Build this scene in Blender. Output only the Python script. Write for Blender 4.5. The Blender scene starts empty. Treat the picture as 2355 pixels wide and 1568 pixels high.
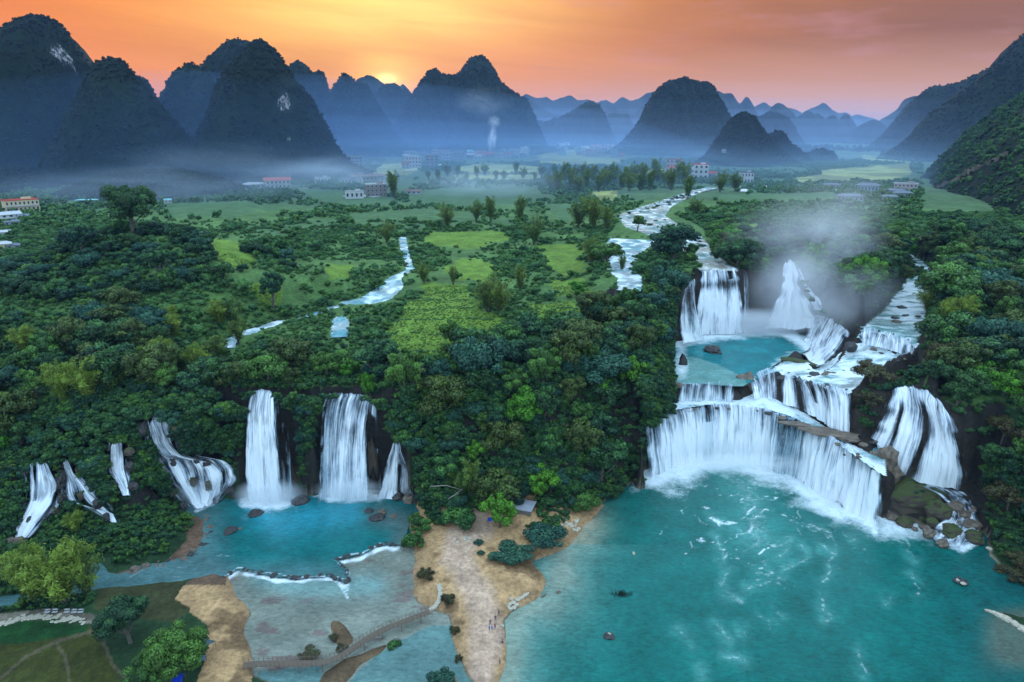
import bpy, bmesh, math, random
import numpy as np
from mathutils import Vector, Matrix

S = bpy.context.scene
COL = S.collection
R = math.radians

# ------------------------------------------------------------------ camera
CAM_Z = 120.0
PITCH = R(17.3)
cam_d = bpy.data.cameras.new("camera")
cam_d.sensor_width = 36.0
cam_d.lens = 24.0
cam_d.clip_start = 1.0
cam_d.clip_end = 60000.0
cam = bpy.data.objects.new("camera", cam_d)
COL.objects.link(cam)
cam.location = (0, 0, CAM_Z)
cam.rotation_euler = (math.pi / 2 - PITCH, 0, 0)
S.camera = cam

# ------------------------------------------------------------------ world, sun, exposure
SUN_AZ = math.atan((908 - 1177) / 1569.3)      # azimuth of the setting sun, left of straight ahead
SUN_EL = R(4.0)
world = bpy.data.worlds.new("World")
S.world = world
world.use_nodes = True


def world_nodes():
    nt = world.node_tree
    nt.nodes.clear()
    N = lambda t: nt.nodes.new(t)
    L = nt.links.new
    out = N('ShaderNodeOutputWorld')
    bg = N('ShaderNodeBackground')
    L(bg.outputs[0], out.inputs[0])
    tc = N('ShaderNodeTexCoord')
    sep = N('ShaderNodeSeparateXYZ')
    L(tc.outputs['Generated'], sep.inputs[0])

    def m(op, a, b=None, c=None):
        n = N('ShaderNodeMath')
        n.operation = op
        for i, v in enumerate((a, b, c)):
            if v is None:
                continue
            if isinstance(v, (int, float)):
                n.inputs[i].default_value = v
            else:
                L(v, n.inputs[i])
        return n.outputs[0]
    x, y, z = sep.outputs
    az = m('ARCTAN2', x, y)                      # 0 straight ahead, + right
    azn = m('DIVIDE', m('ADD', az, R(60)), R(120))
    ramp = N('ShaderNodeValToRGB')               # sunset band along the horizon
    cr = ramp.color_ramp
    cr.interpolation = 'B_SPLINE'
    for p, c in ((0.0, (.62, .17, .05)), (.2, (1.1, .26, .015)), (.36, (1.15, .38, .045)), (.47, (1.08, .37, .08)),
                 (.60, (.64, .23, .06)), (.72, (.37, .155, .07)), (.9, (.28, .13, .08))):
        e = cr.elements.new(p)
        e.color = (*c, 1)
    cr.elements.remove(cr.elements[0])
    cr.elements.remove(cr.elements[-1])
    L(azn, ramp.inputs[0])
    # streaky thin cloud, lit from below
    comb = N('ShaderNodeCombineXYZ')
    L(m('MULTIPLY', az, 2.2), comb.inputs[0])
    L(m('ADD', m('MULTIPLY', z, 22.0), m('MULTIPLY', az, 2.0)), comb.inputs[1])
    nz = N('ShaderNodeTexNoise')
    nz.inputs['Scale'].default_value = 1.3
    nz.inputs['Detail'].default_value = 7
    nz.inputs['Roughness'].default_value = .58
    nz.inputs['Distortion'].default_value = .5
    L(comb.outputs[0], nz.inputs['Vector'])
    mr = N('ShaderNodeMapRange')
    mr.inputs[1].default_value = .36
    mr.inputs[2].default_value = .72
    L(nz.outputs[0], mr.inputs[0])
    # yellow glow around and above the sun
    sx, sy, sz = math.sin(SUN_AZ), math.cos(SUN_AZ), 0.0
    da = m('SUBTRACT', az, SUN_AZ)
    g1 = m('EXPONENT', m('MULTIPLY', -1.0, m('ADD', m('POWER', m('ABSOLUTE', m('DIVIDE', da, .21)), 2.0), m('POWER', m('DIVIDE', m('SUBTRACT', z, .152), .05), 2.0))))
    g2 = m('EXPONENT', m('MULTIPLY', -1.0, m('ADD', m('POWER', m('ABSOLUTE', m('DIVIDE', da, .045)), 2.0), m('POWER', m('DIVIDE', m('SUBTRACT', z, .060), .030), 2.0))))
    g3 = m('EXPONENT', m('MULTIPLY', -1.0, m('ADD', m('POWER', m('ABSOLUTE', m('DIVIDE', da, .014)), 2.0), m('POWER', m('DIVIDE', m('SUBTRACT', z, .064), .007), 2.0))))

    def vm(op, a, b=None, s=None):
        n = N('ShaderNodeVectorMath')
        n.operation = op
        for i, v in enumerate((a, b)):
            if v is None:
                continue
            if isinstance(v, tuple):
                n.inputs[i].default_value = v
            else:
                L(v, n.inputs[i])
        if s is not None:
            if isinstance(s, (int, float)):
                n.inputs['Scale'].default_value = s
            else:
                L(s, n.inputs['Scale'])
        return n.outputs[0]
    streak = m('ADD', m('MULTIPLY', mr.outputs[0], .42), .68)
    band = vm('SCALE', ramp.outputs[0], s=m('ADD', .31, m('MULTIPLY', streak, .22)))
    band = vm('ADD', band, vm('SCALE', (.45, .50, .16), s=m('MULTIPLY', g1, m('MULTIPLY', streak, .60))))
    band = vm('ADD', band, vm('SCALE', (.7, .40, .08), s=m('MULTIPLY', g2, m('MULTIPLY', streak, .62))))
    band = vm('ADD', band, vm('SCALE', (.5, .36, .16), s=g3))
    # pinker and softer close to the horizon on the right
    hor = N('ShaderNodeMapRange')
    hor.inputs[1].default_value = .11
    hor.inputs[2].default_value = .01
    L(z, hor.inputs[0])
    rgt = N('ShaderNodeMapRange')
    rgt.inputs[1].default_value = -.25
    rgt.inputs[2].default_value = .35
    L(az, rgt.inputs[0])
    mx = N('ShaderNodeMix')
    mx.data_type = 'RGBA'
    L(m('MULTIPLY', m('MULTIPLY', hor.outputs[0], rgt.outputs[0]), .85), mx.inputs[0])
    L(band, mx.inputs[6])
    mx.inputs[7].default_value = (.50, .27, .16, 1)
    # a few mauve cloud wisps on the right
    w = N('ShaderNodeTexNoise')
    w.inputs['Scale'].default_value = 4.0
    w.inputs['Detail'].default_value = 5
    comb2 = N('ShaderNodeCombineXYZ')
    L(m('MULTIPLY', az, 2.0), comb2.inputs[0])
    L(m('MULTIPLY', z, 9.0), comb2.inputs[1])
    L(comb2.outputs[0], w.inputs['Vector'])
    ww = N('ShaderNodeMapRange')
    ww.inputs[1].default_value = .54
    ww.inputs[2].default_value = .74
    L(w.outputs[0], ww.inputs[0])
    mx2 = N('ShaderNodeMix')
    mx2.data_type = 'RGBA'
    L(m('MULTIPLY', m('MULTIPLY', ww.outputs[0], rgt.outputs[0]), .42), mx2.inputs[0])
    L(mx.outputs[2], mx2.inputs[6])
    mx2.inputs[7].default_value = (.36, .17, .19, 1)
    # the blue dome of a clear dusk sky above the sunset band
    sky = N('ShaderNodeTexSky')
    sky.sky_type = 'NISHITA'
    sky.sun_disc = False
    sky.sun_elevation = SUN_EL
    sky.sun_rotation = SUN_AZ
    sky.air_density = 1.0
    sky.dust_density = 0.6
    sky.ozone_density = 3.0
    dome = vm('ADD', vm('SCALE', sky.outputs[0], s=0.12), (.58, .84, 1.10))
    up = N('ShaderNodeMapRange')
    up.interpolation_type = 'SMOOTHSTEP'
    up.inputs[1].default_value = .18
    up.inputs[2].default_value = .42
    L(z, up.inputs[0])
    # behind the viewer the horizon is the cool side of the sky
    back = N('ShaderNodeMapRange')
    back.interpolation_type = 'SMOOTHSTEP'
    back.inputs[1].default_value = .35
    back.inputs[2].default_value = -.35
    L(y, back.inputs[0])
    fac = m('MAXIMUM', up.outputs[0], m('MULTIPLY', back.outputs[0], .9))
    mx3 = N('ShaderNodeMix')
    mx3.data_type = 'RGBA'
    L(fac, mx3.inputs[0])
    L(mx2.outputs[2], mx3.inputs[6])
    L(dome, mx3.inputs[7])
    L(mx3.outputs[2], bg.inputs[0])
    bg.inputs[1].default_value = 1.0


world_nodes()
world.cycles.sampling_method = 'MANUAL'
world.cycles.sample_map_resolution = 1024
sun_d = bpy.data.lights.new("sun", 'SUN')
sun_d.energy = 0.6
sun_d.angle = R(4)
sun_d.color = (1.0, .80, .55)
sun = bpy.data.objects.new("sun", sun_d)
COL.objects.link(sun)
sd = Vector((math.sin(SUN_AZ) * math.cos(R(4)), math.cos(SUN_AZ) * math.cos(R(4)), math.sin(R(4))))
sun.rotation_euler = sd.to_track_quat('Z', 'Y').to_euler()
S.view_settings.view_transform = 'Standard'
S.view_settings.look = 'None'
S.view_settings.exposure = 0.95
S.view_settings.gamma = 1.0
S.view_settings.use_curve_mapping = False
S.cycles.max_bounces = 6
S.cycles.diffuse_bounces = 2
S.cycles.glossy_bounces = 2
S.cycles.transmission_bounces = 3
S.cycles.volume_bounces = 3
S.cycles.transparent_max_bounces = 10
S.cycles.use_denoising = True
S.cycles.caustics_reflective = False
S.cycles.caustics_refractive = False
S.cycles.volume_step_rate = 2.0
S.cycles.volume_max_steps = 96

# ------------------------------------------------------------------ maths helpers
F = 1569.3      # focal length in the units of the working frame (2354 x 1568)
CT, ST = math.cos(PITCH), math.sin(PITCH)


def ray(px, py):
    u = (px - 1177.0) / F
    v = (784.0 - py) / F
    return u, CT + v * ST, -ST + v * CT


def P(px, py, z=0.0):
    "where the sight line through (px, py) meets height z"
    rx, ry, rz = ray(px, py)
    t = (z - CAM_Z) / rz
    return np.array((rx * t, ry * t, z))


def Pd(px, py, dist):
    rx, ry, rz = ray(px, py)
    t = dist / ry
    return np.array((rx * t, dist, CAM_Z + rz * t))


def proj(x, y, z):
    dz = z - CAM_Z
    f = y * CT - dz * ST
    u = x / f
    v = (y * ST + dz * CT) / f
    return 1177.0 + u * F, 784.0 - v * F


def pip(px, py, poly):
    px = np.asarray(px, float)
    py = np.asarray(py, float)
    ins = np.zeros(px.shape, bool)
    n = len(poly)
    j = n - 1
    for i in range(n):
        xi, yi = poly[i][0], poly[i][1]
        xj, yj = poly[j][0], poly[j][1]
        if yi != yj:
            c = ((yi > py) != (yj > py)) & (px < (xj - xi) * (py - yi) / (yj - yi) + xi)
            ins ^= c
        j = i
    return ins


def dist_poly(px, py, pts):
    "distance to an open polyline, and parameter along it"
    px = np.asarray(px, float)
    py = np.asarray(py, float)
    best = np.full(px.shape, 1e9)
    for a, b in zip(pts[:-1], pts[1:]):
        ax, ay = a[0], a[1]
        dx, dy = b[0] - ax, b[1] - ay
        l2 = dx * dx + dy * dy + 1e-9
        t = np.clip(((px - ax) * dx + (py - ay) * dy) / l2, 0, 1)
        d = np.hypot(px - ax - t * dx, py - ay - t * dy)
        best = np.minimum(best, d)
    return best


def _hash(ix, iy, seed):
    n = (ix.astype(np.int64) * 374761393 + iy.astype(np.int64) * 668265263 + seed * 974634777) & 0x7fffffff
    n = (n ^ (n >> 13)) * 1274126177 & 0x7fffffff
    n = n ^ (n >> 16)
    return (n & 0xffff) / 65535.0


def vnoise(x, y, seed=0):
    x = np.asarray(x, float)
    y = np.asarray(y, float)
    ix, iy = np.floor(x), np.floor(y)
    fx, fy = x - ix, y - iy
    fx = fx * fx * (3 - 2 * fx)
    fy = fy * fy * (3 - 2 * fy)
    a = _hash(ix, iy, seed)
    b = _hash(ix + 1, iy, seed)
    c = _hash(ix, iy + 1, seed)
    d = _hash(ix + 1, iy + 1, seed)
    return (a * (1 - fx) + b * fx) * (1 - fy) + (c * (1 - fx) + d * fx) * fy


def fbm(x, y, seed=0, oct=4, rough=.5):
    s, a, f, t = 0, 1.0, 1.0, 0
    for o in range(oct):
        s = s + a * vnoise(np.asarray(x) * f + 17.3 * o, np.asarray(y) * f + 9.1 * o, seed + o)
        t += a
        a *= rough
        f *= 2.03
    return s / t * 2 - 1


def sm(a, b, x):
    t = np.clip((np.asarray(x, float) - a) / (b - a), 0, 1)
    return t * t * (3 - 2 * t)


def blur(Z, s):
    r = int(3 * s + 1)
    k = np.exp(-np.arange(-r, r + 1) ** 2 / (2 * s * s))
    k /= k.sum()
    for ax in (0, 1):
        Zp = np.pad(Z, [(r, r) if a == ax else (0, 0) for a in (0, 1)], mode='edge')
        out = np.zeros_like(Z)
        for i, w in enumerate(k):
            out += w * (Zp[i:i + Z.shape[0], :] if ax == 0 else Zp[:, i:i + Z.shape[1]])
        Z = out
    return Z


def resample(pts, n):
    p = np.array(pts, float)
    d = np.r_[0, np.cumsum(np.linalg.norm(np.diff(p, axis=0), axis=1))]
    t = np.linspace(0, d[-1], n)
    return np.stack([np.interp(t, d, p[:, k]) for k in range(p.shape[1])], 1)


def smooth_line(p, it=2):
    p = p.copy()
    for _ in range(it):
        p[1:-1] = .25 * p[:-2] + .5 * p[1:-1] + .25 * p[2:]
    return p


# ------------------------------------------------------------------ object helpers
def link(o, parent=None):
    COL.objects.link(o)
    if parent is not None:
        o.parent = parent
    return o


def tag(o, label=None, cat=None, group=None, kind=None):
    if label:
        o['label'] = label
    if cat:
        o['category'] = cat
    if group:
        o['group'] = group
    if kind:
        o['kind'] = kind
    return o


def empty(name, loc, rz=0.0, sc=None):
    o = bpy.data.objects.new(name, None)
    o.empty_display_size = .5
    link(o)
    o.location = loc
    o.rotation_euler = (0, 0, rz)
    if sc is not None:
        o.scale = (sc, sc, sc) if isinstance(sc, (int, float)) else sc
    return o


def mesh_np(name, V, Fc, mat=None, smooth=False, attrs=None, uv=None):
    "mesh from numpy verts and a (n,3) or (n,4) face array"
    me = bpy.data.meshes.new(name)
    V = np.asarray(V, np.float32)
    Fc = np.asarray(Fc, np.int32)
    k = Fc.shape[1]
    me.vertices.add(len(V))
    me.vertices.foreach_set('co', V.ravel())
    me.loops.add(Fc.size)
    me.loops.foreach_set('vertex_index', Fc.ravel())
    me.polygons.add(len(Fc))
    me.polygons.foreach_set('loop_start', np.arange(0, Fc.size, k, dtype=np.int32))
    me.polygons.foreach_set('use_smooth', np.full(len(Fc), smooth))
    me.update(calc_edges=True)
    for nm, (typ, data) in (attrs or {}).items():
        at = me.attributes.new(nm, typ, 'POINT')
        if typ == 'FLOAT':
            at.data.foreach_set('value', np.asarray(data, np.float32).ravel())
        elif typ == 'FLOAT_COLOR':
            d = np.asarray(data, np.float32)
            if d.shape[1] == 3:
                d = np.c_[d, np.ones(len(d), np.float32)]
            at.data.foreach_set('color', d.ravel())
    if uv is not None:
        ul = me.uv_layers.new(name='UVMap')
        ul.data.foreach_set('uv', np.asarray(uv, np.float32)[Fc.ravel()].ravel())
    if mat:
        me.materials.append(mat)
    return me


def grid_faces(nr, nc):
    i = np.arange(nr - 1)[:, None] * nc + np.arange(nc - 1)[None, :]
    return np.stack([i, i + 1, i + nc + 1, i + nc], -1).reshape(-1, 4)


class MB:
    "collects boxes, bars, prisms and quads, then makes ONE mesh"

    def __init__(s):
        s.v, s.f = [], []

    def add(s, vs, fs):
        b = len(s.v)
        s.v += [tuple(p) for p in vs]
        s.f += [tuple(b + i for i in f) for f in fs]
        return s

    def box(s, c, size, rz=0.0, taper=1.0):
        hx, hy, hz = size[0] / 2, size[1] / 2, size[2] / 2
        cr, sr = math.cos(rz), math.sin(rz)
        vs = []
        for z, k in ((-hz, 1.0), (hz, taper)):
            for x, y in ((-hx, -hy), (hx, -hy), (hx, hy), (-hx, hy)):
                vs.append((c[0] + (x * cr - y * sr) * k, c[1] + (x * sr + y * cr) * k, c[2] + z))
        return s.add(vs, [(3, 2, 1, 0), (4, 5, 6, 7), (0, 1, 5, 4), (1, 2, 6, 5), (2, 3, 7, 6), (3, 0, 4, 7)])

    def bar(s, a, b, r, r2=None, n=6):
        a, b = Vector(a), Vector(b)
        r2 = r if r2 is None else r2
        d = (b - a).normalized()
        u = d.orthogonal().normalized()
        w = d.cross(u)
        vs = []
        for p, q in ((a, r), (b, r2)):
            for i in range(n):
                t = 2 * math.pi * i / n
                vs.append(p + (u * math.cos(t) + w * math.sin(t)) * q)
        fs = [(i, (i + 1) % n, n + (i + 1) % n, n + i) for i in range(n)]
        fs += [tuple(range(n - 1, -1, -1)), tuple(range(n, 2 * n))]
        return s.add(vs, fs)

    def tube(s, pts, rs, n=6):
        for i in range(len(pts) - 1):
            s.bar(pts[i], pts[i + 1], rs[i], rs[i + 1], n)
        return s

    def mesh(s, name, mat=None, smooth=False):
        me = bpy.data.meshes.new(name)
        me.from_pydata([tuple(v) for v in s.v], [], s.f)
        if mat:
            me.materials.append(mat)
        if smooth:
            me.polygons.foreach_set('use_smooth', [True] * len(me.polygons))
        me.update()
        return me

    def obj(s, name, mat=None, parent=None, smooth=False):
        return link(bpy.data.objects.new(name, s.mesh(name, mat, smooth)), parent)


def obj(name, me, parent=None, loc=None, rz=None, sc=None):
    o = bpy.data.objects.new(name, me)
    link(o, parent)
    if loc is not None:
        o.location = loc
    if rz is not None:
        o.rotation_euler = (0, 0, rz)
    if sc is not None:
        o.scale = (sc, sc, sc) if isinstance(sc, (int, float)) else sc
    return o


# ------------------------------------------------------------------ materials
class NT:
    def __init__(s, name):
        s.m = bpy.data.materials.new(name)
        s.m.use_nodes = True
        s.t = s.m.node_tree
        s.t.nodes.clear()
        s.out = s.t.nodes.new('ShaderNodeOutputMaterial')

    def n(s, t, **kw):
        x = s.t.nodes.new(t)
        for k, v in kw.items():
            setattr(x, k, v)
        return x

    def l(s, a, b):
        s.t.links.new(a, b)

    def setin(s, node, key, v):
        if v is None:
            return
        if hasattr(v, 'is_output'):
            s.l(v, node.inputs[key])
        elif isinstance(v, tuple) and len(v) == 3 and node.inputs[key].type == 'RGBA':
            node.inputs[key].default_value = (*v, 1)
        else:
            node.inputs[key].default_value = v

    def math(s, op, a, b=None, clamp=False):
        x = s.n('ShaderNodeMath', operation=op, use_clamp=clamp)
        s.setin(x, 0, a)
        s.setin(x, 1, b)
        return x.outputs[0]

    def noise(s, scale, detail=4, rough=.55, vec=None, dist=0.0, col=False):
        x = s.n('ShaderNodeTexNoise')
        x.inputs['Scale'].default_value = scale
        x.inputs['Detail'].default_value = detail
        x.inputs['Roughness'].default_value = rough
        x.inputs['Distortion'].default_value = dist
        if vec is not None:
            s.l(vec, x.inputs['Vector'])
        return x.outputs[1 if col else 0]

    def rng(s, v, a, b, c=0.0, d=1.0, smooth=False):
        x = s.n('ShaderNodeMapRange')
        if smooth:
            x.interpolation_type = 'SMOOTHSTEP'
        s.setin(x, 0, v)
        for i, q in enumerate((a, b, c, d)):
            s.setin(x, i + 1, q)
        return x.outputs[0]

    def mix(s, f, a, b, blend='MIX'):
        x = s.n('ShaderNodeMix', data_type='RGBA', blend_type=blend)
        s.setin(x, 0, f)
        s.setin(x, 6, a)
        s.setin(x, 7, b)
        return x.outputs[2]

    def attr(s, name, out=2):
        x = s.n('ShaderNodeAttribute', attribute_name=name)
        return x.outputs[out]

    def pos(s):
        return s.n('ShaderNodeNewGeometry').outputs['Position']

    def objco(s):
        return s.n('ShaderNodeTexCoord').outputs['Object']

    def mapping(s, vec, scale=(1, 1, 1), rot=(0, 0, 0)):
        x = s.n('ShaderNodeMapping')
        x.inputs['Scale'].default_value = scale
        x.inputs['Rotation'].default_value = rot
        s.l(vec, x.inputs['Vector'])
        return x.outputs[0]

    def bump(s, h, strength=.5, dist=1.0, normal=None):
        x = s.n('ShaderNodeBump')
        s.setin(x, 'Strength', strength)
        s.setin(x, 'Distance', dist)
        s.l(h, x.inputs['Height'])
        if normal is not None:
            s.l(normal, x.inputs['Normal'])
        return x.outputs[0]

    def bsdf(s, col, rough=.7, normal=None, spec=.3, metal=0.0, **kw):
        x = s.n('ShaderNodeBsdfPrincipled')
        s.setin(x, 'Base Color', col)
        s.setin(x, 'Roughness', rough)
        s.setin(x, 'Specular IOR Level', spec)
        s.setin(x, 'Metallic', metal)
        for k, v in kw.items():
            s.setin(x, k, v)
        if normal is not None:
            s.l(normal, x.inputs['Normal'])
        return x.outputs[0]

    def done(s, sh=None, vol=None):
        if sh is not None:
            s.l(sh, s.out.inputs[0])
        if vol is not None:
            s.l(vol, s.out.inputs[1])
        return s.m


def plain(name, col, rough=.75, scale=1.5, var=.25, bump=.2, spec=.3):
    "weathered one-colour surface: broad and fine tonal variation, light relief"
    t = NT(name)
    p = t.objco()
    a = t.noise(scale, 5, .6, p)
    b = t.noise(scale * 9, 3, .6, p)
    f = t.rng(t.math('ADD', t.math('MULTIPLY', a, .7), t.math('MULTIPLY', b, .3)), .3, .7, 1 - var, 1 + var * .6)
    c = t.n('ShaderNodeVectorMath', operation='SCALE')
    c.inputs[0].default_value = col
    t.l(f, c.inputs['Scale'])
    return t.done(t.bsdf(c.outputs[0], rough, t.bump(b, bump, .05), spec))

# ------------------------------------------------------------------ terrain raster (1 m cells)
GX0, GX1, GY0, GY1 = -520, 520, 90, 760
GW, GH = GX1 - GX0 + 1, GY1 - GY0 + 1
gx, gy = np.meshgrid(np.arange(GX0, GX1 + 1, dtype=float), np.arange(GY0, GY1 + 1, dtype=float))


def base_height(x, y):
    z = 36 + 9 * sm(200, 300, y) + 3 * sm(300, 700, y)
    z = z + 7 * sm(60, 170, x) * (1 - sm(600, 1100, y))
    z = z + 1.2 * fbm(x / 60, y / 60, 3) * (1 - sm(700, 900, y))
    return z


Z = base_height(gx, gy)


def tri_fill(Z, a, b, c, mode='set'):
    x0 = max(int(math.floor(min(a[0], b[0], c[0]) - GX0)), 0)
    x1 = min(int(math.ceil(max(a[0], b[0], c[0]) - GX0)) + 1, GW)
    y0 = max(int(math.floor(min(a[1], b[1], c[1]) - GY0)), 0)
    y1 = min(int(math.ceil(max(a[1], b[1], c[1]) - GY0)) + 1, GH)
    if x1 <= x0 or y1 <= y0:
        return
    X, Y = gx[y0:y1, x0:x1], gy[y0:y1, x0:x1]
    d = (b[1] - c[1]) * (a[0] - c[0]) + (c[0] - b[0]) * (a[1] - c[1])
    if abs(d) < 1e-6:
        return
    w0 = ((b[1] - c[1]) * (X - c[0]) + (c[0] - b[0]) * (Y - c[1])) / d
    w1 = ((c[1] - a[1]) * (X - c[0]) + (a[0] - c[0]) * (Y - c[1])) / d
    w2 = 1 - w0 - w1
    e = -0.02
    m = (w0 >= e) & (w1 >= e) & (w2 >= e)
    z = w0 * a[2] + w1 * b[2] + w2 * c[2]
    V = Z[y0:y1, x0:x1]
    if mode == 'set':
        V[m] = z[m]
    elif mode == 'max':
        V[m] = np.maximum(V, z)[m]
    else:
        V[m] = np.minimum(V, z)[m]


def paint_poly(pts, mode='set', z=None):
    "polygon of (px, py, z) filled with plane-interpolated heights"
    from mathutils.geometry import tessellate_polygon
    w = [P(p[0], p[1], p[2] if len(p) > 2 else z) for p in pts]
    for t in tessellate_polygon([[Vector((q[0], q[1], 0)) for q in w]]):
        tri_fill(Z, w[t[0]], w[t[1]], w[t[2]], mode)


def paint_strip(A, B, mode='set', n=60):
    a = resample([P(*p) for p in A], n)
    b = resample([P(*p) for p in B], n)
    for i in range(n - 1):
        tri_fill(Z, a[i], a[i + 1], b[i], mode)
        tri_fill(Z, a[i + 1], b[i + 1], b[i], mode)


# lines of the gorge, each point (frame x, frame y, height)
FOOT = [(-260, 1300, 3), (-80, 1240, 3), (45, 1238, 3), (110, 1195, 5), (200, 1170, 8), (290, 1145, 12), (345, 1110, 12),
        (400, 1140, 5), (450, 1168, 1), (520, 1130, .5), (620, 1130, .5), (700, 1128, .5), (860, 1132, .5), (940, 1145, .8),
        (970, 1175, 1), (1010, 1195, 1.5), (1080, 1180, 2), (1200, 1160, 2.5), (1300, 1170, 2), (1380, 1150, 1), (1440, 1115, .5),
        (1487, 1078, 0)]
CREST = [(-260, 1080, 20), (-80, 1070, 20), (60, 1063, 21), (150, 1053, 21.5), (250, 1002, 28), (300, 985, 29), (340, 960, 31.5), (400, 950, 33),
         (480, 940, 34), (560, 912, 36), (640, 910, 36), (700, 915, 36), (740, 912, 35), (845, 915, 35), (880, 930, 34), (930, 905, 36),
         (1000, 880, 38), (1080, 855, 40), (1180, 840, 41), (1300, 830, 42), (1380, 810, 43), (1440, 800, 43), (1500, 830, 40)]
C1 = [(1480, 980, 18), (1550, 947, 19), (1620, 937, 19.5), (1700, 937, 20), (1760, 946, 20), (1830, 967, 19.5), (1900, 1002, 19),
      (1960, 1040, 18), (2032, 1088, 16.5)]
B1 = [(1490, 1082, 0), (1560, 1058, 0), (1630, 1042, 0), (1700, 1042, 0), (1760, 1056, 0), (1830, 1090, 0), (1900, 1125, 0),
      (1960, 1158, 0), (2030, 1172, 0)]
C2 = [(1745, 868, 25), (1790, 853, 27.5), (1850, 878, 30), (1905, 893, 31.5), (1960, 905, 32)]
B2 = [(1738, 905, 20), (1800, 930, 20), (1860, 946, 20), (1910, 970, 19.8), (1962, 982, 19.5)]
UC = [(1562, 640, 52), (1600, 628, 53.5), (1650, 623, 54), (1700, 626, 54), (1720, 632, 53)]
UB = [(1560, 782, 26), (1600, 770, 26), (1650, 764, 26), (1700, 764, 26), (1730, 758, 26)]

# plateau behind the crest line
paint_strip([(-260, 1080, 20), (-80, 1070, 20), (60, 1063, 21), (150, 1053, 21.5), (250, 1002, 28), (340, 960, 31.5), (480, 940, 34)],
            [(-260, 900, 36), (-80, 900, 37), (60, 895, 37.5), (150, 890, 37.5), (250, 880, 37.5), (340, 875, 37.5), (480, 870, 38)])
# pool basin (all the low land), then the apron and the cliffs
basin = [(-700, 1300, -2.5)] + [(a, b, -2.5) for a, b, c in FOOT] + [(1487, 1078, -2.5)] + [(a, b, -2.5) for a, b, c in B1] + \
        [(2040, 1175, -2.5), (2200, 1195, -2.5), (2300, 1260, -2.5), (2420, 1340, -2.5), (2700, 1400, -2.5), (2900, 2000, -2.5), (-900, 2000, -2.5)]
paint_poly(basin)
paint_strip(CREST[:-1] + [(1487, 900, 36)], FOOT, n=200)
# right flank of the wooded spur down to the upper falls
paint_strip([(1487, 900, 36), (1470, 820, 42), (1470, 740, 46), (1500, 690, 50), (1540, 655, 53), (1562, 640, 52)],
            [(1487, 1010, 14), (1545, 955, 19), (1556, 900, 22), (1560, 850, 26), (1557, 800, 26), (1560, 782, 26)], n=100)
# terraces
paint_poly([(a, b, c) for a, b, c in C1] + [(2030, 1030, 18), (1990, 1000, 18.5), (1962, 982, 19), (1910, 970, 19), (1860, 946, 19), (1800, 930, 19),
            (1738, 905, 19), (1700, 900, 19), (1560, 905, 19), (1545, 955, 18.6)])
paint_poly([(1545, 888, 25), (1600, 884, 25), (1700, 890, 25), (1745, 868, 25), (1790, 838, 25), (1850, 805, 25), (1870, 770, 25), (1860, 750, 25),
            (1780, 745, 25), (1735, 758, 25), (1650, 760, 25), (1555, 780, 25)])
paint_strip([(1550, 884, 24.5), (1600, 882, 24.5), (1660, 884, 24.5), (1705, 893, 24.5)], [(1550, 905, 19), (1600, 903, 19), (1660, 907, 19), (1710, 915, 19)])
paint_poly([(1545, 888, 24), (1700, 890, 24), (1745, 868, 24.5), (1790, 850, 26), (1850, 872, 27), (1900, 865, 28.5), (1935, 800, 30), (1925, 765, 31), (1862, 753, 26), (1740, 758, 24), (1555, 780, 24)], 'min')
# dome of the middle tier and the terrace feeding it
paint_strip(C2, B2)
paint_poly([(a, b, c) for a, b, c in C2] + [(2010, 880, 32.5), (2080, 850, 33), (2115, 828, 33.5), (2110, 818, 33.5), (1975, 790, 33.5), (1930, 800, 31.5),
           (1880, 830, 29), (1810, 838, 27)])
paint_strip([(1846, 726, 31), (1880, 719, 33.5), (1915, 735, 34.5), (1962, 775, 34.5)], [(1835, 780, 25.5), (1860, 800, 26), (1880, 828, 28), (1930, 805, 31)])
paint_poly([(1975, 757, 37.5), (2030, 765, 37.5), (2110, 793, 37.5), (2130, 770, 38), (2150, 700, 38.5), (2175, 640, 39.5), (2120, 600, 41),
            (2080, 575, 42.5), (2050, 590, 42), (2090, 625, 40.5), (2060, 670, 39), (2020, 720, 38)])
paint_strip([(1970, 757, 37.5), (2030, 765, 37.5), (2112, 793, 37.5)], [(1972, 789, 33.5), (2030, 797, 33.5), (2112, 822, 33.5)])
# upper falls wall
paint_strip(UC + [(1760, 618, 54), (1800, 612, 54), (1830, 640, 50), (1850, 690, 42)], UB + [(1790, 752, 26), (1830, 755, 26), (1850, 755, 26), (1860, 752, 28)], n=100)
# block between the dome and the far right fall, far right fall, right bank
paint_poly([(1962, 905, 33), (2030, 905, 35), (2100, 897, 35.5), (2180, 880, 37), (2400, 900, 40), (2400, 780, 44), (2150, 780, 41), (2110, 800, 39), (2115, 825, 37),
            (2080, 850, 35), (2010, 880, 34)])
paint_strip([(1962, 905, 33), (1995, 905, 34), (2030, 906, 35)], [(1962, 985, 19), (1990, 1003, 19), (2008, 1010, 19)])
RC = [(2030, 906, 35), (2060, 899, 35.5), (2095, 896, 36), (2150, 925, 35), (2190, 965, 31), (2235, 1030, 25), (2262, 1060, 22)]
RB = [(2005, 1010, 19), (2050, 1050, 14), (2085, 1090, 10), (2120, 1115, 8), (2165, 1125, 7), (2215, 1120, 7), (2262, 1115, 8)]
paint_strip(RC, RB, n=80)
paint_strip([(2262, 1060, 24), (2300, 1060, 25), (2400, 1060, 27), (2800, 1080, 30)], [(2262, 1115, 8), (2300, 1160, 8), (2400, 1220, 9), (2800, 1300, 10)])
paint_poly([(2150, 925, 35), (2190, 965, 31), (2235, 1030, 25), (2262, 1060, 24), (2400, 1060, 27), (2800, 1080, 30), (2800, 880, 44), (2400, 890, 40), (2180, 880, 37)])
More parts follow.
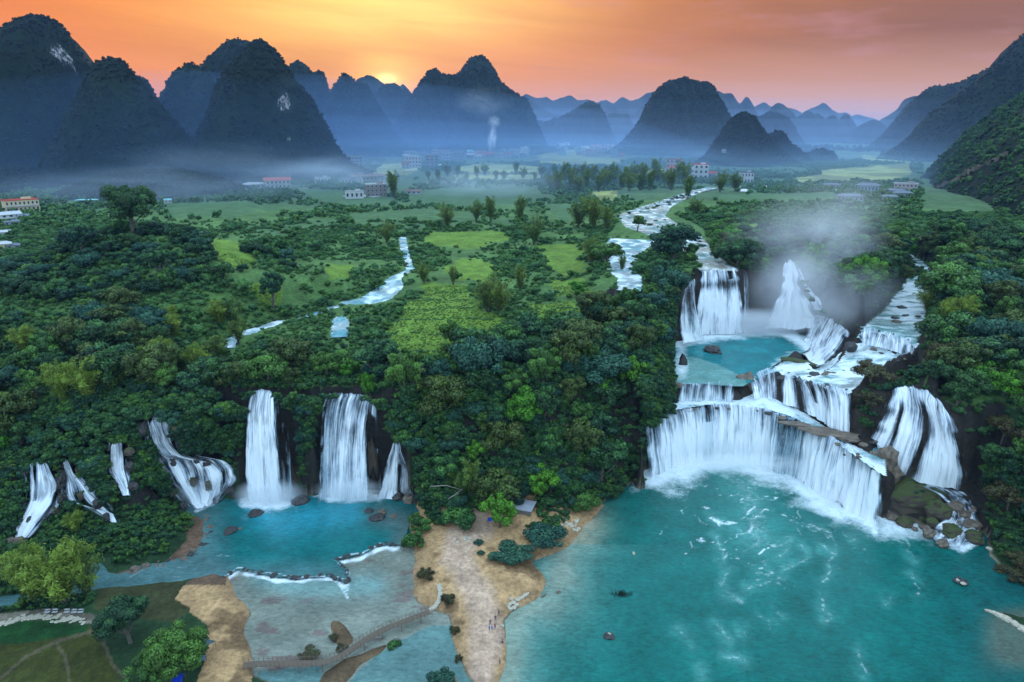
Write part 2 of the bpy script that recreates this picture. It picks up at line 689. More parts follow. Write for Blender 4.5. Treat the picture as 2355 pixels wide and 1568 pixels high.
paint_strip([(2262, 1115, 8), (2300, 1160, 8), (2400, 1220, 9), (2800, 1300, 10)], [(2262, 1235, 1), (2305, 1290, 0), (2420, 1350, 0), (2800, 1500, 0)])
# steps of rapids and the mossy knoll between the big tier and the far right fall
paint_poly([(2005, 1010, 19), (2050, 1050, 14), (2085, 1090, 10), (2120, 1115, 8), (2165, 1125, 7), (2262, 1115, 8), (2262, 1235, .6), (2200, 1265, -.5),
            (2120, 1225, -.5), (2040, 1180, 0), (2032, 1092, 16)])
Z = blur(Z, .8)


def land(poly, top, edge=5.0, mode='max', zref=0.3):
    "a low bank or island: outline in the frame, rising over `edge` metres from below the water"
    w = [P(p[0], p[1], zref) for p in poly]
    xs = [q[0] for q in w]
    ys = [q[1] for q in w]
    x0, x1 = max(int(min(xs) - GX0 - 12), 0), min(int(max(xs) - GX0 + 12), GW)
    y0, y1 = max(int(min(ys) - GY0 - 12), 0), min(int(max(ys) - GY0 + 12), GH)
    if x1 <= x0 or y1 <= y0:
        return
    X, Y = gx[y0:y1, x0:x1], gy[y0:y1, x0:x1]
    ins = pip(X, Y, w)
    d = dist_poly(X, Y, w + [w[0]])
    sd = np.where(ins, d, -d) + 1.2 * fbm(X / 7, Y / 7, 11, 3)
    h = top * sm(0, edge, sd) + .35 * sm(-.6, .8, sd) - 2.6 * sm(1.5, -6.5, sd) + .18 * fbm(X / 4, Y / 4, 5) * sm(0, 3, sd)
    V = Z[y0:y1, x0:x1]
    V[...] = np.maximum(V, h)


SPIT = [(930, 1190), (945, 1230), (955, 1290), (945, 1330), (950, 1360), (965, 1385), (1000, 1402), (1035, 1412), (1042, 1440), (1040, 1470), (1052, 1500),
        (1068, 1530), (1090, 1568), (1110, 1650), (1160, 1650), (1148, 1568), (1162, 1530), (1166, 1490), (1160, 1455), (1155, 1425), (1175, 1402),
        (1208, 1390), (1236, 1376), (1256, 1345), (1248, 1312), (1228, 1290), (1300, 1262), (1330, 1235), (1350, 1205), (1390, 1160), (1300, 1120), (1000, 1120)]
LEFTBANK = [(-500, 1250), (-80, 1230), (45, 1225), (110, 1180), (200, 1150), (290, 1120), (400, 1120), (450, 1165), (475, 1200), (483, 1225), (470, 1262),
            (430, 1290), (380, 1302), (320, 1312), (265, 1332), (235, 1325), (215, 1300), (170, 1330), (130, 1370), (-400, 1420)]
FRONTLEFT = [(-500, 1400), (-100, 1395), (60, 1385), (150, 1380), (215, 1350), (260, 1343), (330, 1338), (420, 1330), (500, 1312), (525, 1325), (540, 1355), (568, 1385),
             (575, 1410), (562, 1445), (572, 1480), (582, 1530), (575, 1600), (540, 1750), (-900, 1750)]
land(LEFTBANK, 5.5, 16)
land(FRONTLEFT, 1.3, 8)
land(SPIT, 1.5, 9)
land([(940, 1150), (985, 1180), (1020, 1235), (1100, 1215), (1200, 1235), (1290, 1230), (1340, 1190), (1380, 1150), (1300, 1120), (1000, 1120)], 3.2, 9)
land([(745, 1545), (790, 1515), (850, 1488), (900, 1475), (880, 1500), (830, 1530), (800, 1568), (790, 1680), (700, 1680), (730, 1568)], .9, 4)
land([(680, 1508), (700, 1496), (730, 1495), (740, 1508), (720, 1522), (690, 1522)], 1.1, 3)
land([(755, 1425), (780, 1422), (800, 1445), (812, 1470), (790, 1492), (770, 1470)], .9, 3)
land([(440, 1560), (585, 1545), (640, 1568), (640, 1700), (400, 1700)], 1.0, 4)
land([(990, 1545), (1030, 1540), (1050, 1568), (1060, 1700), (980, 1700)], 1.2, 4)
land([(1995, 1090), (2030, 1085), (2080, 1120), (2130, 1110), (2190, 1125), (2175, 1150), (2120, 1170), (2070, 1190), (2020, 1180), (2035, 1150)], 5.5, 7)
land([(2270, 1240), (2320, 1250), (2354, 1280), (2500, 1300), (2500, 1380), (2380, 1360), (2320, 1310), (2270, 1275)], 3, 8)
land([(2280, 1408), (2305, 1416), (2340, 1434), (2380, 1465), (2500, 1580), (2500, 1400), (2380, 1390), (2354, 1418), (2310, 1405)], .5, 3)
# shallow bars where the bed comes up to the surface
for pl, tz in (([(955, 1290), (1285, 1290), (1300, 1400), (1200, 1450), (1210, 1568), (1150, 1600), (1160, 1420)], -.35),
               ([(560, 1380), (960, 1380), (980, 1420), (760, 1520), (585, 1530)], -.45)):
    pass

# hill with the tall tree on the left plateau; low ridge further left
hx, hy = -178.0, 335.0
q = np.sqrt(((gx - hx) / 92) ** 2 + ((gy - hy) / 75) ** 2)
Z += 25 * np.exp(-(q * 1.35) ** 1.8) * (1 + .12 * fbm(gx / 25, gy / 25, 8))
Z += np.where(Z > 3, .35, .06) * fbm(gx / 9, gy / 9, 21)

# rivers of the plateau carve their beds (centre line in the frame, half-width m, water height)
RIVERS = {
    'main': ([(1652, 622, 53.9), (1640, 605, 53.9), (1600, 575, 54), (1560, 545, 54), (1500, 520, 54), (1475, 495, 54.1), (1510, 475, 54.2), (1560, 455, 54.3),
              (1600, 440, 54.4), (1640, 431, 54.5)], (8, 7, 8, 14, 19, 17, 11, 7, 6, 6)),
    'side': ([(1445, 668, 50), (1450, 640, 51), (1425, 622, 52), (1430, 580, 53), (1455, 550, 54)], (4, 5, 5, 9, 14)),
    'branch': ([(780, 775, 39), (783, 745, 40), (770, 705, 41), (800, 695, 41.3), (860, 690, 41.8), (900, 660, 43), (905, 640, 44), (945, 620, 44.5), (930, 575, 45.5),
                (925, 545, 46)], (2.5, 3, 1.6, 3.6, 7, 5.5, 2.6, 1.6, 1.3, 1.3)),
    'stream': ([(520, 800, 37.5), (535, 775, 38.5), (570, 765, 39), (600, 755, 39.5), (640, 742, 40), (690, 735, 40.5), (770, 705, 41)], (2, 2, 2.6, 2, 2.4, 1.2, 1.2)),
    'far': ([(1190, 425, 47), (1240, 416, 47), (1280, 408, 47)], (8, 9, 6)),
}
WATER = np.zeros_like(Z, bool)


def river_line(name, n=60):
    pts, hw = RIVERS[name]
    w = np.array([P(*p) for p in pts])
    d = np.r_[0, np.cumsum(np.linalg.norm(np.diff(w[:, :2], axis=0), axis=1))]
    t = np.linspace(0, d[-1], n)
    c = np.stack([np.interp(t, d, w[:, k]) for k in range(3)], 1)
    c[:, :2] = smooth_line(c[:, :2], 3)
    return c, np.interp(t, d, np.array(hw, float))


def carve_rivers():
    for nm in RIVERS:
        c, hw = river_line(nm, 140)
        S_ = np.full(Z.shape, 1e9)
        ZW = np.zeros(Z.shape)
        for (x, y, z), h in zip(c, hw):
            x0, x1 = max(int(x - h - 26 - GX0), 0), min(int(x + h + 26 - GX0), GW)
            y0, y1 = max(int(y - h - 26 - GY0), 0), min(int(y + h + 26 - GY0), GH)
            if x1 <= x0 or y1 <= y0:
                continue
            d = np.hypot(gx[y0:y1, x0:x1] - x, gy[y0:y1, x0:x1] - y) - h
            V, W = S_[y0:y1, x0:x1], ZW[y0:y1, x0:x1]
            m = d < V
            V[m] = d[m]
            W[m] = z
        k = sm(24, 2, S_)
        back = gy > c[0, 1] + 1.5           # nothing is raised in front of the lip of the fall
        tgt = np.clip(Z, ZW + .25, ZW + .7)
        tgt = np.where(back, tgt, np.minimum(Z, ZW + .5))
        Z[...] = np.where(S_ < 24, Z * (1 - k) + tgt * k, Z)
        m = S_ < .8
        Z[m] = np.minimum(Z[m], ZW[m] - 1.2)
        WATER[...] |= S_ < 0


carve_rivers()


def carve_under(G, gap=.9, reach=10):
    "the rock stays behind the falling water"
    X, Y, H = G[..., 0].ravel(), G[..., 1].ravel(), G[..., 2].ravel()
    Zn = Z.copy()
    for q in np.arange(-1.0, reach + .1, 1.0):
        l = np.hypot(X, Y)
        xx, yy = X * (1 - q / l), Y * (1 - q / l)
        lim = H - gap + ((CAM_Z - H) / l * q - 1.2 if q > 0 else 0)
        for ox in (0, 1):
            for oy in (0, 1):
                ix = np.clip((xx - GX0).astype(int) + ox, 0, GW - 1)
                iy = np.clip((yy - GY0).astype(int) + oy, 0, GH - 1)
                np.minimum.at(Zn, (iy, ix), lim)
    Z[...] = np.where(Zn < Z, Zn, Z)


def zt(x, y):
    "terrain height anywhere"
    x = np.asarray(x, float)
    y = np.asarray(y, float)
    fx = np.clip(x - GX0, 0, GW - 1.001)
    fy = np.clip(y - GY0, 0, GH - 1.001)
    ix, iy = fx.astype(int), fy.astype(int)
    tx, ty = fx - ix, fy - iy
    z = (Z[iy, ix] * (1 - tx) + Z[iy, ix + 1] * tx) * (1 - ty) + (Z[iy + 1, ix] * (1 - tx) + Z[iy + 1, ix + 1] * tx) * ty
    far = base_height(x, y)
    out = np.maximum(np.abs(x) - 500, y - 735) / 20
    k = sm(0, 1, out)
    return z * (1 - k) + far * k


def ground(px, py, far=9000):
    "first point of the terrain on the sight line through (px, py)"
    rx, ry, rz = ray(px, py)
    if rz >= -1e-4:
        t = far
        return np.array((rx * t, ry * t, 48.0))
    t0 = (CAM_Z - 90) / -rz
    t1 = min((CAM_Z + 4) / -rz, far)
    t = np.arange(max(t0, 60), t1, .5)
    zz = zt(rx * t, ry * t)
    k = np.argmax(CAM_Z + rz * t < zz)
    if CAM_Z + rz * t[k] >= zz[k]:
        k = len(t) - 1
    return np.array((rx * t[k], ry * t[k], float(zz[k])))


# land use, in the frame's coordinates
FIELDS = [  # bright grass
    [(905, 772), (925, 700), (985, 650), (1090, 660), (1100, 710), (1165, 730), (1155, 768), (1085, 790), (1050, 815), (975, 850), (935, 835)],
    [(1020, 612), (1075, 598), (1125, 605), (1165, 625), (1110, 645), (1035, 642)],
    [(1240, 570), (1325, 550), (1340, 610), (1300, 640), (1255, 612)],
    [(1225, 700), (1318, 690), (1348, 722), (1300, 750), (1232, 742)],
    [(975, 540), (1085, 528), (1172, 535), (1180, 556), (1075, 572), (985, 566)],
    [(482, 548), (570, 560), (575, 590), (560, 620), (515, 610), (490, 575)],
    [(560, 650), (640, 640), (640, 690), (590, 700)],
    [(735, 612), (835, 612), (815, 640), (750, 642)],
    [(905, 845), (975, 850), (960, 885), (905, 888), (880, 870)],
    [(1700, 515), (1800, 520), (1800, 535), (1710, 532)],
    [(20, 900), (75, 895), (80, 930), (10, 945)],
    [(1260, 645), (1340, 640), (1350, 665), (1270, 680)],
]
PALE = [  # duller meadow, and paddies further out
    [(800, 492), (960, 480), (1100, 492), (1110, 520), (900, 528), (810, 518)],
    [(930, 442), (1060, 430), (1190, 448), (1190, 470), (1060, 478), (950, 468)],
    [(1120, 508), (1180, 500), (1190, 522), (1130, 526)],
    [(660, 430), (800, 440), (900, 455), (900, 478), (740, 470)],
    [(380, 470), (560, 462), (640, 480), (520, 500), (390, 500)],
    [(1640, 450), (1900, 442), (1960, 458), (1850, 466), (1650, 470)],
    [(1250, 470), (1330, 468), (1340, 500), (1290, 510)],
    [(560, 520), (760, 500), (800, 530), (620, 545)],
]
PADDY = [
    [(860, 392), (880, 378), (950, 372), (975, 385), (940, 402), (870, 402)],
    [(1235, 358), (1300, 345), (1420, 352), (1450, 366), (1400, 378), (1290, 382), (1240, 376)],
    [(1045, 385), (1120, 375), (1245, 384), (1240, 400), (1060, 398)],
    [(1040, 402), (1245, 402), (1240, 416), (1050, 414)],
    [(1360, 442), (1418, 438), (1422, 462), (1378, 466)],
    [(1880, 392), (2090, 375), (2095, 400), (2040, 418), (1900, 412)],
    [(1980, 356), (2100, 365), (2092, 376), (1990, 370)],
    [(1450, 395), (1560, 385), (1560, 400), (1460, 408)],
    [(1820, 410), (1900, 400), (1960, 418), (1840, 420)],
    [(1520, 345), (1560, 340), (1570, 352), (1530, 356)],
]
SAND = [SPIT, [(430, 1335), (500, 1312), (525, 1325), (540, 1355), (568, 1385), (575, 1410), (562, 1445), (572, 1480), (582, 1530), (575, 1600), (440, 1600), (470, 1520), (480, 1440), (400, 1380)],
        [(680, 1700), (690, 1570), (745, 1515), (850, 1480), (910, 1465), (885, 1510), (800, 1568), (790, 1700)], [(665, 1500), (700, 1490), (745, 1490), (745, 1525), (680, 1530)], [(740, 1410), (790, 1410), (825, 1460), (800, 1505), (760, 1475)],
        [(420, 1170), (490, 1180), (500, 1240), (470, 1280), (400, 1310), (260, 1345), (240, 1325), (380, 1290), (430, 1240)]]
RICE = [(-200, 1440), (60, 1425), (200, 1440), (230, 1450), (240, 1500), (280, 1568), (300, 1700), (-300, 1700)]


def any_pip(px, py, polys):
    m = np.zeros(np.shape(px), bool)
    for p in polys:
        m |= pip(px, py, p)
    return m


def terrain():
    r = [92.0]
    while r[-1] < 11000:
        k = .0034 if r[-1] < 225 else .0050 if r[-1] < 650 else (.012 if r[-1] < 1500 else .03)
        r.append(r[-1] * (1 + k))
    r = np.array(r)
    a = np.linspace(R(-54), R(54), 880)
    A, RR = np.meshgrid(a, r)
    X, Y = RR * np.sin(A), RR * np.cos(A)
    ZZ = zt(X, Y)
    ZZ = ZZ + .25 * fbm(X / 2.3, Y / 2.3, 40, 3) * (ZZ > 4) * (RR < 700)
    px, py = proj(X, Y, ZZ)
    n1 = fbm(X / 14, Y / 14, 50, 4)
    n2 = fbm(X / 3, Y / 3, 51, 3)
    bright = any_pip(px + 34 * n1, py + 12 * n1 + 5 * n2, FIELDS)
    pale = any_pip(px + 34 * n1, py + 6 * n2, PALE)
    paddy = any_pip(px + 1 * n1, py, PADDY)
    C = np.empty(X.shape + (3,))
    C[...] = (.020, .045, .016)
    C[(ZZ > 35)] = (.072, .135, .036)
    C[...] *= (1 + .5 * n1[..., None])
    farm = (RR > 700)
    C[farm] = np.array((.062, .115, .042)) * (1 + .4 * n1[farm][:, None])
    C[bright] = np.array((.110, .180, .022)) * (1 + .25 * n1[bright][:, None] + .25 * n2[bright][:, None])
    C[pale] = np.array((.065, .125, .045)) * (1 + .2 * n1[pale][:, None])
    C[paddy] = np.array((.25, .26, .07)) * (1 + .3 * np.sign(vnoise(X / 45, Y / 30, 9)[paddy] - .5)[:, None])
    gyy, gxx = np.gradient(Z)
    slope = np.hypot(gxx, gyy)
    ix = np.clip((X - GX0).astype(int), 0, GW - 1)
    iy = np.clip((Y - GY0).astype(int), 0, GH - 1)
    inr = (X > GX0) & (X < GX1) & (Y > GY0) & (Y < GY1)
    sl = slope[iy, ix] * inr
    rk = (sl > 1.0) & (ZZ > .3)
    C[rk] = np.array((.022, .020, .016)) * (1 + .6 * n2[rk][:, None])
    wetrock = pip(px, py, [(1500, 900), (1560, 640), (1720, 610), (1830, 600), (1940, 740), (2030, 740), (2120, 790), (2120, 840), (2040, 890), (2120, 880), (2200, 940), (2260, 1050), (2270, 1250), (1990, 1200), (1500, 1090)]) & (RR > 160) & (ZZ > .4)
    C[wetrock] = np.array((.034, .028, .022)) * (1 + .5 * n2[wetrock][:, None])
    bank = (ZZ < .35)
    C[bank] = np.array((.16, .13, .085)) * (1 + .3 * n2[bank][:, None])
    sand = any_pip(px + 3 * n2, py + 2 * n1, SAND) & (ZZ < 6) & (Y < 205)
    sc = np.array((.43, .25, .115)) * (1 + .22 * n1[sand][:, None] + .16 * n2[sand][:, None])
    C[sand] = sc
    # pale trodden path down the spit
    path = [(1085, 1165), (1100, 1200), (1062, 1240), (1050, 1280), (1075, 1330), (1100, 1380), (1115, 1430), (1120, 1480), (1110, 1540), (1100, 1600)]
    d = dist_poly(px, py, path)
    pm = (sm(50, 18, d + 22 * n1 + 9 * n2) * sand * (.85 + .15 * n2))[..., None]
    stria = fbm(X / 1.1, Y / 9, 56, 3)[..., None]
    C = C * (1 - pm) + np.array((.47, .305, .21)) * (1 + .16 * stria) * pm
    bk = (sm(.05, .50, n1 + .7 * n2) * sm(34, 52, d + 15 * n2) * sand * .85)[..., None]
    C = C * (1 - bk) + np.array((.15, .085, .04)) * (1 + .4 * n2[..., None]) * bk
    wet = (sm(1.1, .35, ZZ) * sand * .55)[..., None]
    C = C * (1 - wet) + C * np.array((.55, .55, .6)) * wet
    isl = sand & (px > 600) & (px < 915) & (py > 1400)
    C[isl] = np.array((.12, .075, .04)) * (1 + .4 * n2[isl][:, None])
    rub = sand & (px < 520) & (py < 1345) & (px > 200) & (py > 1160)
    C[rub] = np.array((.13, .075, .045)) * (1 + .5 * n2[rub][:, None])
    rice = pip(px, py, RICE) & (Y < 170)
    C[rice] = np.array((.040, .044, .008)) * (1 + .25 * n2[rice][:, None])
    g2 = rice & pip(px, py, [(-200, 1430), (60, 1425), (200, 1440), (200, 1455), (110, 1470), (60, 1478), (-200, 1490)])
    C[g2] = np.array((.010, .045, .010)) * (1 + .3 * n2[g2][:, None])
    for ln in ([(0, 1560), (60, 1510), (130, 1475), (215, 1450)], [(130, 1480), (150, 1510), (160, 1568)], [(215, 1430), (235, 1470), (260, 1530), (300, 1568)]):
        m = (dist_poly(px, py, ln) < 4) & (Y < 170)
        C[m] = (.085, .070, .035)
    grass2 = pip(px, py, [(230, 1345), (330, 1338), (425, 1335), (400, 1375), (440, 1400), (400, 1430), (300, 1420), (215, 1400)]) & (Y < 190)
    C[grass2] = np.array((.045, .046, .016)) * (1 + .3 * n1[grass2][:, None])
    stony = (dist_poly(px, py, [(-60, 1430), (60, 1415), (130, 1408), (220, 1425)]) < 11) & (Y < 170)
    C[stony] = np.array((.17, .14, .10)) * (1 + .5 * np.sign(n2[stony])[:, None] * .6)
    me = mesh_np('ground', np.stack([X, Y, ZZ], -1).reshape(-1, 3), grid_faces(*X.shape), None, True,
                 {'Col': ('FLOAT_COLOR', np.clip(C, .004, .9).reshape(-1, 3))})
    t = NT('ground')
    p = t.pos()
    c = t.attr('Col', 0)
    a1 = t.noise(.9, 6, .65, p)
    a2 = t.noise(.16, 5, .6, p)
    f = t.math('MULTIPLY', t.rng(a1, .3, .7, .62, 1.4), t.rng(a2, .3, .7, .75, 1.25))
    col = t.n('ShaderNodeVectorMath', operation='SCALE')
    t.l(c, col.inputs[0])
    t.l(f, col.inputs['Scale'])
    me.materials.append(t.done(t.bsdf(col.outputs[0], .9, t.bump(a1, .8, .5), .15)))
    o = obj('ground', me)
    return tag(o, None, None, None, 'structure')



# ------------------------------------------------------------------ karst hills (each traced skyline stands at its own distance, with real depth)
def hill_material():
    t = NT('karst hillside')
    p = t.pos()
    a = t.noise(.012, 6, .65, p)
    b = t.noise(.09, 6, .7, p)
    pale = t.attr('cliff', 2)
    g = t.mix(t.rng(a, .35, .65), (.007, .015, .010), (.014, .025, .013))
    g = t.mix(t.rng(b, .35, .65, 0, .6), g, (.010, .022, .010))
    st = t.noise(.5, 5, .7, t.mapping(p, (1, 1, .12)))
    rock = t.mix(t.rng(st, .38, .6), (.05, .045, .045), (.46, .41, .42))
    m = t.rng(t.math('ADD', pale, t.math('MULTIPLY', t.math('SUBTRACT', t.noise(.16, 6, .75, t.mapping(p, (1.6, 1, .35))), .5), 3.2)), .80, 1.05)
    m = t.math('MULTIPLY', m, t.rng(pale, .05, .4))
    c = t.mix(m, g, rock)
    return t.done(t.bsdf(c, .95, t.bump(b, 1.0, 6.0), .1))


HM = hill_material()
HILLS = []          # kept for the forest scatter: dict(x, y, z grids)
BASE_Z = 46.0


def hill(label, dist, sky, depth, seed, cells=3.0, cliffs=(), base=None, shift=.0, rough=1.0, forest=None):
    bz = BASE_Z if base is None else base
    w = np.array([Pd(p[0], p[1], dist) for p in sky])
    x0, x1 = w[0, 0], w[-1, 0]
    nx = int((x1 - x0) / cells) + 2
    xs = np.linspace(x0, x1, nx)
    top = np.interp(xs, w[:, 0], w[:, 2]) - bz
    top = np.maximum(top, 0)
    for _ in range(1):
        top[1:-1] = .25 * top[:-2] + .5 * top[1:-1] + .25 * top[2:]
    top *= 1 + .03 * fbm(xs / 16, xs * 0, seed + 3, 4) * rough
    hm = top.max()
    # the skyline belongs to several bodies: local depth follows a broad average of the height
    k = max(int(.10 * nx), 2)
    avg = np.convolve(np.pad(top, k, mode='edge'), np.ones(2 * k + 1) / (2 * k + 1), mode='valid')
    D = depth * (.30 + .70 * np.clip(avg / hm, 0, 1))
    ny = int(2 * depth / cells) + 2
    s = np.linspace(-1.0, 1.0, ny)
    X = np.repeat(xs[None, :], ny, 0)
    SS = np.repeat(s[:, None], nx, 1)
    Y = dist + shift + SS * depth * 1.15
    loc = np.abs(SS) * depth * 1.15 / D[None, :]
    loc = loc * (1 + .26 * fbm(X / (depth * .35), Y / (depth * .35), seed, 3) * np.clip(loc * 3, 0, 1))
    g = np.clip(1 - loc ** 1.45, 0, 1) ** .9
    H = top[None, :] * g
    ridge = fbm(X / (depth * .22), Y / (depth * .5), seed + 7, 4)
    mid = np.clip(4 * g * (1 - g), 0, 1)
    H = H * (1 + .30 * rough * ridge * mid + .16 * rough * mid * fbm(X / (depth * .10), Y / (depth * .3), seed + 17, 3)) + 5 * rough * mid * fbm(X / 9, Y / 9, seed + 9, 3)
    H = np.where(g <= 0, -6, H - 1.0)
    Zh = H + bz
    px, py = proj(X, Y, Zh)
    cm = np.zeros_like(X)
    for c in cliffs:
        m = pip(px, py, c)
        cm[m & (Y < dist + shift)] = 1.0
    cm = blur(cm, 1.0)
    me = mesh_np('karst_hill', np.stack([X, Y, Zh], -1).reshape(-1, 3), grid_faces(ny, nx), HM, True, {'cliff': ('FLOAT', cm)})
    o = obj('karst_hill', me)
    tag(o, label, None, None, 'structure')
    if forest:
        HILLS.append(dict(X=X, Y=Y, Z=Zh, cm=cm, g=g, sp=forest[0], size=forest[1]))
    return o


hill('tall dark karst mountain at the left edge with a pale scar', 1150,
     [(-420, 420), (-300, 250), (-150, 110), (-60, 70), (0, 57), (30, 55), (62, 38), (85, 33), (112, 40), (140, 65), (155, 90), (175, 125), (192, 150), (197, 190),
      (212, 235), (250, 300), (290, 350), (360, 410)], 230, 1, cliffs=[[(105, 105), (140, 100), (180, 150), (182, 170), (150, 160), (110, 120)]], forest=(7, 4.2))
hill('rounded dark karst peak second from the left edge', 1010,
     [(110, 430), (145, 330), (170, 260), (192, 200), (210, 165), (235, 140), (262, 135), (290, 150), (325, 190), (345, 215), (370, 248), (400, 280), (440, 325), (500, 370), (570, 420)],
     150, 2, cliffs=[[(175, 290), (187, 295), (190, 322), (182, 322)]], forest=(6.5, 4))
hill('small shoulder peak behind the rounded dark peak', 1180, [(290, 300), (312, 205), (325, 172), (338, 180), (350, 208), (375, 248), (420, 300), (480, 370)], 70, 3, forest=(7, 4))
hill('narrow dark peak between two taller mountains', 1330, [(340, 330), (362, 250), (382, 205), (410, 163), (435, 140), (458, 147), (480, 168), (500, 215), (530, 270), (580, 330), (640, 390)],
     150, 4, forest=(7, 4.2))
hill('blue peak rising behind the main conical mountain', 1750, [(400, 260), (440, 205), (468, 145), (500, 112), (530, 90), (552, 84), (577, 96), (612, 125), (660, 200), (720, 280), (780, 340)], 190, 5, cells=4, forest=(9, 5))
hill('main steep conical mountain with a white cliff scar', 1120,
     [(400, 415), (440, 345), (480, 265), (505, 205), (535, 155), (562, 118), (588, 97), (610, 98), (635, 120), (660, 158), (690, 195), (720, 235), (750, 290), (775, 340), (800, 375), (880, 412)],
     190, 6, cliffs=[[(628, 265), (640, 215), (652, 203), (668, 225), (672, 262), (650, 255), (632, 272)], [(655, 312), (672, 308), (680, 335), (662, 338)], [(575, 350), (588, 350), (592, 365), (580, 365)]], forest=(6.5, 4.2))
hill('pair of blue pinnacles behind the conical mountain', 2050, [(620, 260), (650, 170), (680, 137), (695, 146), (715, 165), (733, 158), (748, 175), (758, 218), (775, 260), (810, 330), (850, 370)], 170, 7, cells=4, forest=(10, 5))
hill('steep blue peak left of the sunset gap', 1950, [(720, 330), (745, 255), (765, 203), (790, 168), (805, 175), (825, 190), (845, 197), (865, 228), (885, 265), (915, 310), (960, 362)], 190, 8, cells=4, forest=(9, 5))
hill('distant ridge under the setting sun', 3700, [(740, 300), (800, 200), (820, 182), (850, 170), (868, 180), (888, 197), (905, 200), (915, 205), (925, 190), (945, 210), (975, 260), (1030, 310)], 300, 9, cells=9)
hill('low blue hill in front of the setting sun', 2700, [(820, 330), (850, 250), (872, 205), (888, 192), (903, 190), (920, 198), (945, 212), (975, 255), (1010, 300), (1060, 340)], 220, 10, cells=6, forest=(12, 5))
hill('broad dark mountain in the centre behind the smoke', 2300,
     [(860, 355), (905, 290), (942, 222), (965, 190), (985, 165), (1003, 160), (1020, 170), (1040, 172), (1057, 165), (1068, 148), (1085, 131), (1104, 127), (1120, 136), (1135, 157), (1150, 185),
      (1178, 208), (1192, 220), (1212, 228), (1230, 268), (1248, 310), (1258, 338), (1285, 352)], 290, 11, cells=4.5, forest=(9, 5))
hill('steep lone hill right of the broad mountain', 3050, [(1180, 330), (1225, 275), (1250, 280), (1283, 270), (1310, 257), (1332, 243), (1355, 232), (1373, 237), (1393, 262), (1403, 295), (1410, 325), (1418, 336)], 190, 12, cells=6, forest=(13, 6))
hill('big rounded dark hill right of centre', 2100, [(1385, 362), (1440, 318), (1470, 278), (1488, 240), (1505, 212), (1525, 195), (1545, 185), (1575, 179), (1598, 188), (1625, 186), (1643, 203), (1658, 238), (1675, 270), (1705, 312), (1760, 360)],
     230, 13, cells=4, forest=(8, 5))
hill('near conical hill with a pavilion on its flank', 1480, [(1560, 405), (1625, 355), (1655, 310), (1680, 275), (1700, 260), (1714, 257), (1733, 270), (1752, 295), (1775, 322), (1810, 355), (1850, 395), (1890, 412)],
     130, 14, base=47, forest=(6, 4.2))
hill('small knob on the right of the conical hill', 1560, [(1740, 380), (1765, 312), (1785, 297), (1800, 302), (1815, 325), (1840, 345), (1870, 372), (1910, 400)], 70, 15, forest=(6, 4))
hill('low wooded mound at the foot of the conical hill', 1640, [(1820, 392), (1845, 360), (1870, 345), (1895, 342), (1915, 350), (1922, 378), (1928, 394)], 45, 16, cells=2.5, forest=(6, 4.5))
hill('hazy rounded hill behind the conical hill', 2900, [(1660, 345), (1720, 285), (1750, 265), (1775, 254), (1795, 262), (1815, 272), (1828, 300), (1845, 330), (1870, 352)], 170, 17, cells=6, forest=(13, 6))
hill('long blue spur at the right, nearer of two', 1700, [(2040, 372), (2090, 335), (2120, 300), (2150, 265), (2190, 235), (2225, 215), (2262, 180), (2300, 152), (2330, 118), (2354, 88), (2420, 40), (2560, 20), (2800, 120)],
     330, 18, cells=5, forest=(9, 5))
hill('pale blue spur at the right, further of two', 2500, [(2005, 348), (2045, 310), (2075, 270), (2100, 240), (2120, 215), (2150, 196), (2190, 195), (2230, 180), (2300, 150), (2500, 120)], 330, 19, cells=7, forest=(13, 6))
hill('faint hump where the right spurs end', 4300, [(1950, 325), (2010, 282), (2050, 262), (2080, 240), (2100, 219), (2118, 222), (2140, 240), (2200, 262), (2300, 290)], 300, 20, cells=10)
# dark slopes at the foot of the left mountains
hill('dark bushy foothill below the left mountains', 830, [(40, 470), (120, 455), (190, 425), (230, 402), (290, 392), (360, 390), (420, 392), (470, 402), (520, 415), (560, 432), (590, 445)],
     120, 21, rough=.5, forest=(5, 3))
hill('low dark slope below the far left mountain', 900, [(-300, 420), (-100, 395), (0, 385), (80, 390), (140, 400), (200, 430), (240, 450)], 120, 22, rough=.5, forest=(6, 4))


def far_range(label, dist, pts, depth, seed, cells=14):
    hill(label, dist, pts, depth, seed, cells=cells, rough=.7)


far_range('faint jagged range on the horizon, left part', 6800, [(1150, 300), (1195, 225), (1210, 215), (1222, 222), (1240, 226), (1255, 221), (1270, 232), (1290, 224), (1313, 219), (1330, 231), (1350, 227),
          (1370, 236), (1392, 229), (1410, 238), (1430, 222), (1450, 232), (1470, 226), (1485, 215), (1505, 210), (1530, 225), (1560, 300)], 500, 31)
far_range('second faint range between the centre hills', 4800, [(1190, 310), (1205, 235), (1222, 228), (1250, 252), (1275, 262), (1310, 265), (1380, 268), (1398, 250), (1410, 243), (1425, 255), (1440, 252), (1455, 262), (1475, 245), (1500, 235), (1530, 260), (1560, 310)], 350, 32)
far_range('blue hill line behind the lone hill', 3800, [(1370, 320), (1395, 262), (1412, 258), (1430, 262), (1445, 258), (1452, 285), (1470, 285), (1490, 275), (1530, 320)], 220, 33, 10)
far_range('pale pinnacles right of the big rounded hill', 4600, [(1600, 320), (1640, 212), (1650, 208), (1665, 215), (1680, 212), (1690, 225), (1700, 240), (1716, 220), (1727, 235), (1740, 262), (1760, 290), (1800, 320)], 300, 34, 10)
far_range('faint range on the horizon, right part', 6600, [(1700, 300), (1735, 245), (1757, 233), (1770, 245), (1790, 243), (1830, 252), (1840, 262), (1862, 250), (1880, 243), (1893, 235), (1910, 252), (1925, 260), (1945, 258),
          (1965, 280), (1990, 288), (2040, 320)], 450, 35)
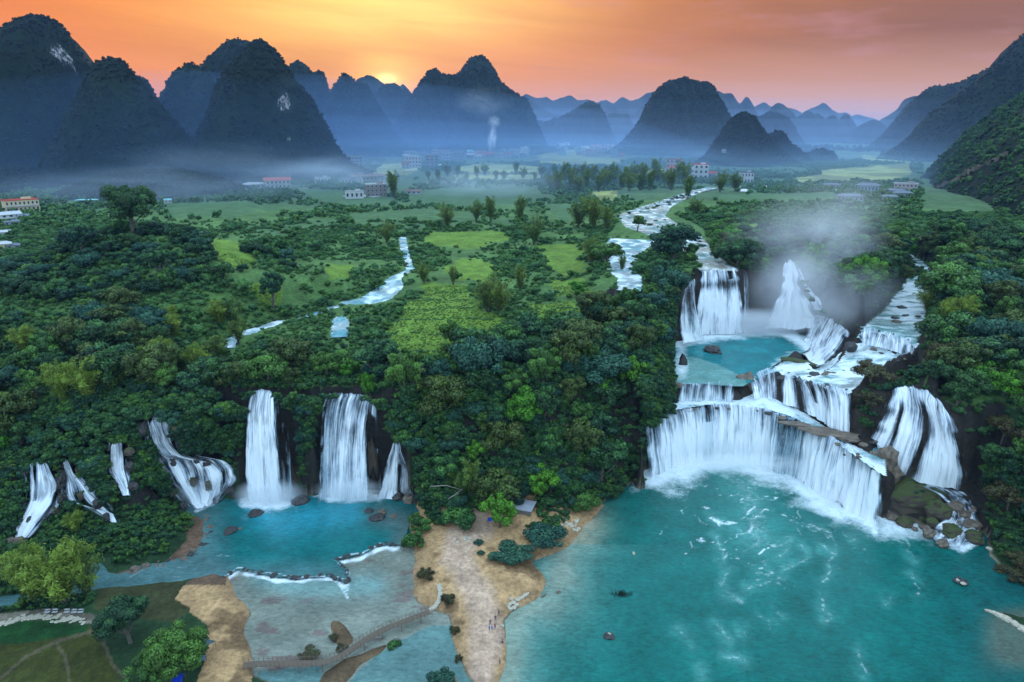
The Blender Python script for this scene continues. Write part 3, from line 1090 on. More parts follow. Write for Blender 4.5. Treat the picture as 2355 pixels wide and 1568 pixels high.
far_range('row of hazy humps above the far rice plain', 3900, [(1740, 325), (1775, 245), (1788, 235), (1800, 238), (1812, 250), (1830, 270), (1845, 262), (1858, 251), (1868, 262), (1885, 259), (1892, 285), (1905, 268), (1917, 263),
          (1932, 285), (1945, 257), (1955, 275), (1968, 290), (1985, 300), (2010, 325)], 260, 36, 9)
far_range('soft low range on the far right horizon', 7600, [(1900, 310), (1940, 275), (1970, 262), (1990, 268), (2010, 272), (2030, 285), (2060, 300), (2100, 310)], 400, 37, 18)
far_range('hazy low hump at the end of the valley', 3500, [(1950, 330), (1975, 290), (2000, 276), (2015, 274), (2035, 290), (2050, 312), (2070, 330)], 170, 38, 8)


def right_slope():
    "the wooded mountainside along the right of the valley"
    foot = np.array([(250, 330), (300, 400), (345, 470), (410, 610), (470, 760), (560, 950), (640, 1100), (760, 1230), (1000, 1400)], float)
    x = np.arange(230, 1250, 4.0)
    y = np.arange(260, 1420, 4.0)
    X, Y = np.meshgrid(x, y)
    fx = np.interp(Y, foot[:, 1], foot[:, 0])
    d = (X - fx) * .82 + 14 * fbm(X / 90, Y / 90, 60, 3) - 6
    hmax = np.interp(Y, [260, 450, 620, 800, 1000, 1200, 1420], [60, 105, 150, 185, 195, 150, 60])
    H = hmax * (1 - np.exp(-np.clip(d, 0, None) / 150.0)) * 1.25
    H = H * (1 + .16 * fbm(X / 55, Y / 55, 61, 4)) + 3 * fbm(X / 11, Y / 11, 62, 3)
    bz = 49 + 6 * sm(250, 330, X)
    Zh = np.where(d <= 0, bz - 6 + d * .2, bz - 4 + H)
    me = mesh_np('hillside', np.stack([X, Y, Zh], -1).reshape(-1, 3), grid_faces(*X.shape), HM, True, {'cliff': ('FLOAT', np.zeros(X.size))})
    tag(obj('hillside', me), 'wooded mountainside at the right with a straight dirt track', None, None, 'structure')
    HILLS.append(dict(X=X, Y=Y, Z=Zh, cm=X * 0, g=sm(-4, 10, d), sp=5.0, size=3.6))
    return X, Y, Zh


RS = right_slope()

# ------------------------------------------------------------------ water
def water_material(name, rough=.10, wave=1.0, scale=1.0):
    t = NT(name)
    p = t.pos()
    base = t.attr('Col', 0)
    foam = t.attr('foam', 2)
    m1 = t.mapping(p, (1, 1.9, 1), (0, 0, .35))
    w1 = t.noise(.55 * scale, 5, .6, m1, .6)
    w2 = t.noise(2.2 * scale, 3, .6, m1, .3)
    h = t.math('ADD', t.math('MULTIPLY', w1, .7), t.math('MULTIPLY', w2, .3))
    n = t.bump(h, .75 * wave, 1.3)
    v = t.noise(.11, 4, .6, p)
    col = t.n('ShaderNodeVectorMath', operation='SCALE')
    t.l(base, col.inputs[0])
    t.l(t.math('MULTIPLY', t.rng(v, .3, .7, .78, 1.22), t.rng(h, .35, .65, .72, 1.26)), col.inputs['Scale'])
    # foam breaks up into lace where it is thin
    lace = t.noise(1.7, 7, .75, p, 1.8)
    cells = t.noise(.33, 5, .65, p, 1.0)
    k = t.math('ADD', t.math('MULTIPLY', lace, .65), t.math('MULTIPLY', cells, .35))
    thr = t.math('SUBTRACT', .84, t.math('MULTIPLY', foam, .64))
    fm = t.math('DIVIDE', t.math('SUBTRACT', k, thr), .32, True)
    fm = t.math('MINIMUM', fm, t.rng(foam, .02, .12))
    c = t.mix(fm, col.outputs[0], (.86, .92, .93))
    r = t.rng(fm, 0, 1, rough, .7)
    return t.done(t.bsdf(c, r, n, .26, IOR=1.33))


WM = water_material('river water')


def falling_material():
    "long-exposure white water: strands over dark wet rock"
    t = NT('falling water')
    uv = t.n('ShaderNodeUVMap').outputs[0]
    cov = t.attr('cov', 2)
    sh = t.attr('shade', 2)
    a = t.noise(1.0, 5, .62, t.mapping(uv, (.55, .035, 1)), .15)
    b = t.noise(1.0, 4, .6, t.mapping(uv, (2.6, .07, 1)), .1)
    c = t.noise(1.0, 5, .65, t.mapping(uv, (.25, .16, 1)), .5)
    e = t.noise(1.0, 3, .6, t.mapping(uv, (6.0, .12, 1)), .1)
    k = t.math('ADD', t.math('ADD', t.math('MULTIPLY', a, .38), t.math('MULTIPLY', b, .32)), t.math('ADD', t.math('MULTIPLY', c, .20), t.math('MULTIPLY', e, .10)))
    thr = t.math('SUBTRACT', .71, t.math('MULTIPLY', cov, .44))
    al = t.math('DIVIDE', t.math('SUBTRACT', k, thr), .20, True)
    al = t.math('MULTIPLY', al, t.rng(cov, .02, .30))
    bl = t.rng(t.math('ADD', t.math('ADD', t.math('MULTIPLY', a, .35), t.math('MULTIPLY', b, .40)), t.math('ADD', t.math('MULTIPLY', e, .25), t.math('MULTIPLY', t.math('SUBTRACT', cov, .7), .35))), .40, .60)
    col = t.mix(bl, (.26, .40, .56), (.95, .97, .98))  # blue lows paint the shadow between the white strands
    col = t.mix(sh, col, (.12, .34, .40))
    d = t.bsdf(col, .55, t.bump(k, .5, .6), .3)
    tr = t.n('ShaderNodeBsdfTranslucent')
    t.setin(tr, 'Color', col)
    mx = t.n('ShaderNodeMixShader')
    mx.inputs[0].default_value = .25
    t.l(d, mx.inputs[1])
    t.l(tr.outputs[0], mx.inputs[2])
    tp = t.n('ShaderNodeBsdfTransparent')
    m2 = t.n('ShaderNodeMixShader')
    t.l(al, m2.inputs[0])
    t.l(tp.outputs[0], m2.inputs[1])
    t.l(mx.outputs[0], m2.inputs[2])
    return t.done(m2.outputs[0])


FM = falling_material()
SHEETS = []
CLEAR = []          # frame outlines that trees must not cover


def sheet(name, poly, z, colf, foamf, step=.8, label=None, drape=0.0, world=None):
    w = world if world is not None else [P(p[0], p[1], (19.2 if callable(z) else z) if len(p) < 3 else p[2]) for p in poly]
    xs = [q[0] for q in w]
    ys = [q[1] for q in w]
    X, Y = np.meshgrid(np.arange(min(xs), max(xs) + step, step), np.arange(min(ys), max(ys) + step, step))
    ins = pip(X, Y, w)
    if drape:
        ZZ = zt(X, Y) + drape
    else:
        ZZ = z(X, Y) if callable(z) else np.full(X.shape, float(z))
    px, py = proj(X, Y, ZZ)
    foam = np.clip(foamf(X, Y, px, py), 0, 1)
    if drape:
        ZZ = ZZ + .35 * fbm(X / 4, Y / 3, 7, 3)
    C = colf(X, Y, px, py)
    V = np.stack([X, Y, ZZ], -1).reshape(-1, 3)
    fc = grid_faces(*X.shape)
    ok = ins.ravel()[fc].any(1)
    zq = V[:, 2][fc]
    ok &= (zq.max(1) - zq.min(1)) < .85
    fc = fc[ok]
    used, inv = np.unique(fc, return_inverse=True)
    me = mesh_np(name, V[used], inv.reshape(-1, 4), WM, True, {'Col': ('FLOAT_COLOR', C.reshape(-1, 3)[used]), 'foam': ('FLOAT', foam.ravel()[used])})
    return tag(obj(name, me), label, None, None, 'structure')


def Q(zx, zy):      # points read off the enlarged lower right corner
    return (1563 + .3402 * zx, 1034.4 + .3402 * zy)


SWIRLS = [[(730, 480), (800, 490), (900, 525), (1000, 550), (1035, 600), (1045, 680)], [(940, 625), (1000, 690), (1040, 710), (1000, 760), (1030, 820), (970, 880)],
          [(740, 660), (700, 710), (640, 745), (560, 755)], [(860, 730), (780, 790), (690, 825)], [(710, 870), (600, 890), (520, 915), (460, 940)],
          [(350, 790), (300, 850), (290, 930), (340, 990), (420, 1030)], [(520, 830), (600, 850), (630, 840), (590, 810)], [(390, 540), (440, 585)],
          [(190, 450), (280, 490)], [(590, 620), (650, 660), (710, 640), (755, 605)], [(510, 590), (560, 640)], [(480, 650), (430, 690)],
          [(960, 1000), (980, 1080), (1020, 1130), (960, 1160)], [(300, 1390), (400, 1410), (440, 1430)], [(-20, 1200), (60, 1260), (80, 1330)],
          [(430, 1180), (450, 1250)], [(610, 1150), (630, 1200)], [(1500, 590), (1560, 680), (1600, 760)], [(1560, 850), (1620, 930), (1610, 980)], [(250, 590), (270, 640), (300, 760)],
          [(1100, 560), (1180, 600)], [(520, 1090), (560, 1130)], [(820, 640), (870, 700)], [(240, 1180), (290, 1240), (350, 1290)], [(1420, 990), (1380, 1050)], [(150, 1480), (160, 1560)],
          [(1400, 500), (1440, 590)], [(1190, 1360), (1250, 1500)], [(640, 1080), (700, 1110)]]
SWIRLS = [[Q(*p) for p in s] for s in SWIRLS]
B1W = [P(*p) for p in B1]
WEIR = [(512, 1326), (545, 1306), (600, 1318), (680, 1328), (755, 1322), (800, 1338), (797, 1312), (768, 1285), (830, 1272), (872, 1251), (925, 1252)]


def lower_col(X, Y, px, py):
    n = fbm(X / 18, Y / 18, 70, 4)
    n2 = fbm(X / 5, Y / 5, 71, 3)
    deep = np.array((.001, .125, .102))
    C = np.empty(X.shape + (3,))
    C[...] = deep
    C *= (1 + .16 * n[..., None])
    # milkier, greener water in the plume below the big fall
    pl = np.exp(-(dist_poly(px, py, [(1690, 1080), (1735, 1170), (1745, 1230)]) / 72) ** 2) * .6
    C = C * (1 - pl[..., None]) + np.array((.06, .30, .25)) * pl[..., None]
    ks = np.zeros(X.shape)
    wx_, wy_ = px + 12 * n2, py + 9 * n
    for s_ in SWIRLS:
        ks = np.maximum(ks, np.exp(-(dist_poly(wx_, wy_, s_) / 17) ** 2))
    ks = np.clip(ks * (.20 + .40 * n2), 0, .4)[..., None]
    C = C * (1 - ks) + np.array((.13, .42, .36)) * ks
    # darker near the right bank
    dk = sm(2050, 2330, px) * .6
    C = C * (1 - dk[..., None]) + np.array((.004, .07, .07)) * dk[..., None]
    # bed showing through: right of the spit
    d = dist_poly(px, py, [(1345, 1205), (1300, 1270), (1290, 1330), (1270, 1380), (1190, 1410), (1170, 1470), (1165, 1568), (1160, 1700)])
    k = np.exp(-(d / 42) ** 1.5) * (px < 1700)
    k = np.clip(k * (1 + .5 * n2), 0, .96)[..., None]
    C = C * (1 - k) + np.array((.34, .30, .20)) * k
    k = np.clip(np.exp(-(d / 130) ** 1.6) * .45 * (px < 1800) * (py > 1250), 0, 1)[..., None]
    C = C * (1 - k) + np.array((.12, .29, .25)) * k
    # shallow stony reach below the weir
    sh = (px < 1075) & (py > 1240)
    g = np.array((.215, .225, .175)) * (1 + .22 * n[..., None] + .12 * n2[..., None])
    C[sh] = g[sh]
    rd = sh & (fbm(X / 6, Y / 3, 75, 3) > .38)
    C[rd] = np.array((.19, .145, .12))
    pond = pip(px, py, [(800, 1568), (860, 1510), (905, 1480), (985, 1440), (1045, 1435), (1050, 1500), (1080, 1568), (1080, 1750), (700, 1750)]) | pip(px, py, [(590, 1545), (740, 1530), (740, 1700), (590, 1700)])
    C[pond & sh] = np.array((.11, .20, .18)) * (1 + .2 * n[pond & sh][:, None])
    # turquoise tongue running over the weir
    tg = np.clip(np.exp(-(dist_poly(px, py, [(600, 1330), (700, 1350), (860, 1345)]) / 30) ** 2) * .6, 0, 1)[..., None] * sh[..., None]
    C = C * (1 - tg) + np.array((.16, .33, .31)) * tg
    rt = np.clip(sm(2230, 2354, px) * sm(1380, 1440, py) * sm(1560, 1480, py), 0, .5)[..., None]
    C = C * (1 - rt) + np.array((.16, .14, .09)) * rt
    return C


def lower_foam(X, Y, px, py):
    d = dist_poly(X, Y, B1W)
    n = fbm(X / 8, Y / 8, 80, 3)
    f = 1.35 * np.exp(-(d / (20 + 10 * n)) ** 1.6) * (py > 1030)
    f = np.maximum(f, .80 * np.exp(-(d / 26) ** 2) * (fbm(X / 6, Y / 6, 83, 3) * .6 + .7))
    f = np.maximum(f, .56 * np.exp(-(dist_poly(px, py, [(1690, 1070), (1728, 1150), (1745, 1240)]) / 60) ** 2))
    f = np.maximum(f, .50 * np.exp(-(dist_poly(px, py, [(1530, 1090), (1600, 1110)]) / 30) ** 2))
    f = np.maximum(f, 1.0 * np.exp(-(dist_poly(px, py, [(1950, 1165), (2000, 1190), (2012, 1225)]) / 14) ** 2))
    f = np.maximum(f, .98 * np.exp(-(dist_poly(px, py, [(2130, 1210), (2160, 1240), (2215, 1262), (2250, 1240)]) / 15) ** 2))
    wx = px + 9 * fbm(X / 5, Y / 5, 81, 3)
    wy = py + 7 * fbm(X / 5, Y / 5, 82, 3)
    for s in SWIRLS:
        dd = dist_poly(wx, wy, s)
        f = np.maximum(f, .66 * np.exp(-(dd / 5.5) ** 1.2))
        f = np.maximum(f, .50 * np.exp(-(dd / 14) ** 2))
    u_, v_ = X + 14 * fbm(X / 22, Y / 22, 84, 3), Y + 14 * fbm(X / 22, Y / 22, 85, 3)
    rd = np.clip(1 - np.abs(fbm(u_ / 13, v_ / 8, 86, 3)) * 9, 0, 1)
    rd2 = np.clip(1 - np.abs(fbm(u_ / 7, v_ / 5, 89, 3)) * 8, 0, 1)
    reg = np.exp(-(np.hypot((px - 1760) / 430, (py - 1210) / 210)) ** 2) * (px > 1350)
    f = np.maximum(f, reg * (.74 * rd + .46 * rd2))
    # white water just below the weir and small riffles
    m = px < 1000
    dw = dist_poly(wx, wy - 9, WEIR)
    f = np.where(m, np.maximum(f, (.55 + .9 * vnoise(X / 2.2, Y / 2.2, 88)) * np.exp(-(dw / 9) ** 1.6) * (py > 1240) * (px > 520)), f)
    f = np.where(m, np.maximum(f, .95 * np.exp(-(dist_poly(wx, wy, [(775, 1335), (790, 1352), (800, 1372)]) / 7) ** 1.5)), f)
    for s in ([(240, 1345), (300, 1325), (370, 1312)], [(395, 1322), (430, 1318)], [(1110, 1650), (1020, 1500)], [(1065, 1520), (1080, 1545)]):
        f = np.maximum(f, .5 * np.exp(-(dist_poly(wx, wy, s) / 6) ** 2))
    return f


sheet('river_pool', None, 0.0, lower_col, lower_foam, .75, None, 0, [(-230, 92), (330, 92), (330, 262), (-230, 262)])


def left_col(X, Y, px, py):
    n = fbm(X / 12, Y / 12, 90, 4)
    C = np.empty(X.shape + (3,))
    C[...] = (.001, .135, .128)
    C *= (1 + .2 * n[..., None])
    k = np.exp(-(dist_poly(px, py, [(590, 1170), (640, 1200), (800, 1170)]) / 40) ** 2)[..., None] * .6
    C = C * (1 - k) + np.array((.04, .33, .42)) * k
    k = np.clip(sm(560, 440, px) + sm(1270, 1330, py) * .8, 0, .92)[..., None]
    C = C * (1 - k) + np.array((.085, .17, .165)) * k
    k = np.clip(np.exp(-(dist_poly(px, py, [(870, 1185), (930, 1200), (925, 1250)]) / 30) ** 2) * .8, 0, 1)[..., None]
    C = C * (1 - k) + np.array((.10, .14, .13)) * k
    return C


def left_foam(X, Y, px, py):
    wx = px + 9 * fbm(X / 4, Y / 4, 91, 3)
    wy = py + 7 * fbm(X / 4, Y / 4, 92, 3)
    f = 1.15 * np.exp(-(dist_poly(px, wy, [(566, 1152), (612, 1160), (662, 1152)]) / 24) ** 1.6)
    f = np.maximum(f, 1.1 * np.exp(-(dist_poly(px, wy, [(725, 1130), (760, 1142), (850, 1140), (885, 1132), (935, 1128)]) / 17) ** 1.6))
    f = np.maximum(f, .5 * np.exp(-(dist_poly(px, wy, [(560, 1190), (620, 1180), (680, 1170)]) / 20) ** 2))
    f = np.maximum(f, .9 * np.exp(-(dist_poly(wx, wy, [(450, 1178), (490, 1160), (515, 1130)]) / 7) ** 2))
    for s in ([(395, 1310), (430, 1300)], [(415, 1285), (440, 1292)], [(500, 1280), (530, 1275)], [(420, 1325), (370, 1330)], [(330, 1310), (300, 1330)]):
        f = np.maximum(f, .6 * np.exp(-(dist_poly(wx, wy, s) / 5) ** 2))
    f = np.maximum(f, .9 * np.exp(-(dist_poly(px, wy, WEIR) / 3.0) ** 2))
    return f


sheet('plunge_pool', [(-300, 1240), (45, 1200), (300, 1120), (560, 1090), (940, 1090), (975, 1180), (940, 1200), (925, 1252), (872, 1251), (830, 1272), (768, 1285), (797, 1312), (800, 1338),
      (755, 1322), (680, 1328), (600, 1318), (545, 1306), (512, 1326), (420, 1340), (240, 1350), (100, 1400), (-300, 1400)], .55, left_col, left_foam, .7, 'turquoise plunge pool below the left waterfalls')


def white_col(c0, c1, seed):
    def f(X, Y, px, py):
        n = sm(-.35, .4, fbm(X / 9, Y / 6, seed, 3))[..., None]
        return np.array(c0) * (1 - n) + np.array(c1) * n
    return f


def flow_foam(base, amp, seed, sx=5.0, sy=5.0):
    return lambda X, Y, px, py: base + amp * fbm(X / sx, Y / sy, seed, 4)


XA_, XB_ = P(1860, 1000, 19.5)[0], P(2034, 1070, 17)[0]
sheet('terrace_water', [(1475, 975), (1550, 945), (1620, 934), (1700, 934), (1760, 943), (1830, 964), (1900, 998), (1960, 1037), (2034, 1085), (2034, 1020), (2010, 1000), (1962, 978), (1910, 966),
      (1860, 942), (1800, 926), (1738, 903), (1700, 900), (1555, 898)], lambda X, Y: np.interp(X, [XA_, XB_], [19.9, 17.3]) + .15 * fbm(X / 3, Y / 3, 6, 3), white_col((.07, .30, .32), (.30, .42, .42), 101),
      lambda X, Y, px, py: .88 + .50 * fbm(X / 5, Y / 7, 102, 4) + .5 * np.exp(-(dist_poly(px, py, B2) / 12) ** 2) - .12 * sm(1950, 2010, px) * sm(1000, 1030, py) + .3 * (py < 930) * (px < 1750), .7)


def p2foam(X, Y, px, py):
    f = 1.1 * np.exp(-(dist_poly(px, py, [(1560, 790), (1600, 775), (1720, 762), (1800, 760), (1850, 790), (1875, 822)]) / 22) ** 1.5)
    f = np.maximum(f, .85 * np.exp(-(dist_poly(px, py, [(1565, 800), (1565, 860)]) / 26) ** 2))
    f = np.maximum(f, .7 * np.exp(-(dist_poly(px, py, [(1780, 840), (1860, 800)]) / 22) ** 2) )
    return f + .22 * fbm(X / 6, Y / 6, 103, 4)


def p2col(X, Y, px, py):
    n = fbm(X / 10, Y / 10, 104, 3)[..., None]
    C = np.array((.008, .20, .21)) * (1 + .25 * n) + np.zeros(X.shape + (3,))
    k = (pip(px, py, [(1540, 890), (1720, 895), (1712, 868), (1650, 838), (1600, 822), (1550, 818)]) * .8)[..., None]
    return C * (1 - k) + np.array((.17, .34, .29)) * k


sheet('upper_pool', [(1540, 884), (1600, 881), (1705, 888), (1747, 864), (1792, 834), (1855, 803), (1885, 770), (1870, 745), (1780, 738), (1735, 745), (1640, 748), (1548, 770)], 25.7, p2col, p2foam, .8)
SHEETS.append(('rapids', [(1743, 866, 25), (1790, 851, 27.5), (1850, 876, 30), (1907, 891, 31.5), (1964, 903, 32), (2010, 880, 32.5), (2075, 850, 33), (2115, 830, 33.5), (2112, 812, 33.5), (1975, 786, 33.5),
      (1935, 795, 31.5), (1880, 825, 29), (1805, 836, 27)], None, white_col((.12, .28, .28), (.34, .38, .36), 105), flow_foam(.85, .8, 106, 7, 4), .8, None, .35))
SHEETS.append(('upper_rapids', [(1972, 757, 37.5), (2030, 765, 37.5), (2112, 793, 37.5), (2132, 770, 38), (2155, 700, 38.5), (2180, 640, 39.5), (2125, 596, 41), (2080, 570, 42.5), (2045, 590, 42), (2085, 625, 40.5),
      (2055, 670, 39), (2015, 720, 38)], None, white_col((.16, .33, .31), (.42, .50, .46), 107), flow_foam(.74, .95, 108, 7, 3), .9, None, .45))


def river(name, key, c0, c1, foam, label, seed):
    c, hw = river_line(key, 160)
    d = np.gradient(c[:, :2], axis=0)
    d /= np.linalg.norm(d, axis=1)[:, None] + 1e-9
    nrm = np.stack([-d[:, 1], d[:, 0]], 1)
    k = np.linspace(-1, 1, 25)
    w = (hw + 1.4)[:, None] * k[None, :]
    X = c[:, 0:1] + nrm[:, 0:1] * w
    Y = c[:, 1:2] + nrm[:, 1:2] * w
    ZZ = np.repeat(c[:, 2:3], 25, 1) + .1 * fbm(X / 3, Y / 3, seed + 5)
    n = sm(-.4, .4, fbm(X / 10, Y / 10, seed, 3))[..., None]
    C = np.array(c0) * (1 - n) + np.array(c1) * n
    fo = np.clip(foam + .7 * fbm(X / 4, Y / 5, seed + 1, 4), 0, 1)
    me = mesh_np(name, np.stack([X, Y, ZZ], -1).reshape(-1, 3), grid_faces(*X.shape), WM, True, {'Col': ('FLOAT_COLOR', C.reshape(-1, 3)), 'foam': ('FLOAT', fo.ravel())})
    tag(obj(name, me), label, None, None, 'structure')


river('river', 'main', (.14, .27, .25), (.50, .46, .38), .52, 'wide braided river above the big falls', 110)
river('river_branch', 'side', (.12, .3, .32), (.4, .45, .45), .62, 'short white branch of the river in the trees', 120)
river('stream', 'branch', (.10, .32, .36), (.35, .45, .45), .55, 'stream with a small cascade through the meadow', 130)
river('forest_stream', 'stream', (.12, .3, .33), (.35, .42, .42), .66, 'thin stream through the bushes towards the left falls', 140)
river('far_river', 'far', (.3, .4, .4), (.5, .5, .45), .15, 'distant strip of river near the bamboo groves', 150)


# ---- waterfalls
def cascade_mesh(rows, nu=90, nv=70, seed=1, cov=None, amp=.35, out=0.0, shade=None, soft=.09):
    "surface through rows of (frame x, frame y, height), crest first"
    R0 = []
    for r in rows:
        w = np.array([P(*p) for p in r])
        R0.append(resample(w, nu))
    R0 = np.array(R0)                                   # rows, nu, 3
    seg = np.r_[0, np.cumsum(np.linalg.norm(np.diff(R0, axis=0), axis=2).mean(1))]
    t = np.linspace(0, seg[-1], nv)
    G = np.empty((nv, nu, 3))
    for k in range(3):
        for i in range(nu):
            G[:, i, k] = np.interp(t, seg, R0[:, i, k])
    if len(rows) > 2:
        for _ in range(3):
            G[1:-1] = .25 * G[:-2] + .5 * G[1:-1] + .25 * G[2:]
    return finish_fall(G, seed, cov, amp, out, shade, soft)


def fall_mesh(crest, foot, nu=160, nv=50, seed=1, cov=None, amp=.35, out=0.0, shade=None, throw=1.5, soft=.07):
    "free fall: short glide to the lip, then a parabola down to the foot"
    c = resample([P(*p) for p in crest], nu)
    f = resample([P(*p) for p in foot], nu)
    c[:, :2] = smooth_line(c[:, :2], 4)
    f[:, :2] = smooth_line(f[:, :2], 4)
    ul = np.r_[0, np.cumsum(np.linalg.norm(np.diff(c[:, :2], axis=0), axis=1))]
    jit = fbm(ul / 4.0, ul * 0 + seed, seed + 31, 3)
    c[:, 1] += 2.2 * jit
    c[:, 2] -= .35 * np.clip(-jit, 0, 1)
    f[:, 1] += 1.6 * fbm(ul / 5.0, ul * 0 + seed, seed + 33, 3)
    d = f[:, :2] - c[:, :2]
    ln = np.linalg.norm(d, axis=1)[:, None] + 1e-6
    nrm = -c[:, :2] / np.linalg.norm(c[:, :2], axis=1)[:, None]      # the falls face down the valley
    f2 = f.copy()
    short = np.clip(throw - (d * nrm).sum(1), 0, None)[:, None]
    f2[:, :2] += nrm * short
    d = f2[:, :2] - c[:, :2]
    s = np.linspace(0, 1, nv)
    G = np.empty((nv + 4, nu, 3))
    for j in range(4):
        b = (4 - j) * .8
        G[j, :, :2] = c[:, :2] - nrm * b
        G[j, :, 2] = c[:, 2] + .25 + .05 * j
    for j, q in enumerate(s):
        G[j + 4, :, :2] = c[:, :2] + d * q
        G[j + 4, :, 2] = c[:, 2] + .4 - (c[:, 2] + .4 - f2[:, 2]) * (q ** 2 * .55 + q * .45 if throw < 3 else q ** 2 * .85 + q * .15)
    return finish_fall(G, seed, cov, amp, out, shade, soft)


def finish_fall(G, seed, cov, amp, out, shade, soft):
    nv, nu = G.shape[:2]
    du = np.linalg.norm(np.diff(G, axis=1), axis=2).mean(0)
    u = np.r_[0, np.cumsum(du)]
    dv = np.linalg.norm(np.diff(G, axis=0), axis=2).mean(1)
    v = np.r_[0, np.cumsum(dv)]
    U, V = np.meshgrid(u, v)
    gu = np.gradient(G, axis=1)
    gv = np.gradient(G, axis=0)
    n = np.cross(gu, gv)
    n /= np.linalg.norm(n, axis=2)[..., None] + 1e-9
    if n[..., 1].mean() > 0:
        n = -n
    fade = np.minimum(1, V / 3.0)
    disp = (amp * fbm(U / 1.6, V / 14, seed, 3) + amp * .7 * fbm(U / .6, V / 9, seed + 5, 2)) * fade + out
    disp = disp + min(amp, .8) * 1.8 * fbm(U / 6.0, V / 16, seed + 40, 3) * fade
    G = G + n * disp[..., None]
    carve_under(G)
    uu = np.linspace(0, 1, nu)[None, :].repeat(nv, 0)
    vv = np.linspace(0, 1, nv)[:, None].repeat(nu, 1)
    cv = np.full((nv, nu), .75)
    if cov is not None:
        cv = cov(uu, vv, U, V)
    cv = cv - .15 + .20 * sm(.1, .9, vv) - .10 * fbm(U / 3.5, V / 5, seed + 21, 3) + .10 * fbm(U / 1.1, V / 30, seed + 22, 2)
    ew = soft * (1 + 1.2 * vnoise(V / 2.5, U * 0 + seed, seed + 9))
    e = np.minimum(uu, 1 - uu)
    cv = np.clip(cv, 0, 1.1) * np.clip(e / ew, 0, 1) ** .7
    cv = cv * sm(-.2, 1.6, V + 1.2 * vnoise(U / .7, U * 0 + seed, seed + 3) - .6)
    shd = np.zeros((nv, nu)) if shade is None else shade(uu, vv, U, V)
    return mesh_np('water_curtain', G.reshape(-1, 3), grid_faces(nv, nu), FM, True, {'cov': ('FLOAT', cv), 'shade': ('FLOAT', shd)},
                   np.stack([U + seed * 7.3, V], -1).reshape(-1, 2))


def bump1(x, c, w):
    return np.exp(-((x - c) / w) ** 2)


def waterfall(label, at_pt, sheets, group=None):
    w = P(*at_pt)
    root = empty('waterfall', tuple(w))
    tag(root, label, 'waterfall', group)
    for i, me in enumerate(sheets):
        nm = 'water_curtain' if i == 0 else 'water_veil'
        me.transform(Matrix.Translation(-Vector(w)))
        obj(nm, me, root)
    return root


def widen(rows, k, up=0.0):
    out = []
    for r in rows:
        cx = sum(p[0] for p in r) / len(r)
        out.append([(cx + (p[0] - cx) * k + 3 * math.sin(p[1] * .11), p[1] - 1, p[2] + .1 + up) for p in r])
    return out


_cm = cascade_mesh


def cascade2(rows, nu, nv, seed, cov, amp, out=0.0):
    return [_cm(rows, nu, nv, seed, cov, amp, out), _cm(widen(rows, 1.75), nu, nv, seed + 60, lambda u, v, U, V: .60 + .45 * fbm(U / 1.6, V / 5, seed + 61), amp * .6, out - .5)]


# left group
waterfall('leftmost waterfall, a slanting white fan over dark rock', (45, 1238, 3), cascade2(
    [[(66, 1060, 21.6), (92, 1058, 21.8), (112, 1062, 21.6)], [(68, 1072, 20.4), (95, 1072, 20.5), (122, 1078, 20)], [(70, 1110, 15.5), (100, 1112, 15.5), (138, 1112, 15.2)],
     [(70, 1150, 10.5), (100, 1145, 11.5), (135, 1128, 13)], [(60, 1180, 7.5), (90, 1170, 9), (125, 1160, 10)], [(38, 1215, 4.5), (65, 1210, 5.5), (95, 1195, 6.5)], [(34, 1242, 3), (50, 1240, 3), (66, 1236, 3.2)]],
    70, 70, 3, lambda u, v, U, V: .92 + .15 * v - .35 * bump1(u, .3, .08) * (v < .5) + .2 * fbm(U / 2, V / 6, 3), .4, .8))
waterfall('narrow forked waterfall right of the leftmost fan', (215, 1175, 8), cascade2(
    [[(143, 1050, 22), (158, 1050, 22)], [(146, 1062, 20.3), (163, 1062, 20.3)], [(152, 1088, 16.5), (176, 1090, 16.3)], [(152, 1108, 14.4), (196, 1112, 13.6)], [(150, 1135, 11.8), (215, 1138, 10.8)],
     [(160, 1158, 9.4), (235, 1160, 8.6)], [(215, 1172, 7.8), (262, 1185, 6.3)], [(258, 1200, 5.6), (272, 1205, 5.4)]],
    50, 60, 5, lambda u, v, U, V: .92 + .2 * fbm(U / 2, V / 5, 7) - .8 * bump1(u, .45, .2) * bump1(v, .62, .16), .4, .8))
waterfall('small thin waterfall halfway along the wooded cliff', (290, 1145, 12), cascade2(
    [[(256, 1008, 28.4), (270, 1000, 28.6), (284, 1004, 28.4)], [(254, 1020, 26), (286, 1018, 26)], [(252, 1050, 21), (290, 1048, 21)], [(256, 1085, 16.8), (292, 1085, 16.8)], [(268, 1105, 15), (297, 1105, 15)],
     [(280, 1122, 13.5), (298, 1122, 13.5)], [(286, 1142, 12.3), (300, 1142, 12.3)]], 40, 50, 8, lambda u, v, U, V: .92 + .2 * fbm(U / 2, V / 5, 9), .3, .8))
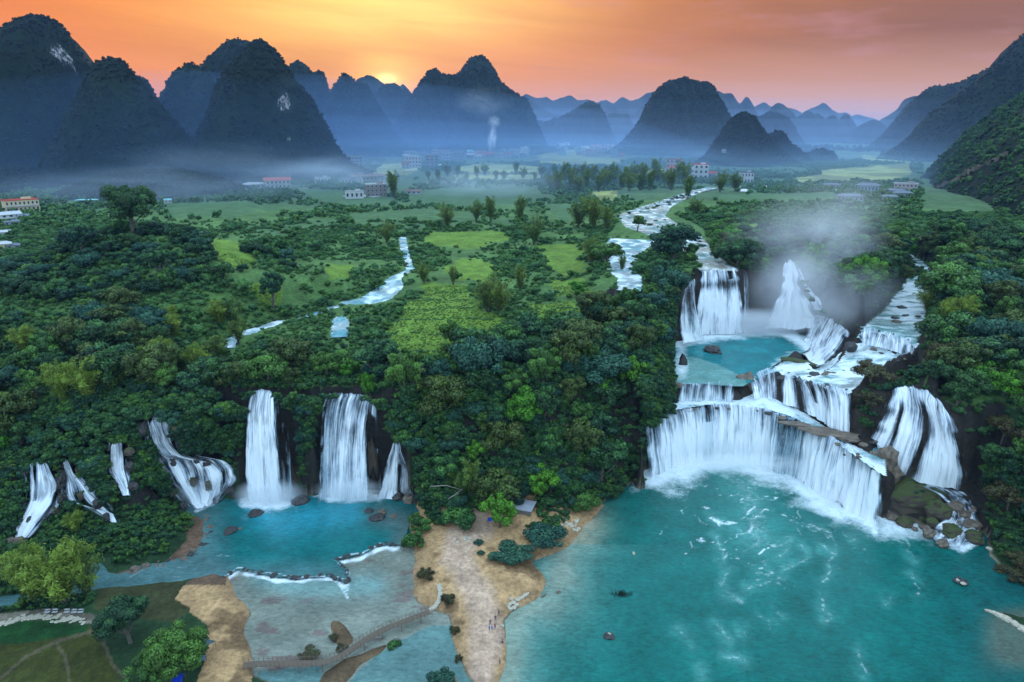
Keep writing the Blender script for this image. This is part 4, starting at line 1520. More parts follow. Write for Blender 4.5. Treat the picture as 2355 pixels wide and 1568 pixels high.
waterfall('two-step waterfall spreading over boulders left of the tall fall', (470, 1165, .6), cascade2(
    [[(335, 968, 31.6), (352, 952, 32), (378, 950, 32.4)], [(336, 985, 28.6), (360, 972, 30), (392, 975, 29)], [(348, 1015, 23), (375, 1010, 23.5), (404, 1020, 22)], [(362, 1040, 19), (390, 1042, 18.5), (432, 1045, 17.5)],
     [(376, 1060, 16), (440, 1052, 16), (498, 1060, 14.6)], [(388, 1085, 12.5), (450, 1075, 12.6), (517, 1080, 11)], [(402, 1110, 8.9), (460, 1105, 8.5), (519, 1105, 7)], [(425, 1140, 4.3), (470, 1135, 4.2), (512, 1130, 2.8)],
     [(440, 1165, 1), (470, 1160, 1), (492, 1152, .7)], [(450, 1176, .5), (475, 1170, .5), (490, 1158, .5)]],
    110, 90, 11, lambda u, v, U, V: .95 + .22 * fbm(U / 2.5, V / 5, 13) - 1.0 * bump1(u, .38, .11) * bump1(v, .62, .17) - .5 * bump1(u, .62, .06) * bump1(v, .72, .1) - .5 * bump1(u, .85, .08) * bump1(v, .35, .12), .5, 1.0))
waterfall('tall single white waterfall plunging into the turquoise pool', (612, 1152, .6), [
    fall_mesh([(572, 918, 35.6), (588, 907, 36), (604, 904, 36), (620, 910, 36), (634, 922, 35.4)], [(566, 1148, .5), (590, 1156, .5), (615, 1158, .5), (640, 1154, .5), (652, 1146, .5)],
              90, 50, 21, lambda u, v, U, V: .93 - .12 * (1 - v) * bump1(u, .25, .1) + .06 * v, .45, .3, None, 3.2),
    fall_mesh([(626, 922, 35.2), (645, 935, 34), (664, 950, 32.5)], [(634, 1130, .6), (655, 1130, .6), (674, 1118, .6)], 60, 45, 23,
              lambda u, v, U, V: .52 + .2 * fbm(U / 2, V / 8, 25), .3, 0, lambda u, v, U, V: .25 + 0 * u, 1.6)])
waterfall('wide pale waterfall split by a dark mossy rock pillar', (800, 1142, .6), [
    fall_mesh([(744, 932, 34.5), (752, 916, 35), (775, 909, 35.3), (805, 909, 35.3), (838, 918, 34.8), (858, 936, 33.6), (872, 956, 32)],
              [(724, 1122, .5), (738, 1132, .5), (765, 1145, .5), (800, 1148, .5), (840, 1142, .5), (862, 1134, .5), (884, 1130, .5)], 150, 50, 31,
              lambda u, v, U, V: .80 + .22 * fbm(U / 2.2, V / 12, 33) - .9 * bump1(u, .845, .055) * sm(.25, .4, v) - .35 * bump1(u, .13, .035) * sm(.2, .4, v), .5, .3, None, 3.0),
    fall_mesh([(742, 928, 34.5), (800, 913, 35), (850, 926, 34)], [(726, 1118, .6), (800, 1132, .6), (850, 1128, .6)], 90, 40, 35,
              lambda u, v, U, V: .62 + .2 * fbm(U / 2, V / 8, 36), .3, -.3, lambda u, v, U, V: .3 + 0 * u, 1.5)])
waterfall('short lacy waterfall just right of the split waterfall', (905, 1140, .6), [
    cascade_mesh([[(900, 1010, 22.6), (912, 1006, 22.8), (922, 1010, 22.4)], [(897, 1025, 20.4), (912, 1022, 20.6), (928, 1030, 19.6)], [(886, 1055, 15.4), (908, 1055, 15.2), (938, 1058, 14.4)],
                  [(876, 1090, 9.8), (905, 1090, 9.4), (944, 1085, 9.8)], [(870, 1120, 4.4), (902, 1122, 3.8), (944, 1112, 5)], [(868, 1140, .5), (900, 1146, .5), (938, 1130, .5)]],
                 80, 60, 41, lambda u, v, U, V: .90 + .25 * fbm(U / 2, V / 8, 43) - .4 * bump1(u, .62, .06) * sm(.3, .5, v), .4, 1.2)])

# the big tier, the pool rim, the dome and the upper falls
waterfall('broad curved curtain of the lowest right-hand fall', (1700, 1042, 0), [
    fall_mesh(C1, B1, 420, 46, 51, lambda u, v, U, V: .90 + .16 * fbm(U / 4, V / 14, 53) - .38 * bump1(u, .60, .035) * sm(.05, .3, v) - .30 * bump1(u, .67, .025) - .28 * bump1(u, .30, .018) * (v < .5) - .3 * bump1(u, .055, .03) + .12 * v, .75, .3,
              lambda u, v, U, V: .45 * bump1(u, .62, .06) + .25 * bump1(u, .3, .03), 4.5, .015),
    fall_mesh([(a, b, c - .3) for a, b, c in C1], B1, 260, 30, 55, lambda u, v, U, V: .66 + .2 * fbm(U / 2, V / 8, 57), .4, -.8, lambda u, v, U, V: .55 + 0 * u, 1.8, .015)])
waterfall('low straight fall off the rim of the green pool', (1640, 905, 20), [
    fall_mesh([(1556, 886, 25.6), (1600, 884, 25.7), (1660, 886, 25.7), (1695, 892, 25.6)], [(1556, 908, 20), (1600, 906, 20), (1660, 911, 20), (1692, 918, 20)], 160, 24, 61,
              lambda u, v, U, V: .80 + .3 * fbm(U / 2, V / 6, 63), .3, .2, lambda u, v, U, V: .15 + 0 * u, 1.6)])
waterfall('thick white cascade over the rounded dome of the middle tier', (1850, 940, 20), [
    fall_mesh([(1722, 884, 24.4), (1745, 864, 25.8), (1768, 854, 27)] + [(a, b, c + .3) for a, b, c in C2[1:]], [(1728, 908, 20)] + B2[0:], 300, 40, 71,
              lambda u, v, U, V: .83 + .26 * fbm(U / 3, V / 10, 73) - .55 * bump1(u, .33, .03) * (v > .15) - .5 * bump1(u, .53, .03) * (v > .1) - .4 * bump1(u, .68, .02) * (v < .7), .8, .4, None, 6.5, .02)])
waterfall('upper left fall, a broad white apron below the trees', (1650, 766, 26), [
    fall_mesh([(1604, 632, 53.6), (1640, 625, 54), (1680, 624, 54), (1702, 628, 54)], [(1590, 772, 26), (1640, 768, 26), (1690, 768, 26), (1712, 764, 26)], 160, 50, 81,
              lambda u, v, U, V: .94 + .22 * fbm(U / 3, V / 9, 83) - .25 * bump1(v, .45, .08) - .45 * bump1(u, .72, .05) * (v < .35), .8, .6, None, 5.0),
    cascade_mesh([[(1566, 668, 49), (1580, 650, 51.5), (1600, 640, 53)], [(1563, 690, 45), (1580, 690, 45), (1600, 690, 45)], [(1558, 730, 37.5), (1580, 730, 37.5), (1602, 730, 37)], [(1556, 765, 30.5), (1585, 765, 30), (1612, 762, 30)],
                  [(1560, 795, 26), (1590, 785, 26), (1620, 778, 26)]], 90, 60, 85, lambda u, v, U, V: .78 + .3 * fbm(U / 3, V / 9, 87) + .25 * v, .8, 1.5),
    fall_mesh([(1706, 628, 53.6), (1716, 631, 53)], [(1706, 762, 26), (1722, 760, 26)], 24, 40, 89, lambda u, v, U, V: .62 + 0 * u, .3, .3, None, 3)])
waterfall('upper right fall widening like a skirt in the spray', (1815, 757, 26), [
    cascade_mesh([[(1793, 610, 54.6), (1810, 607, 54.6), (1826, 611, 54.3)], [(1793, 622, 52.4), (1812, 621, 52.6), (1832, 626, 52)], [(1792, 645, 48.5), (1814, 643, 48.7), (1842, 650, 48)],
                  [(1784, 670, 44), (1820, 664, 44.6), (1854, 676, 43)], [(1768, 700, 38), (1815, 698, 38.2), (1868, 705, 37.4)], [(1755, 730, 31.5), (1815, 733, 31.2), (1884, 735, 31)], [(1748, 756, 26.1), (1815, 766, 26), (1890, 762, 27.4)]],
                 130, 70, 91, lambda u, v, U, V: 1.08 + .30 * fbm(U / 3, V / 6, 93) - .3 * bump1(v, .5, .07) * (fbm(U / 3, U * 0, 94) > 0), 1.1, 2.8, None, .10),
    cascade_mesh([[(1822, 612, 54.2), (1838, 616, 53.6)], [(1835, 645, 48), (1856, 655, 46.4)], [(1852, 680, 41.5), (1882, 690, 40)], [(1866, 712, 35.6), (1905, 722, 35)]], 50, 50, 92, lambda u, v, U, V: .85 + .4 * fbm(U / 2, V / 5, 95), .8, 2.6, None, .2)])
waterfall('slanting white cascade between the upper right fall and the dome', (1860, 800, 26), [
    cascade_mesh([[(1848, 724, 32.4), (1880, 716, 34.4), (1915, 728, 35.6), (1960, 762, 35.6)], [(1846, 740, 30), (1880, 735, 32.4), (1914, 748, 34), (1950, 776, 33.8)],
                  [(1840, 772, 27), (1868, 776, 28.4), (1897, 794, 29), (1926, 810, 29.4)], [(1834, 786, 26.2), (1856, 801, 26.2), (1875, 821, 27.2), (1895, 838, 28.4)], [(1826, 792, 25.8), (1846, 809, 25.8), (1866, 828, 26.6), (1880, 842, 27.6)]],
                 130, 50, 95, lambda u, v, U, V: .90 + .3 * fbm(U / 3, V / 8, 97), .7, .9)])
waterfall('low wide fall below the river rapids on the right', (2045, 797, 33.5), [
    fall_mesh([(1972, 758, 38), (2000, 759, 38), (2035, 765, 38), (2075, 780, 38), (2110, 792, 38)], [(1968, 795, 33.6), (2000, 796, 33.6), (2035, 802, 33.6), (2075, 815, 33.6), (2108, 826, 33.6)], 190, 30, 101,
              lambda u, v, U, V: .80 + .35 * fbm(U / 3, V / 6, 103), .5, .3, None, 3.0)])
waterfall('far right fan-shaped waterfall over a brown rock buttress', (2110, 1112, 8), [
    cascade_mesh([[(2034, 899, 36), (2060, 893, 36.4), (2095, 890, 37), (2130, 898, 37), (2155, 910, 36.8), (2185, 935, 35.4)], [(2030, 912, 34.4), (2060, 906, 35.2), (2095, 903, 35.8), (2135, 915, 35.6), (2165, 938, 34), (2205, 972, 31)],
                  [(2022, 940, 30.5), (2052, 940, 31), (2090, 942, 31), (2138, 950, 31), (2175, 975, 29.8), (2222, 1015, 26.5)], [(2012, 975, 24.8), (2045, 985, 25), (2085, 1000, 24), (2138, 1005, 24), (2185, 1030, 22.5), (2235, 1060, 20.8)],
                  [(2004, 1003, 20), (2040, 1030, 18.5), (2080, 1050, 17), (2130, 1060, 16.5), (2185, 1080, 15.2), (2240, 1095, 14.2)], [(2000, 1012, 19.2), (2038, 1050, 15.4), (2078, 1085, 11.5), (2115, 1108, 9.2), (2180, 1118, 8.8), (2238, 1122, 9.5)]],
                 230, 70, 111, lambda u, v, U, V: .96 + .26 * fbm(U / 3, V / 9, 113) - .6 * bump1(u, .22, .03) * sm(.15, .35, v) - .8 * bump1(u, .44 + .06 * np.sin(v * 3), .05) * sm(.12, .35, v) - .35 * bump1(u, .9, .05), .7, 1.3)])
waterfall('white rapids pouring between mossy boulders at the right shore', (2200, 1262, 0), [
    cascade_mesh([[(2095, 1108, 10), (2150, 1118, 8.4), (2210, 1128, 7.6)], [(2140, 1130, 7.4), (2180, 1140, 6.6), (2235, 1148, 6)], [(2180, 1165, 4.6), (2205, 1170, 4.4), (2245, 1175, 4.4)],
                  [(2165, 1198, 2.6), (2205, 1200, 2.6), (2260, 1205, 2.8)], [(2130, 1218, 1.3), (2190, 1228, 1.2), (2262, 1232, 1.2)], [(2125, 1232, .5), (2180, 1245, .4), (2245, 1255, .4)], [(2140, 1245, .08), (2185, 1258, .05), (2232, 1266, .05)]],
                 110, 60, 121, lambda u, v, U, V: .72 + .55 * fbm(U / 2.2, V / 2.5, 123), .9, .5)])

for s_ in SHEETS:
    sheet(*s_)
terrain()

# ------------------------------------------------------------------ foliage
def leaf_material(name, c1, c2, c3, trans=.18, spec=.25):
    t = NT(name)
    oi = t.n('ShaderNodeObjectInfo')
    tint = t.attr('tint', 2)
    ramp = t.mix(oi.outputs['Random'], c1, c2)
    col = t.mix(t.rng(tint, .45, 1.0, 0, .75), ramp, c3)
    f = t.rng(tint, 0, 1, .45, 1.85)  # tint also brightens the leaves, putting the crown highlights into the colour
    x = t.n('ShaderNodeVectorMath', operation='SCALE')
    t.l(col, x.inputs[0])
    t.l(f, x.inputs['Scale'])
    d = t.bsdf(x.outputs[0], .55, None, spec)
    tr = t.n('ShaderNodeBsdfTranslucent')
    t.l(x.outputs[0], tr.inputs['Color'])
    mx = t.n('ShaderNodeMixShader')
    mx.inputs[0].default_value = trans
    t.l(d, mx.inputs[1])
    t.l(tr.outputs[0], mx.inputs[2])
    return t.done(mx.outputs[0])


L_DARK = leaf_material('dark broad leaves', (.012, .044, .026), (.030, .072, .018), (.060, .150, .034))
L_MID = leaf_material('green leaves', (.026, .085, .022), (.060, .125, .020), (.105, .215, .032))
L_TEAL = leaf_material('blue green leaves', (.018, .062, .044), (.030, .085, .048), (.055, .15, .075))
L_OLIVE = leaf_material('olive leaves', (.042, .070, .016), (.070, .095, .020), (.11, .16, .03))
L_LIME = leaf_material('bright leaves', (.045, .16, .012), (.075, .19, .014), (.10, .25, .02))
L_BAMB = leaf_material('bamboo leaves', (.040, .085, .018), (.085, .125, .018), (.12, .17, .03), .25)
L_YBAM = leaf_material('yellow bamboo leaves', (.085, .135, .014), (.125, .165, .018), (.16, .22, .03), .25)
L_SHRUB = leaf_material('shrub leaves', (.036, .110, .042), (.078, .165, .040), (.115, .230, .055))
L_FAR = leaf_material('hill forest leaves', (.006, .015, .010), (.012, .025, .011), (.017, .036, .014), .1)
L_BROWN = leaf_material('brownish scrub leaves', (.045, .036, .016), (.07, .055, .02), (.05, .075, .02))
L_GRASS = leaf_material('grass blades', (.085, .15, .02), (.11, .17, .025), (.14, .20, .04), .3)
BARK = plain('bark', (.10, .085, .065), .9, 2, .4)
PALEBARK = plain('pale bark', (.30, .26, .21), .9, 2, .3)


def cards(P0, N0, size, asp, rng, tint, bend=.3):
    "leaf-sized diamonds at points P0 facing N0"
    n = len(P0)
    r = rng.normal(size=(n, 3))
    N1 = N0 + .55 * r
    N1 /= np.linalg.norm(N1, axis=1)[:, None]
    a = np.cross(N1, rng.normal(size=(n, 3)))
    a /= np.linalg.norm(a, axis=1)[:, None] + 1e-9
    b = np.cross(N1, a)
    sz = (size * (.6 + .8 * rng.random(n)))[:, None]
    V = np.stack([P0 - a * sz * .5, P0 + b * sz * asp * .5 - N1 * sz * bend * .3, P0 + a * sz * .5 - N1 * sz * bend * .5, P0 - b * sz * asp * .5 - N1 * sz * bend * .3], 1)
    return V.reshape(-1, 3), np.repeat(tint, 4)


def blob(c, r, rng, sub=1):
    bm = bmesh.new()
    bmesh.ops.create_icosphere(bm, subdivisions=sub, radius=1.0)
    V = np.array([v.co for v in bm.verts])
    Fc = np.array([[v.index for v in f.verts] for f in bm.faces])
    bm.free()
    return V * (r * (.85 + .3 * rng.random((len(V), 1)))) + c, Fc


def crown_mesh(name, mat, seed, rad=5.0, h=7.0, base=3.5, lobes=13, n=2600, size=.62, asp=.62, flat=.7, core=.72, top_bias=.25):
    rng = np.random.default_rng(seed)
    cs, rs = [], []
    for i in range(lobes):
        a = rng.random() * 2 * math.pi
        q = math.sqrt(rng.random()) * rad * .80
        zz = base + h * (.20 + .68 * rng.random() * (1 - .45 * (q / rad) ** 2))
        cs.append((q * math.cos(a), q * math.sin(a), zz))
        rs.append(rad * (.15 + .22 * rng.random() ** 1.3))
    cs.append((0, 0, base + h * .55))
    rs.append(rad * .5)
    cs, rs = np.array(cs), np.array(rs)
    k = rng.choice(len(rs), n * 2, p=rs ** 2 / (rs ** 2).sum())
    d = rng.normal(size=(n * 2, 3))
    d[:, 2] += top_bias * 1.2
    d /= np.linalg.norm(d, axis=1)[:, None]
    rr = rs[k] * (1.04 - .30 * rng.random(n * 2) ** 2)
    sc = np.array((1, 1, flat))
    p = cs[k] + d * rr[:, None] * sc
    keep = np.ones(len(p), bool)
    for c, r in zip(cs, rs):
        keep &= np.linalg.norm((p - c) / sc, axis=1) > r * .80
    p, d, k = p[keep][:n], d[keep][:n], k[keep][:n]
    lob_t = rng.random(len(rs))
    tint = np.clip(.35 * lob_t[k] + .30 * rng.random(len(p)) + .35 * np.clip(d[:, 2], 0, 1), 0, 1)  # upward leaves get more tint: light from above painted onto the crown
    V, T = cards(p, d, size, asp, rng, tint)
    Fc = np.arange(len(V)).reshape(-1, 4)
    tris = np.concatenate([Fc[:, [0, 1, 2]], Fc[:, [0, 2, 3]]])
    Vs, Fs, Ts = [V], [tris], [T]
    off = len(V)
    for c, r in zip(cs, rs):
        bv, bf = blob(np.zeros(3), r * core, rng)
        bv = bv * sc + c
        Vs.append(bv)
        Fs.append(bf + off)
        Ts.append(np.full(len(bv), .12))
        off += len(bv)
    return mesh_np(name, np.concatenate(Vs), np.concatenate(Fs), mat, False, {'tint': ('FLOAT', np.concatenate(Ts))})


def bamboo_mesh(name, mat, seed, h=12.0, spread=4.5, culms=20, n=2600, size=.75):
    rng = np.random.default_rng(seed)
    P0, D0, K = [], [], []
    for c in range(culms):
        a = rng.random() * 2 * math.pi
        b = rng.random() * .9
        hh = h * (.62 + .38 * rng.random())
        sp = spread * (.25 + .75 * b)
        for _ in range(n // culms):
            t = .22 + .78 * rng.random() ** .75
            q = sp * t ** 2.1 + .12 * rad_base(rng)
            z = hh * (t - .28 * b * t ** 4)
            w = .35 + 1.0 * math.sin(math.pi * min(t, .98)) ** .7
            off = rng.normal(size=3) * w * .42
            P0.append((q * math.cos(a) + off[0], q * math.sin(a) + off[1], z + off[2] - .2))
            D0.append((math.cos(a) * .5, math.sin(a) * .5, .7))
            K.append(.30 * (c / culms) + .45 * t + .25 * rng.random())
    P0, D0 = np.array(P0), np.array(D0)
    V, T = cards(P0, D0, size, .34, rng, np.clip(np.array(K), 0, 1), .9)
    Fc = np.arange(len(V)).reshape(-1, 4)
    return mesh_np(name, V, Fc, mat, False, {'tint': ('FLOAT', T)})


def rad_base(rng):
    return rng.random() * 4


def culm_mesh(seed, h=12.0, spread=4.5, n=12):
    rng = np.random.default_rng(seed)
    b = MB()
    for c in range(n):
        a = rng.random() * 2 * math.pi
        bb = rng.random() * .9
        hh = h * (.6 + .35 * rng.random())
        sp = spread * (.25 + .75 * bb)
        pts = []
        for t in (0, .3, .6, .85):
            q = sp * t ** 2.1 + .3
            pts.append((q * math.cos(a), q * math.sin(a), hh * (t - .28 * bb * t ** 4) - .3))
        b.tube(pts, [.09, .08, .06, .03], 4)
    return b.mesh('culms', BARK)


def trunk_mesh(seed, h=6.0, r=.35, mat=None):
    rng = np.random.default_rng(seed)
    b = MB()
    p = [(0, 0, -1.5), (.1 * rng.normal(), .1 * rng.normal(), h * .3), (.3 * rng.normal(), .3 * rng.normal(), h * .65), (.5 * rng.normal(), .5 * rng.normal(), h)]
    b.tube(p, [r * 1.25, r, r * .8, r * .4], 7)
    for i in range(6):
        a = i * 1.05 + rng.random()
        s = p[1 + i % 2]
        e = (s[0] + math.cos(a) * h * .30, s[1] + math.sin(a) * h * .30, s[2] + h * .28)
        e2 = (s[0] + math.cos(a) * h * .48, s[1] + math.sin(a) * h * .48, s[2] + h * .50)
        b.tube([s, e, e2], [r * .5, r * .32, r * .12], 5)
    return b.mesh('trunk', mat or BARK)


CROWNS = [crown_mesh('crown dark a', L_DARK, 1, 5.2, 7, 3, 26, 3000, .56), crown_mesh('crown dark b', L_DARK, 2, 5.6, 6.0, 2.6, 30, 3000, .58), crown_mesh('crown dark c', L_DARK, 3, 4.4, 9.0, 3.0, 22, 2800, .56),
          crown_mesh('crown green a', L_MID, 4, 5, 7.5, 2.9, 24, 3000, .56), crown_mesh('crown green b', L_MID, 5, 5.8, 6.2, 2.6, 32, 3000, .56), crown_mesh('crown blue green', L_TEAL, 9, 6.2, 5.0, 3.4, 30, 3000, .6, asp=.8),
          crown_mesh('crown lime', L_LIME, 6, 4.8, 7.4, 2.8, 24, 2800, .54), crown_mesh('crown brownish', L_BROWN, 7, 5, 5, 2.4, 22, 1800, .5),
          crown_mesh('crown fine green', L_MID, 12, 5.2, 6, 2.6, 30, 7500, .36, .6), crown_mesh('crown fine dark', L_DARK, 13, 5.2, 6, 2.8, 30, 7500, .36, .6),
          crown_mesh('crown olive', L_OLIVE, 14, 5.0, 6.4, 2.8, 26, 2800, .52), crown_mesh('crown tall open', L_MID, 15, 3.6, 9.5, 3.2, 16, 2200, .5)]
TRUNKS = [trunk_mesh(1), trunk_mesh(2), trunk_mesh(3)]
BAMBOO = [bamboo_mesh('bamboo a', L_BAMB, 1, n=3600, size=.62), bamboo_mesh('bamboo b', L_BAMB, 2, 13, 3.6, 16, 3200, .62), bamboo_mesh('bamboo c', L_YBAM, 3, 12, 5.2, 30, 7500, .5)]
CULMS = [culm_mesh(1), culm_mesh(2, 13, 3.6), culm_mesh(3, 12, 5.2)]
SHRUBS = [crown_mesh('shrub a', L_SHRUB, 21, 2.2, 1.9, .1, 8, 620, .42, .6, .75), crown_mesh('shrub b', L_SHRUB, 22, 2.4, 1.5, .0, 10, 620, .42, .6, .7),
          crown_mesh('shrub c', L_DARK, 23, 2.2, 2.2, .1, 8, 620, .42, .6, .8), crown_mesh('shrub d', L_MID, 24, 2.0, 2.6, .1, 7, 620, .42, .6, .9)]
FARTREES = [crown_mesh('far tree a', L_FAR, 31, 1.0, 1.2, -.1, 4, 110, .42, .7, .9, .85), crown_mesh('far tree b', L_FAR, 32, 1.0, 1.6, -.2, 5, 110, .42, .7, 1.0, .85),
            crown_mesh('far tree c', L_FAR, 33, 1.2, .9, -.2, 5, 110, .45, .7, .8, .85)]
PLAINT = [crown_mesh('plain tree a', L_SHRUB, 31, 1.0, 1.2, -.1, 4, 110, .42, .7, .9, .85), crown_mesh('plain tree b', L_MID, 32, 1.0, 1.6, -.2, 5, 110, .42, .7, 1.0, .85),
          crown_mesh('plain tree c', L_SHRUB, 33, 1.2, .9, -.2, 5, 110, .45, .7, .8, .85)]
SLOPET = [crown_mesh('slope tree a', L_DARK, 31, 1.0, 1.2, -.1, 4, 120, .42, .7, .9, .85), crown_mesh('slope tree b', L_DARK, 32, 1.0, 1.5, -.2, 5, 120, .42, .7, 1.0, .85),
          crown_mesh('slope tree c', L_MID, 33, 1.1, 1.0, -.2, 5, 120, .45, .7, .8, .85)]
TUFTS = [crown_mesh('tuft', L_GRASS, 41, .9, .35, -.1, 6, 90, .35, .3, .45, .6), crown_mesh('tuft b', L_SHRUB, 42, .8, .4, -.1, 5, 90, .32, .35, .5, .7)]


def scatter(name, label, protos, pts, scl, rot, idx, sxy=None):
    "one mass object: instances of the prototype meshes on points"
    pts = np.asarray(pts, np.float32)
    if not len(pts):
        return None
    col = bpy.data.collections.new(name + ' source')
    for i, me in enumerate(protos):
        col.objects.link(bpy.data.objects.new('%02d %s source' % (i, name), me))
    me = bpy.data.meshes.new(name)
    me.vertices.add(len(pts))
    me.vertices.foreach_set('co', pts.ravel())
    a = me.attributes.new('scl', 'FLOAT_VECTOR', 'POINT')
    s = np.asarray(scl, np.float32)
    if s.ndim == 1:
        s = np.repeat(s[:, None], 3, 1)
    a.data.foreach_set('vector', s.ravel())
    a = me.attributes.new('rot', 'FLOAT_VECTOR', 'POINT')
    r = np.zeros((len(pts), 3), np.float32)
    r[:, 2] = rot
    rg = np.random.default_rng(len(pts))
    r[:, :2] = rg.normal(size=(len(pts), 2)) * .13
    a.data.foreach_set('vector', r.ravel())
    a = me.attributes.new('idx', 'INT', 'POINT')
    a.data.foreach_set('value', np.asarray(idx, np.int32))
    ng = bpy.data.node_groups.new(name, 'GeometryNodeTree')
    ng.interface.new_socket('Geometry', in_out='INPUT', socket_type='NodeSocketGeometry')
    ng.interface.new_socket('Geometry', in_out='OUTPUT', socket_type='NodeSocketGeometry')
    gi, go = ng.nodes.new('NodeGroupInput'), ng.nodes.new('NodeGroupOutput')
    ci = ng.nodes.new('GeometryNodeCollectionInfo')
    ci.inputs['Collection'].default_value = col
    ci.inputs['Separate Children'].default_value = True
    ci.inputs['Reset Children'].default_value = True
    ip = ng.nodes.new('GeometryNodeInstanceOnPoints')
    ip.inputs['Pick Instance'].default_value = True

    def na(nm, ty):
        x = ng.nodes.new('GeometryNodeInputNamedAttribute')
        x.data_type = ty
        x.inputs['Name'].default_value = nm
        return x.outputs[0]
    L = ng.links.new
    L(gi.outputs[0], ip.inputs['Points'])
    L(ci.outputs[0], ip.inputs['Instance'])
    L(na('idx', 'INT'), ip.inputs['Instance Index'])
    L(na('rot', 'FLOAT_VECTOR'), ip.inputs['Rotation'])
    L(na('scl', 'FLOAT_VECTOR'), ip.inputs['Scale'])
    L(ip.outputs[0], go.inputs[0])
    o = obj(name, me)
    md = o.modifiers.new('scatter', 'NODES')
    md.node_group = ng
    tag(o, label, None, None, 'stuff')
    return o


rng = np.random.default_rng(5)
# outlines (frame) that crowns must leave open: the falls, pools and rivers
CLEAR += [
    [(68, 1076), (112, 1074), (140, 1115), (125, 1165), (60, 1245), (30, 1245), (72, 1150)],
    [(146, 1064), (162, 1062), (195, 1105), (262, 1190), (240, 1195), (150, 1125)],
    [(258, 1016), (284, 1012), (296, 1090), (300, 1140), (284, 1138), (252, 1070)],
    [(342, 968), (376, 962), (405, 1030), (505, 1052), (520, 1110), (495, 1170), (445, 1175), (385, 1080)],
    [(574, 920), (604, 912), (636, 926), (672, 960), (680, 1120), (700, 1150), (560, 1160)],
    [(748, 926), (790, 916), (846, 926), (875, 960), (885, 1030), (900, 1012), (925, 1012), (945, 1060), (942, 1150), (720, 1150), (722, 1050)],
    [(1490, 985), (1560, 950), (1560, 905), (1555, 800), (1562, 700), (1572, 650), (1600, 628), (1720, 620), (1780, 650), (1800, 608), (1825, 610), (1860, 700), (1920, 745), (1990, 752), (2110, 790), (2115, 830),
     (2060, 850), (1965, 895), (1962, 980), (2010, 1000), (2036, 903), (2100, 890), (2190, 950), (2250, 1050), (2250, 1120), (2262, 1240), (2200, 1270), (2110, 1230), (2020, 1200), (1900, 1160), (1700, 1100), (1500, 1100)],
    [(1990, 750), (2030, 705), (2075, 665), (2100, 640), (2150, 640), (2130, 690), (2120, 760), (2105, 795)], [(2085, 575), (2100, 575), (2150, 610), (2170, 635), (2150, 635)],
    [(1415, 562), (1405, 535), (1440, 490), (1490, 462), (1565, 446), (1640, 430), (1640, 440), (1580, 465), (1545, 490), (1600, 515), (1650, 555), (1600, 560), (1530, 545), (1470, 578)],
    [(1420, 615), (1465, 640), (1465, 675), (1432, 668)],
    [(800, 694), (860, 668), (905, 650), (915, 665), (905, 690), (800, 702)],
    [(770, 730), (792, 730), (792, 775), (770, 770)],
    [(525, 790), (560, 762), (600, 758), (560, 780), (530, 805)], [(605, 742), (648, 738), (645, 748), (610, 752)],
    [(920, 545), (935, 545), (935, 572), (920, 572)],
    [(1195, 1140), (1226, 1140), (1226, 1196), (1190, 1196)],
    [(985, 1230), (1040, 1180), (1200, 1180), (1200, 1215), (1300, 1230), (1290, 1400), (1160, 1568), (1050, 1540), (945, 1350)],
]
CLEARH = [[(430, 1335), (510, 1312), (580, 1400), (580, 1568), (500, 1568), (480, 1440)], [(-50, 1420), (220, 1430), (215, 1450), (-50, 1450)]]


def hides(x, y, z, h, r, polys):
    m = np.zeros(np.shape(x), bool)
    for fz, fr in ((.05, 0), (.3, 0), (.35, -.8), (.35, .8), (.6, 0), (.6, -.95), (.6, .95), (.6, -.5), (.6, .5), (.85, -.7), (.85, .7), (.85, 0), (1.0, 0), (1.0, -.35), (1.0, .35)):
        px, py = proj(x + r * fr, y, z + h * fz)
        m |= any_pip(px, py, polys)
    return m


crest_w = np.array([P(*p) for p in CREST])
foot_w = np.array([P(*p) for p in FOOT])


def sample(spacing, x0, x1, y0, y1, seed):
    rg = np.random.default_rng(seed)
    X, Y = np.meshgrid(np.arange(x0, x1, spacing), np.arange(y0, y1, spacing))
    X = X + (rg.random(X.shape) - .5) * spacing * .95
    Y = Y + (rg.random(X.shape) - .5) * spacing * .95
    X, Y = X.ravel(), Y.ravel()
    k = np.abs(X) < Y * .80 + 14
    return X[k], Y[k]


def site_ok(X, Y, margin=1.0):
    ix = np.clip((X - GX0).astype(int), 0, GW - 1)
    iy = np.clip((Y - GY0).astype(int), 0, GH - 1)
    w = WATER[iy, ix] & (Y < GY1) & (np.abs(X) < 519)
    return ~w


# ---- large trees: rim of the cliffs, the wooded spur, the right bank, the hill on the left
X, Y = sample(8.0, -330, 420, 165, 430, 1)
ZZ = zt(X, Y)
px, py = proj(X, Y, ZZ)
dc = np.minimum(dist_poly(X, Y, crest_w), dist_poly(X, Y, foot_w))
n1 = fbm(X / 30, Y / 30, 200, 3)
rim = (dc < 20 + 12 * n1) & (ZZ > 3) & (X < 150)
spur = pip(px, py, [(940, 900), (1080, 840), (1180, 800), (1290, 760), (1390, 720), (1440, 700), (1500, 640), (1560, 640), (1560, 960), (1490, 1060), (1300, 1180), (1000, 1190), (940, 1100)]) & (ZZ > 2)
lhill = np.hypot((X + 178) / 70, (Y - 330) / 56) < 1
right = ((px > 1650) & (py > 545 - 40 * sm(1950, 2150, px)) & (X > 95)) & (ZZ > 1.5)
left = (px < 560) & (py > 730)
big = (rim | spur | (lhill & (n1 > -.5)) | right | (left & (n1 > -.12)))
ok = big & site_ok(X, Y) & ~any_pip(px, py, FIELDS) & ~(pip(px, py, [(1700, 500), (2000, 470), (2050, 560), (1800, 560), (1700, 540)]))
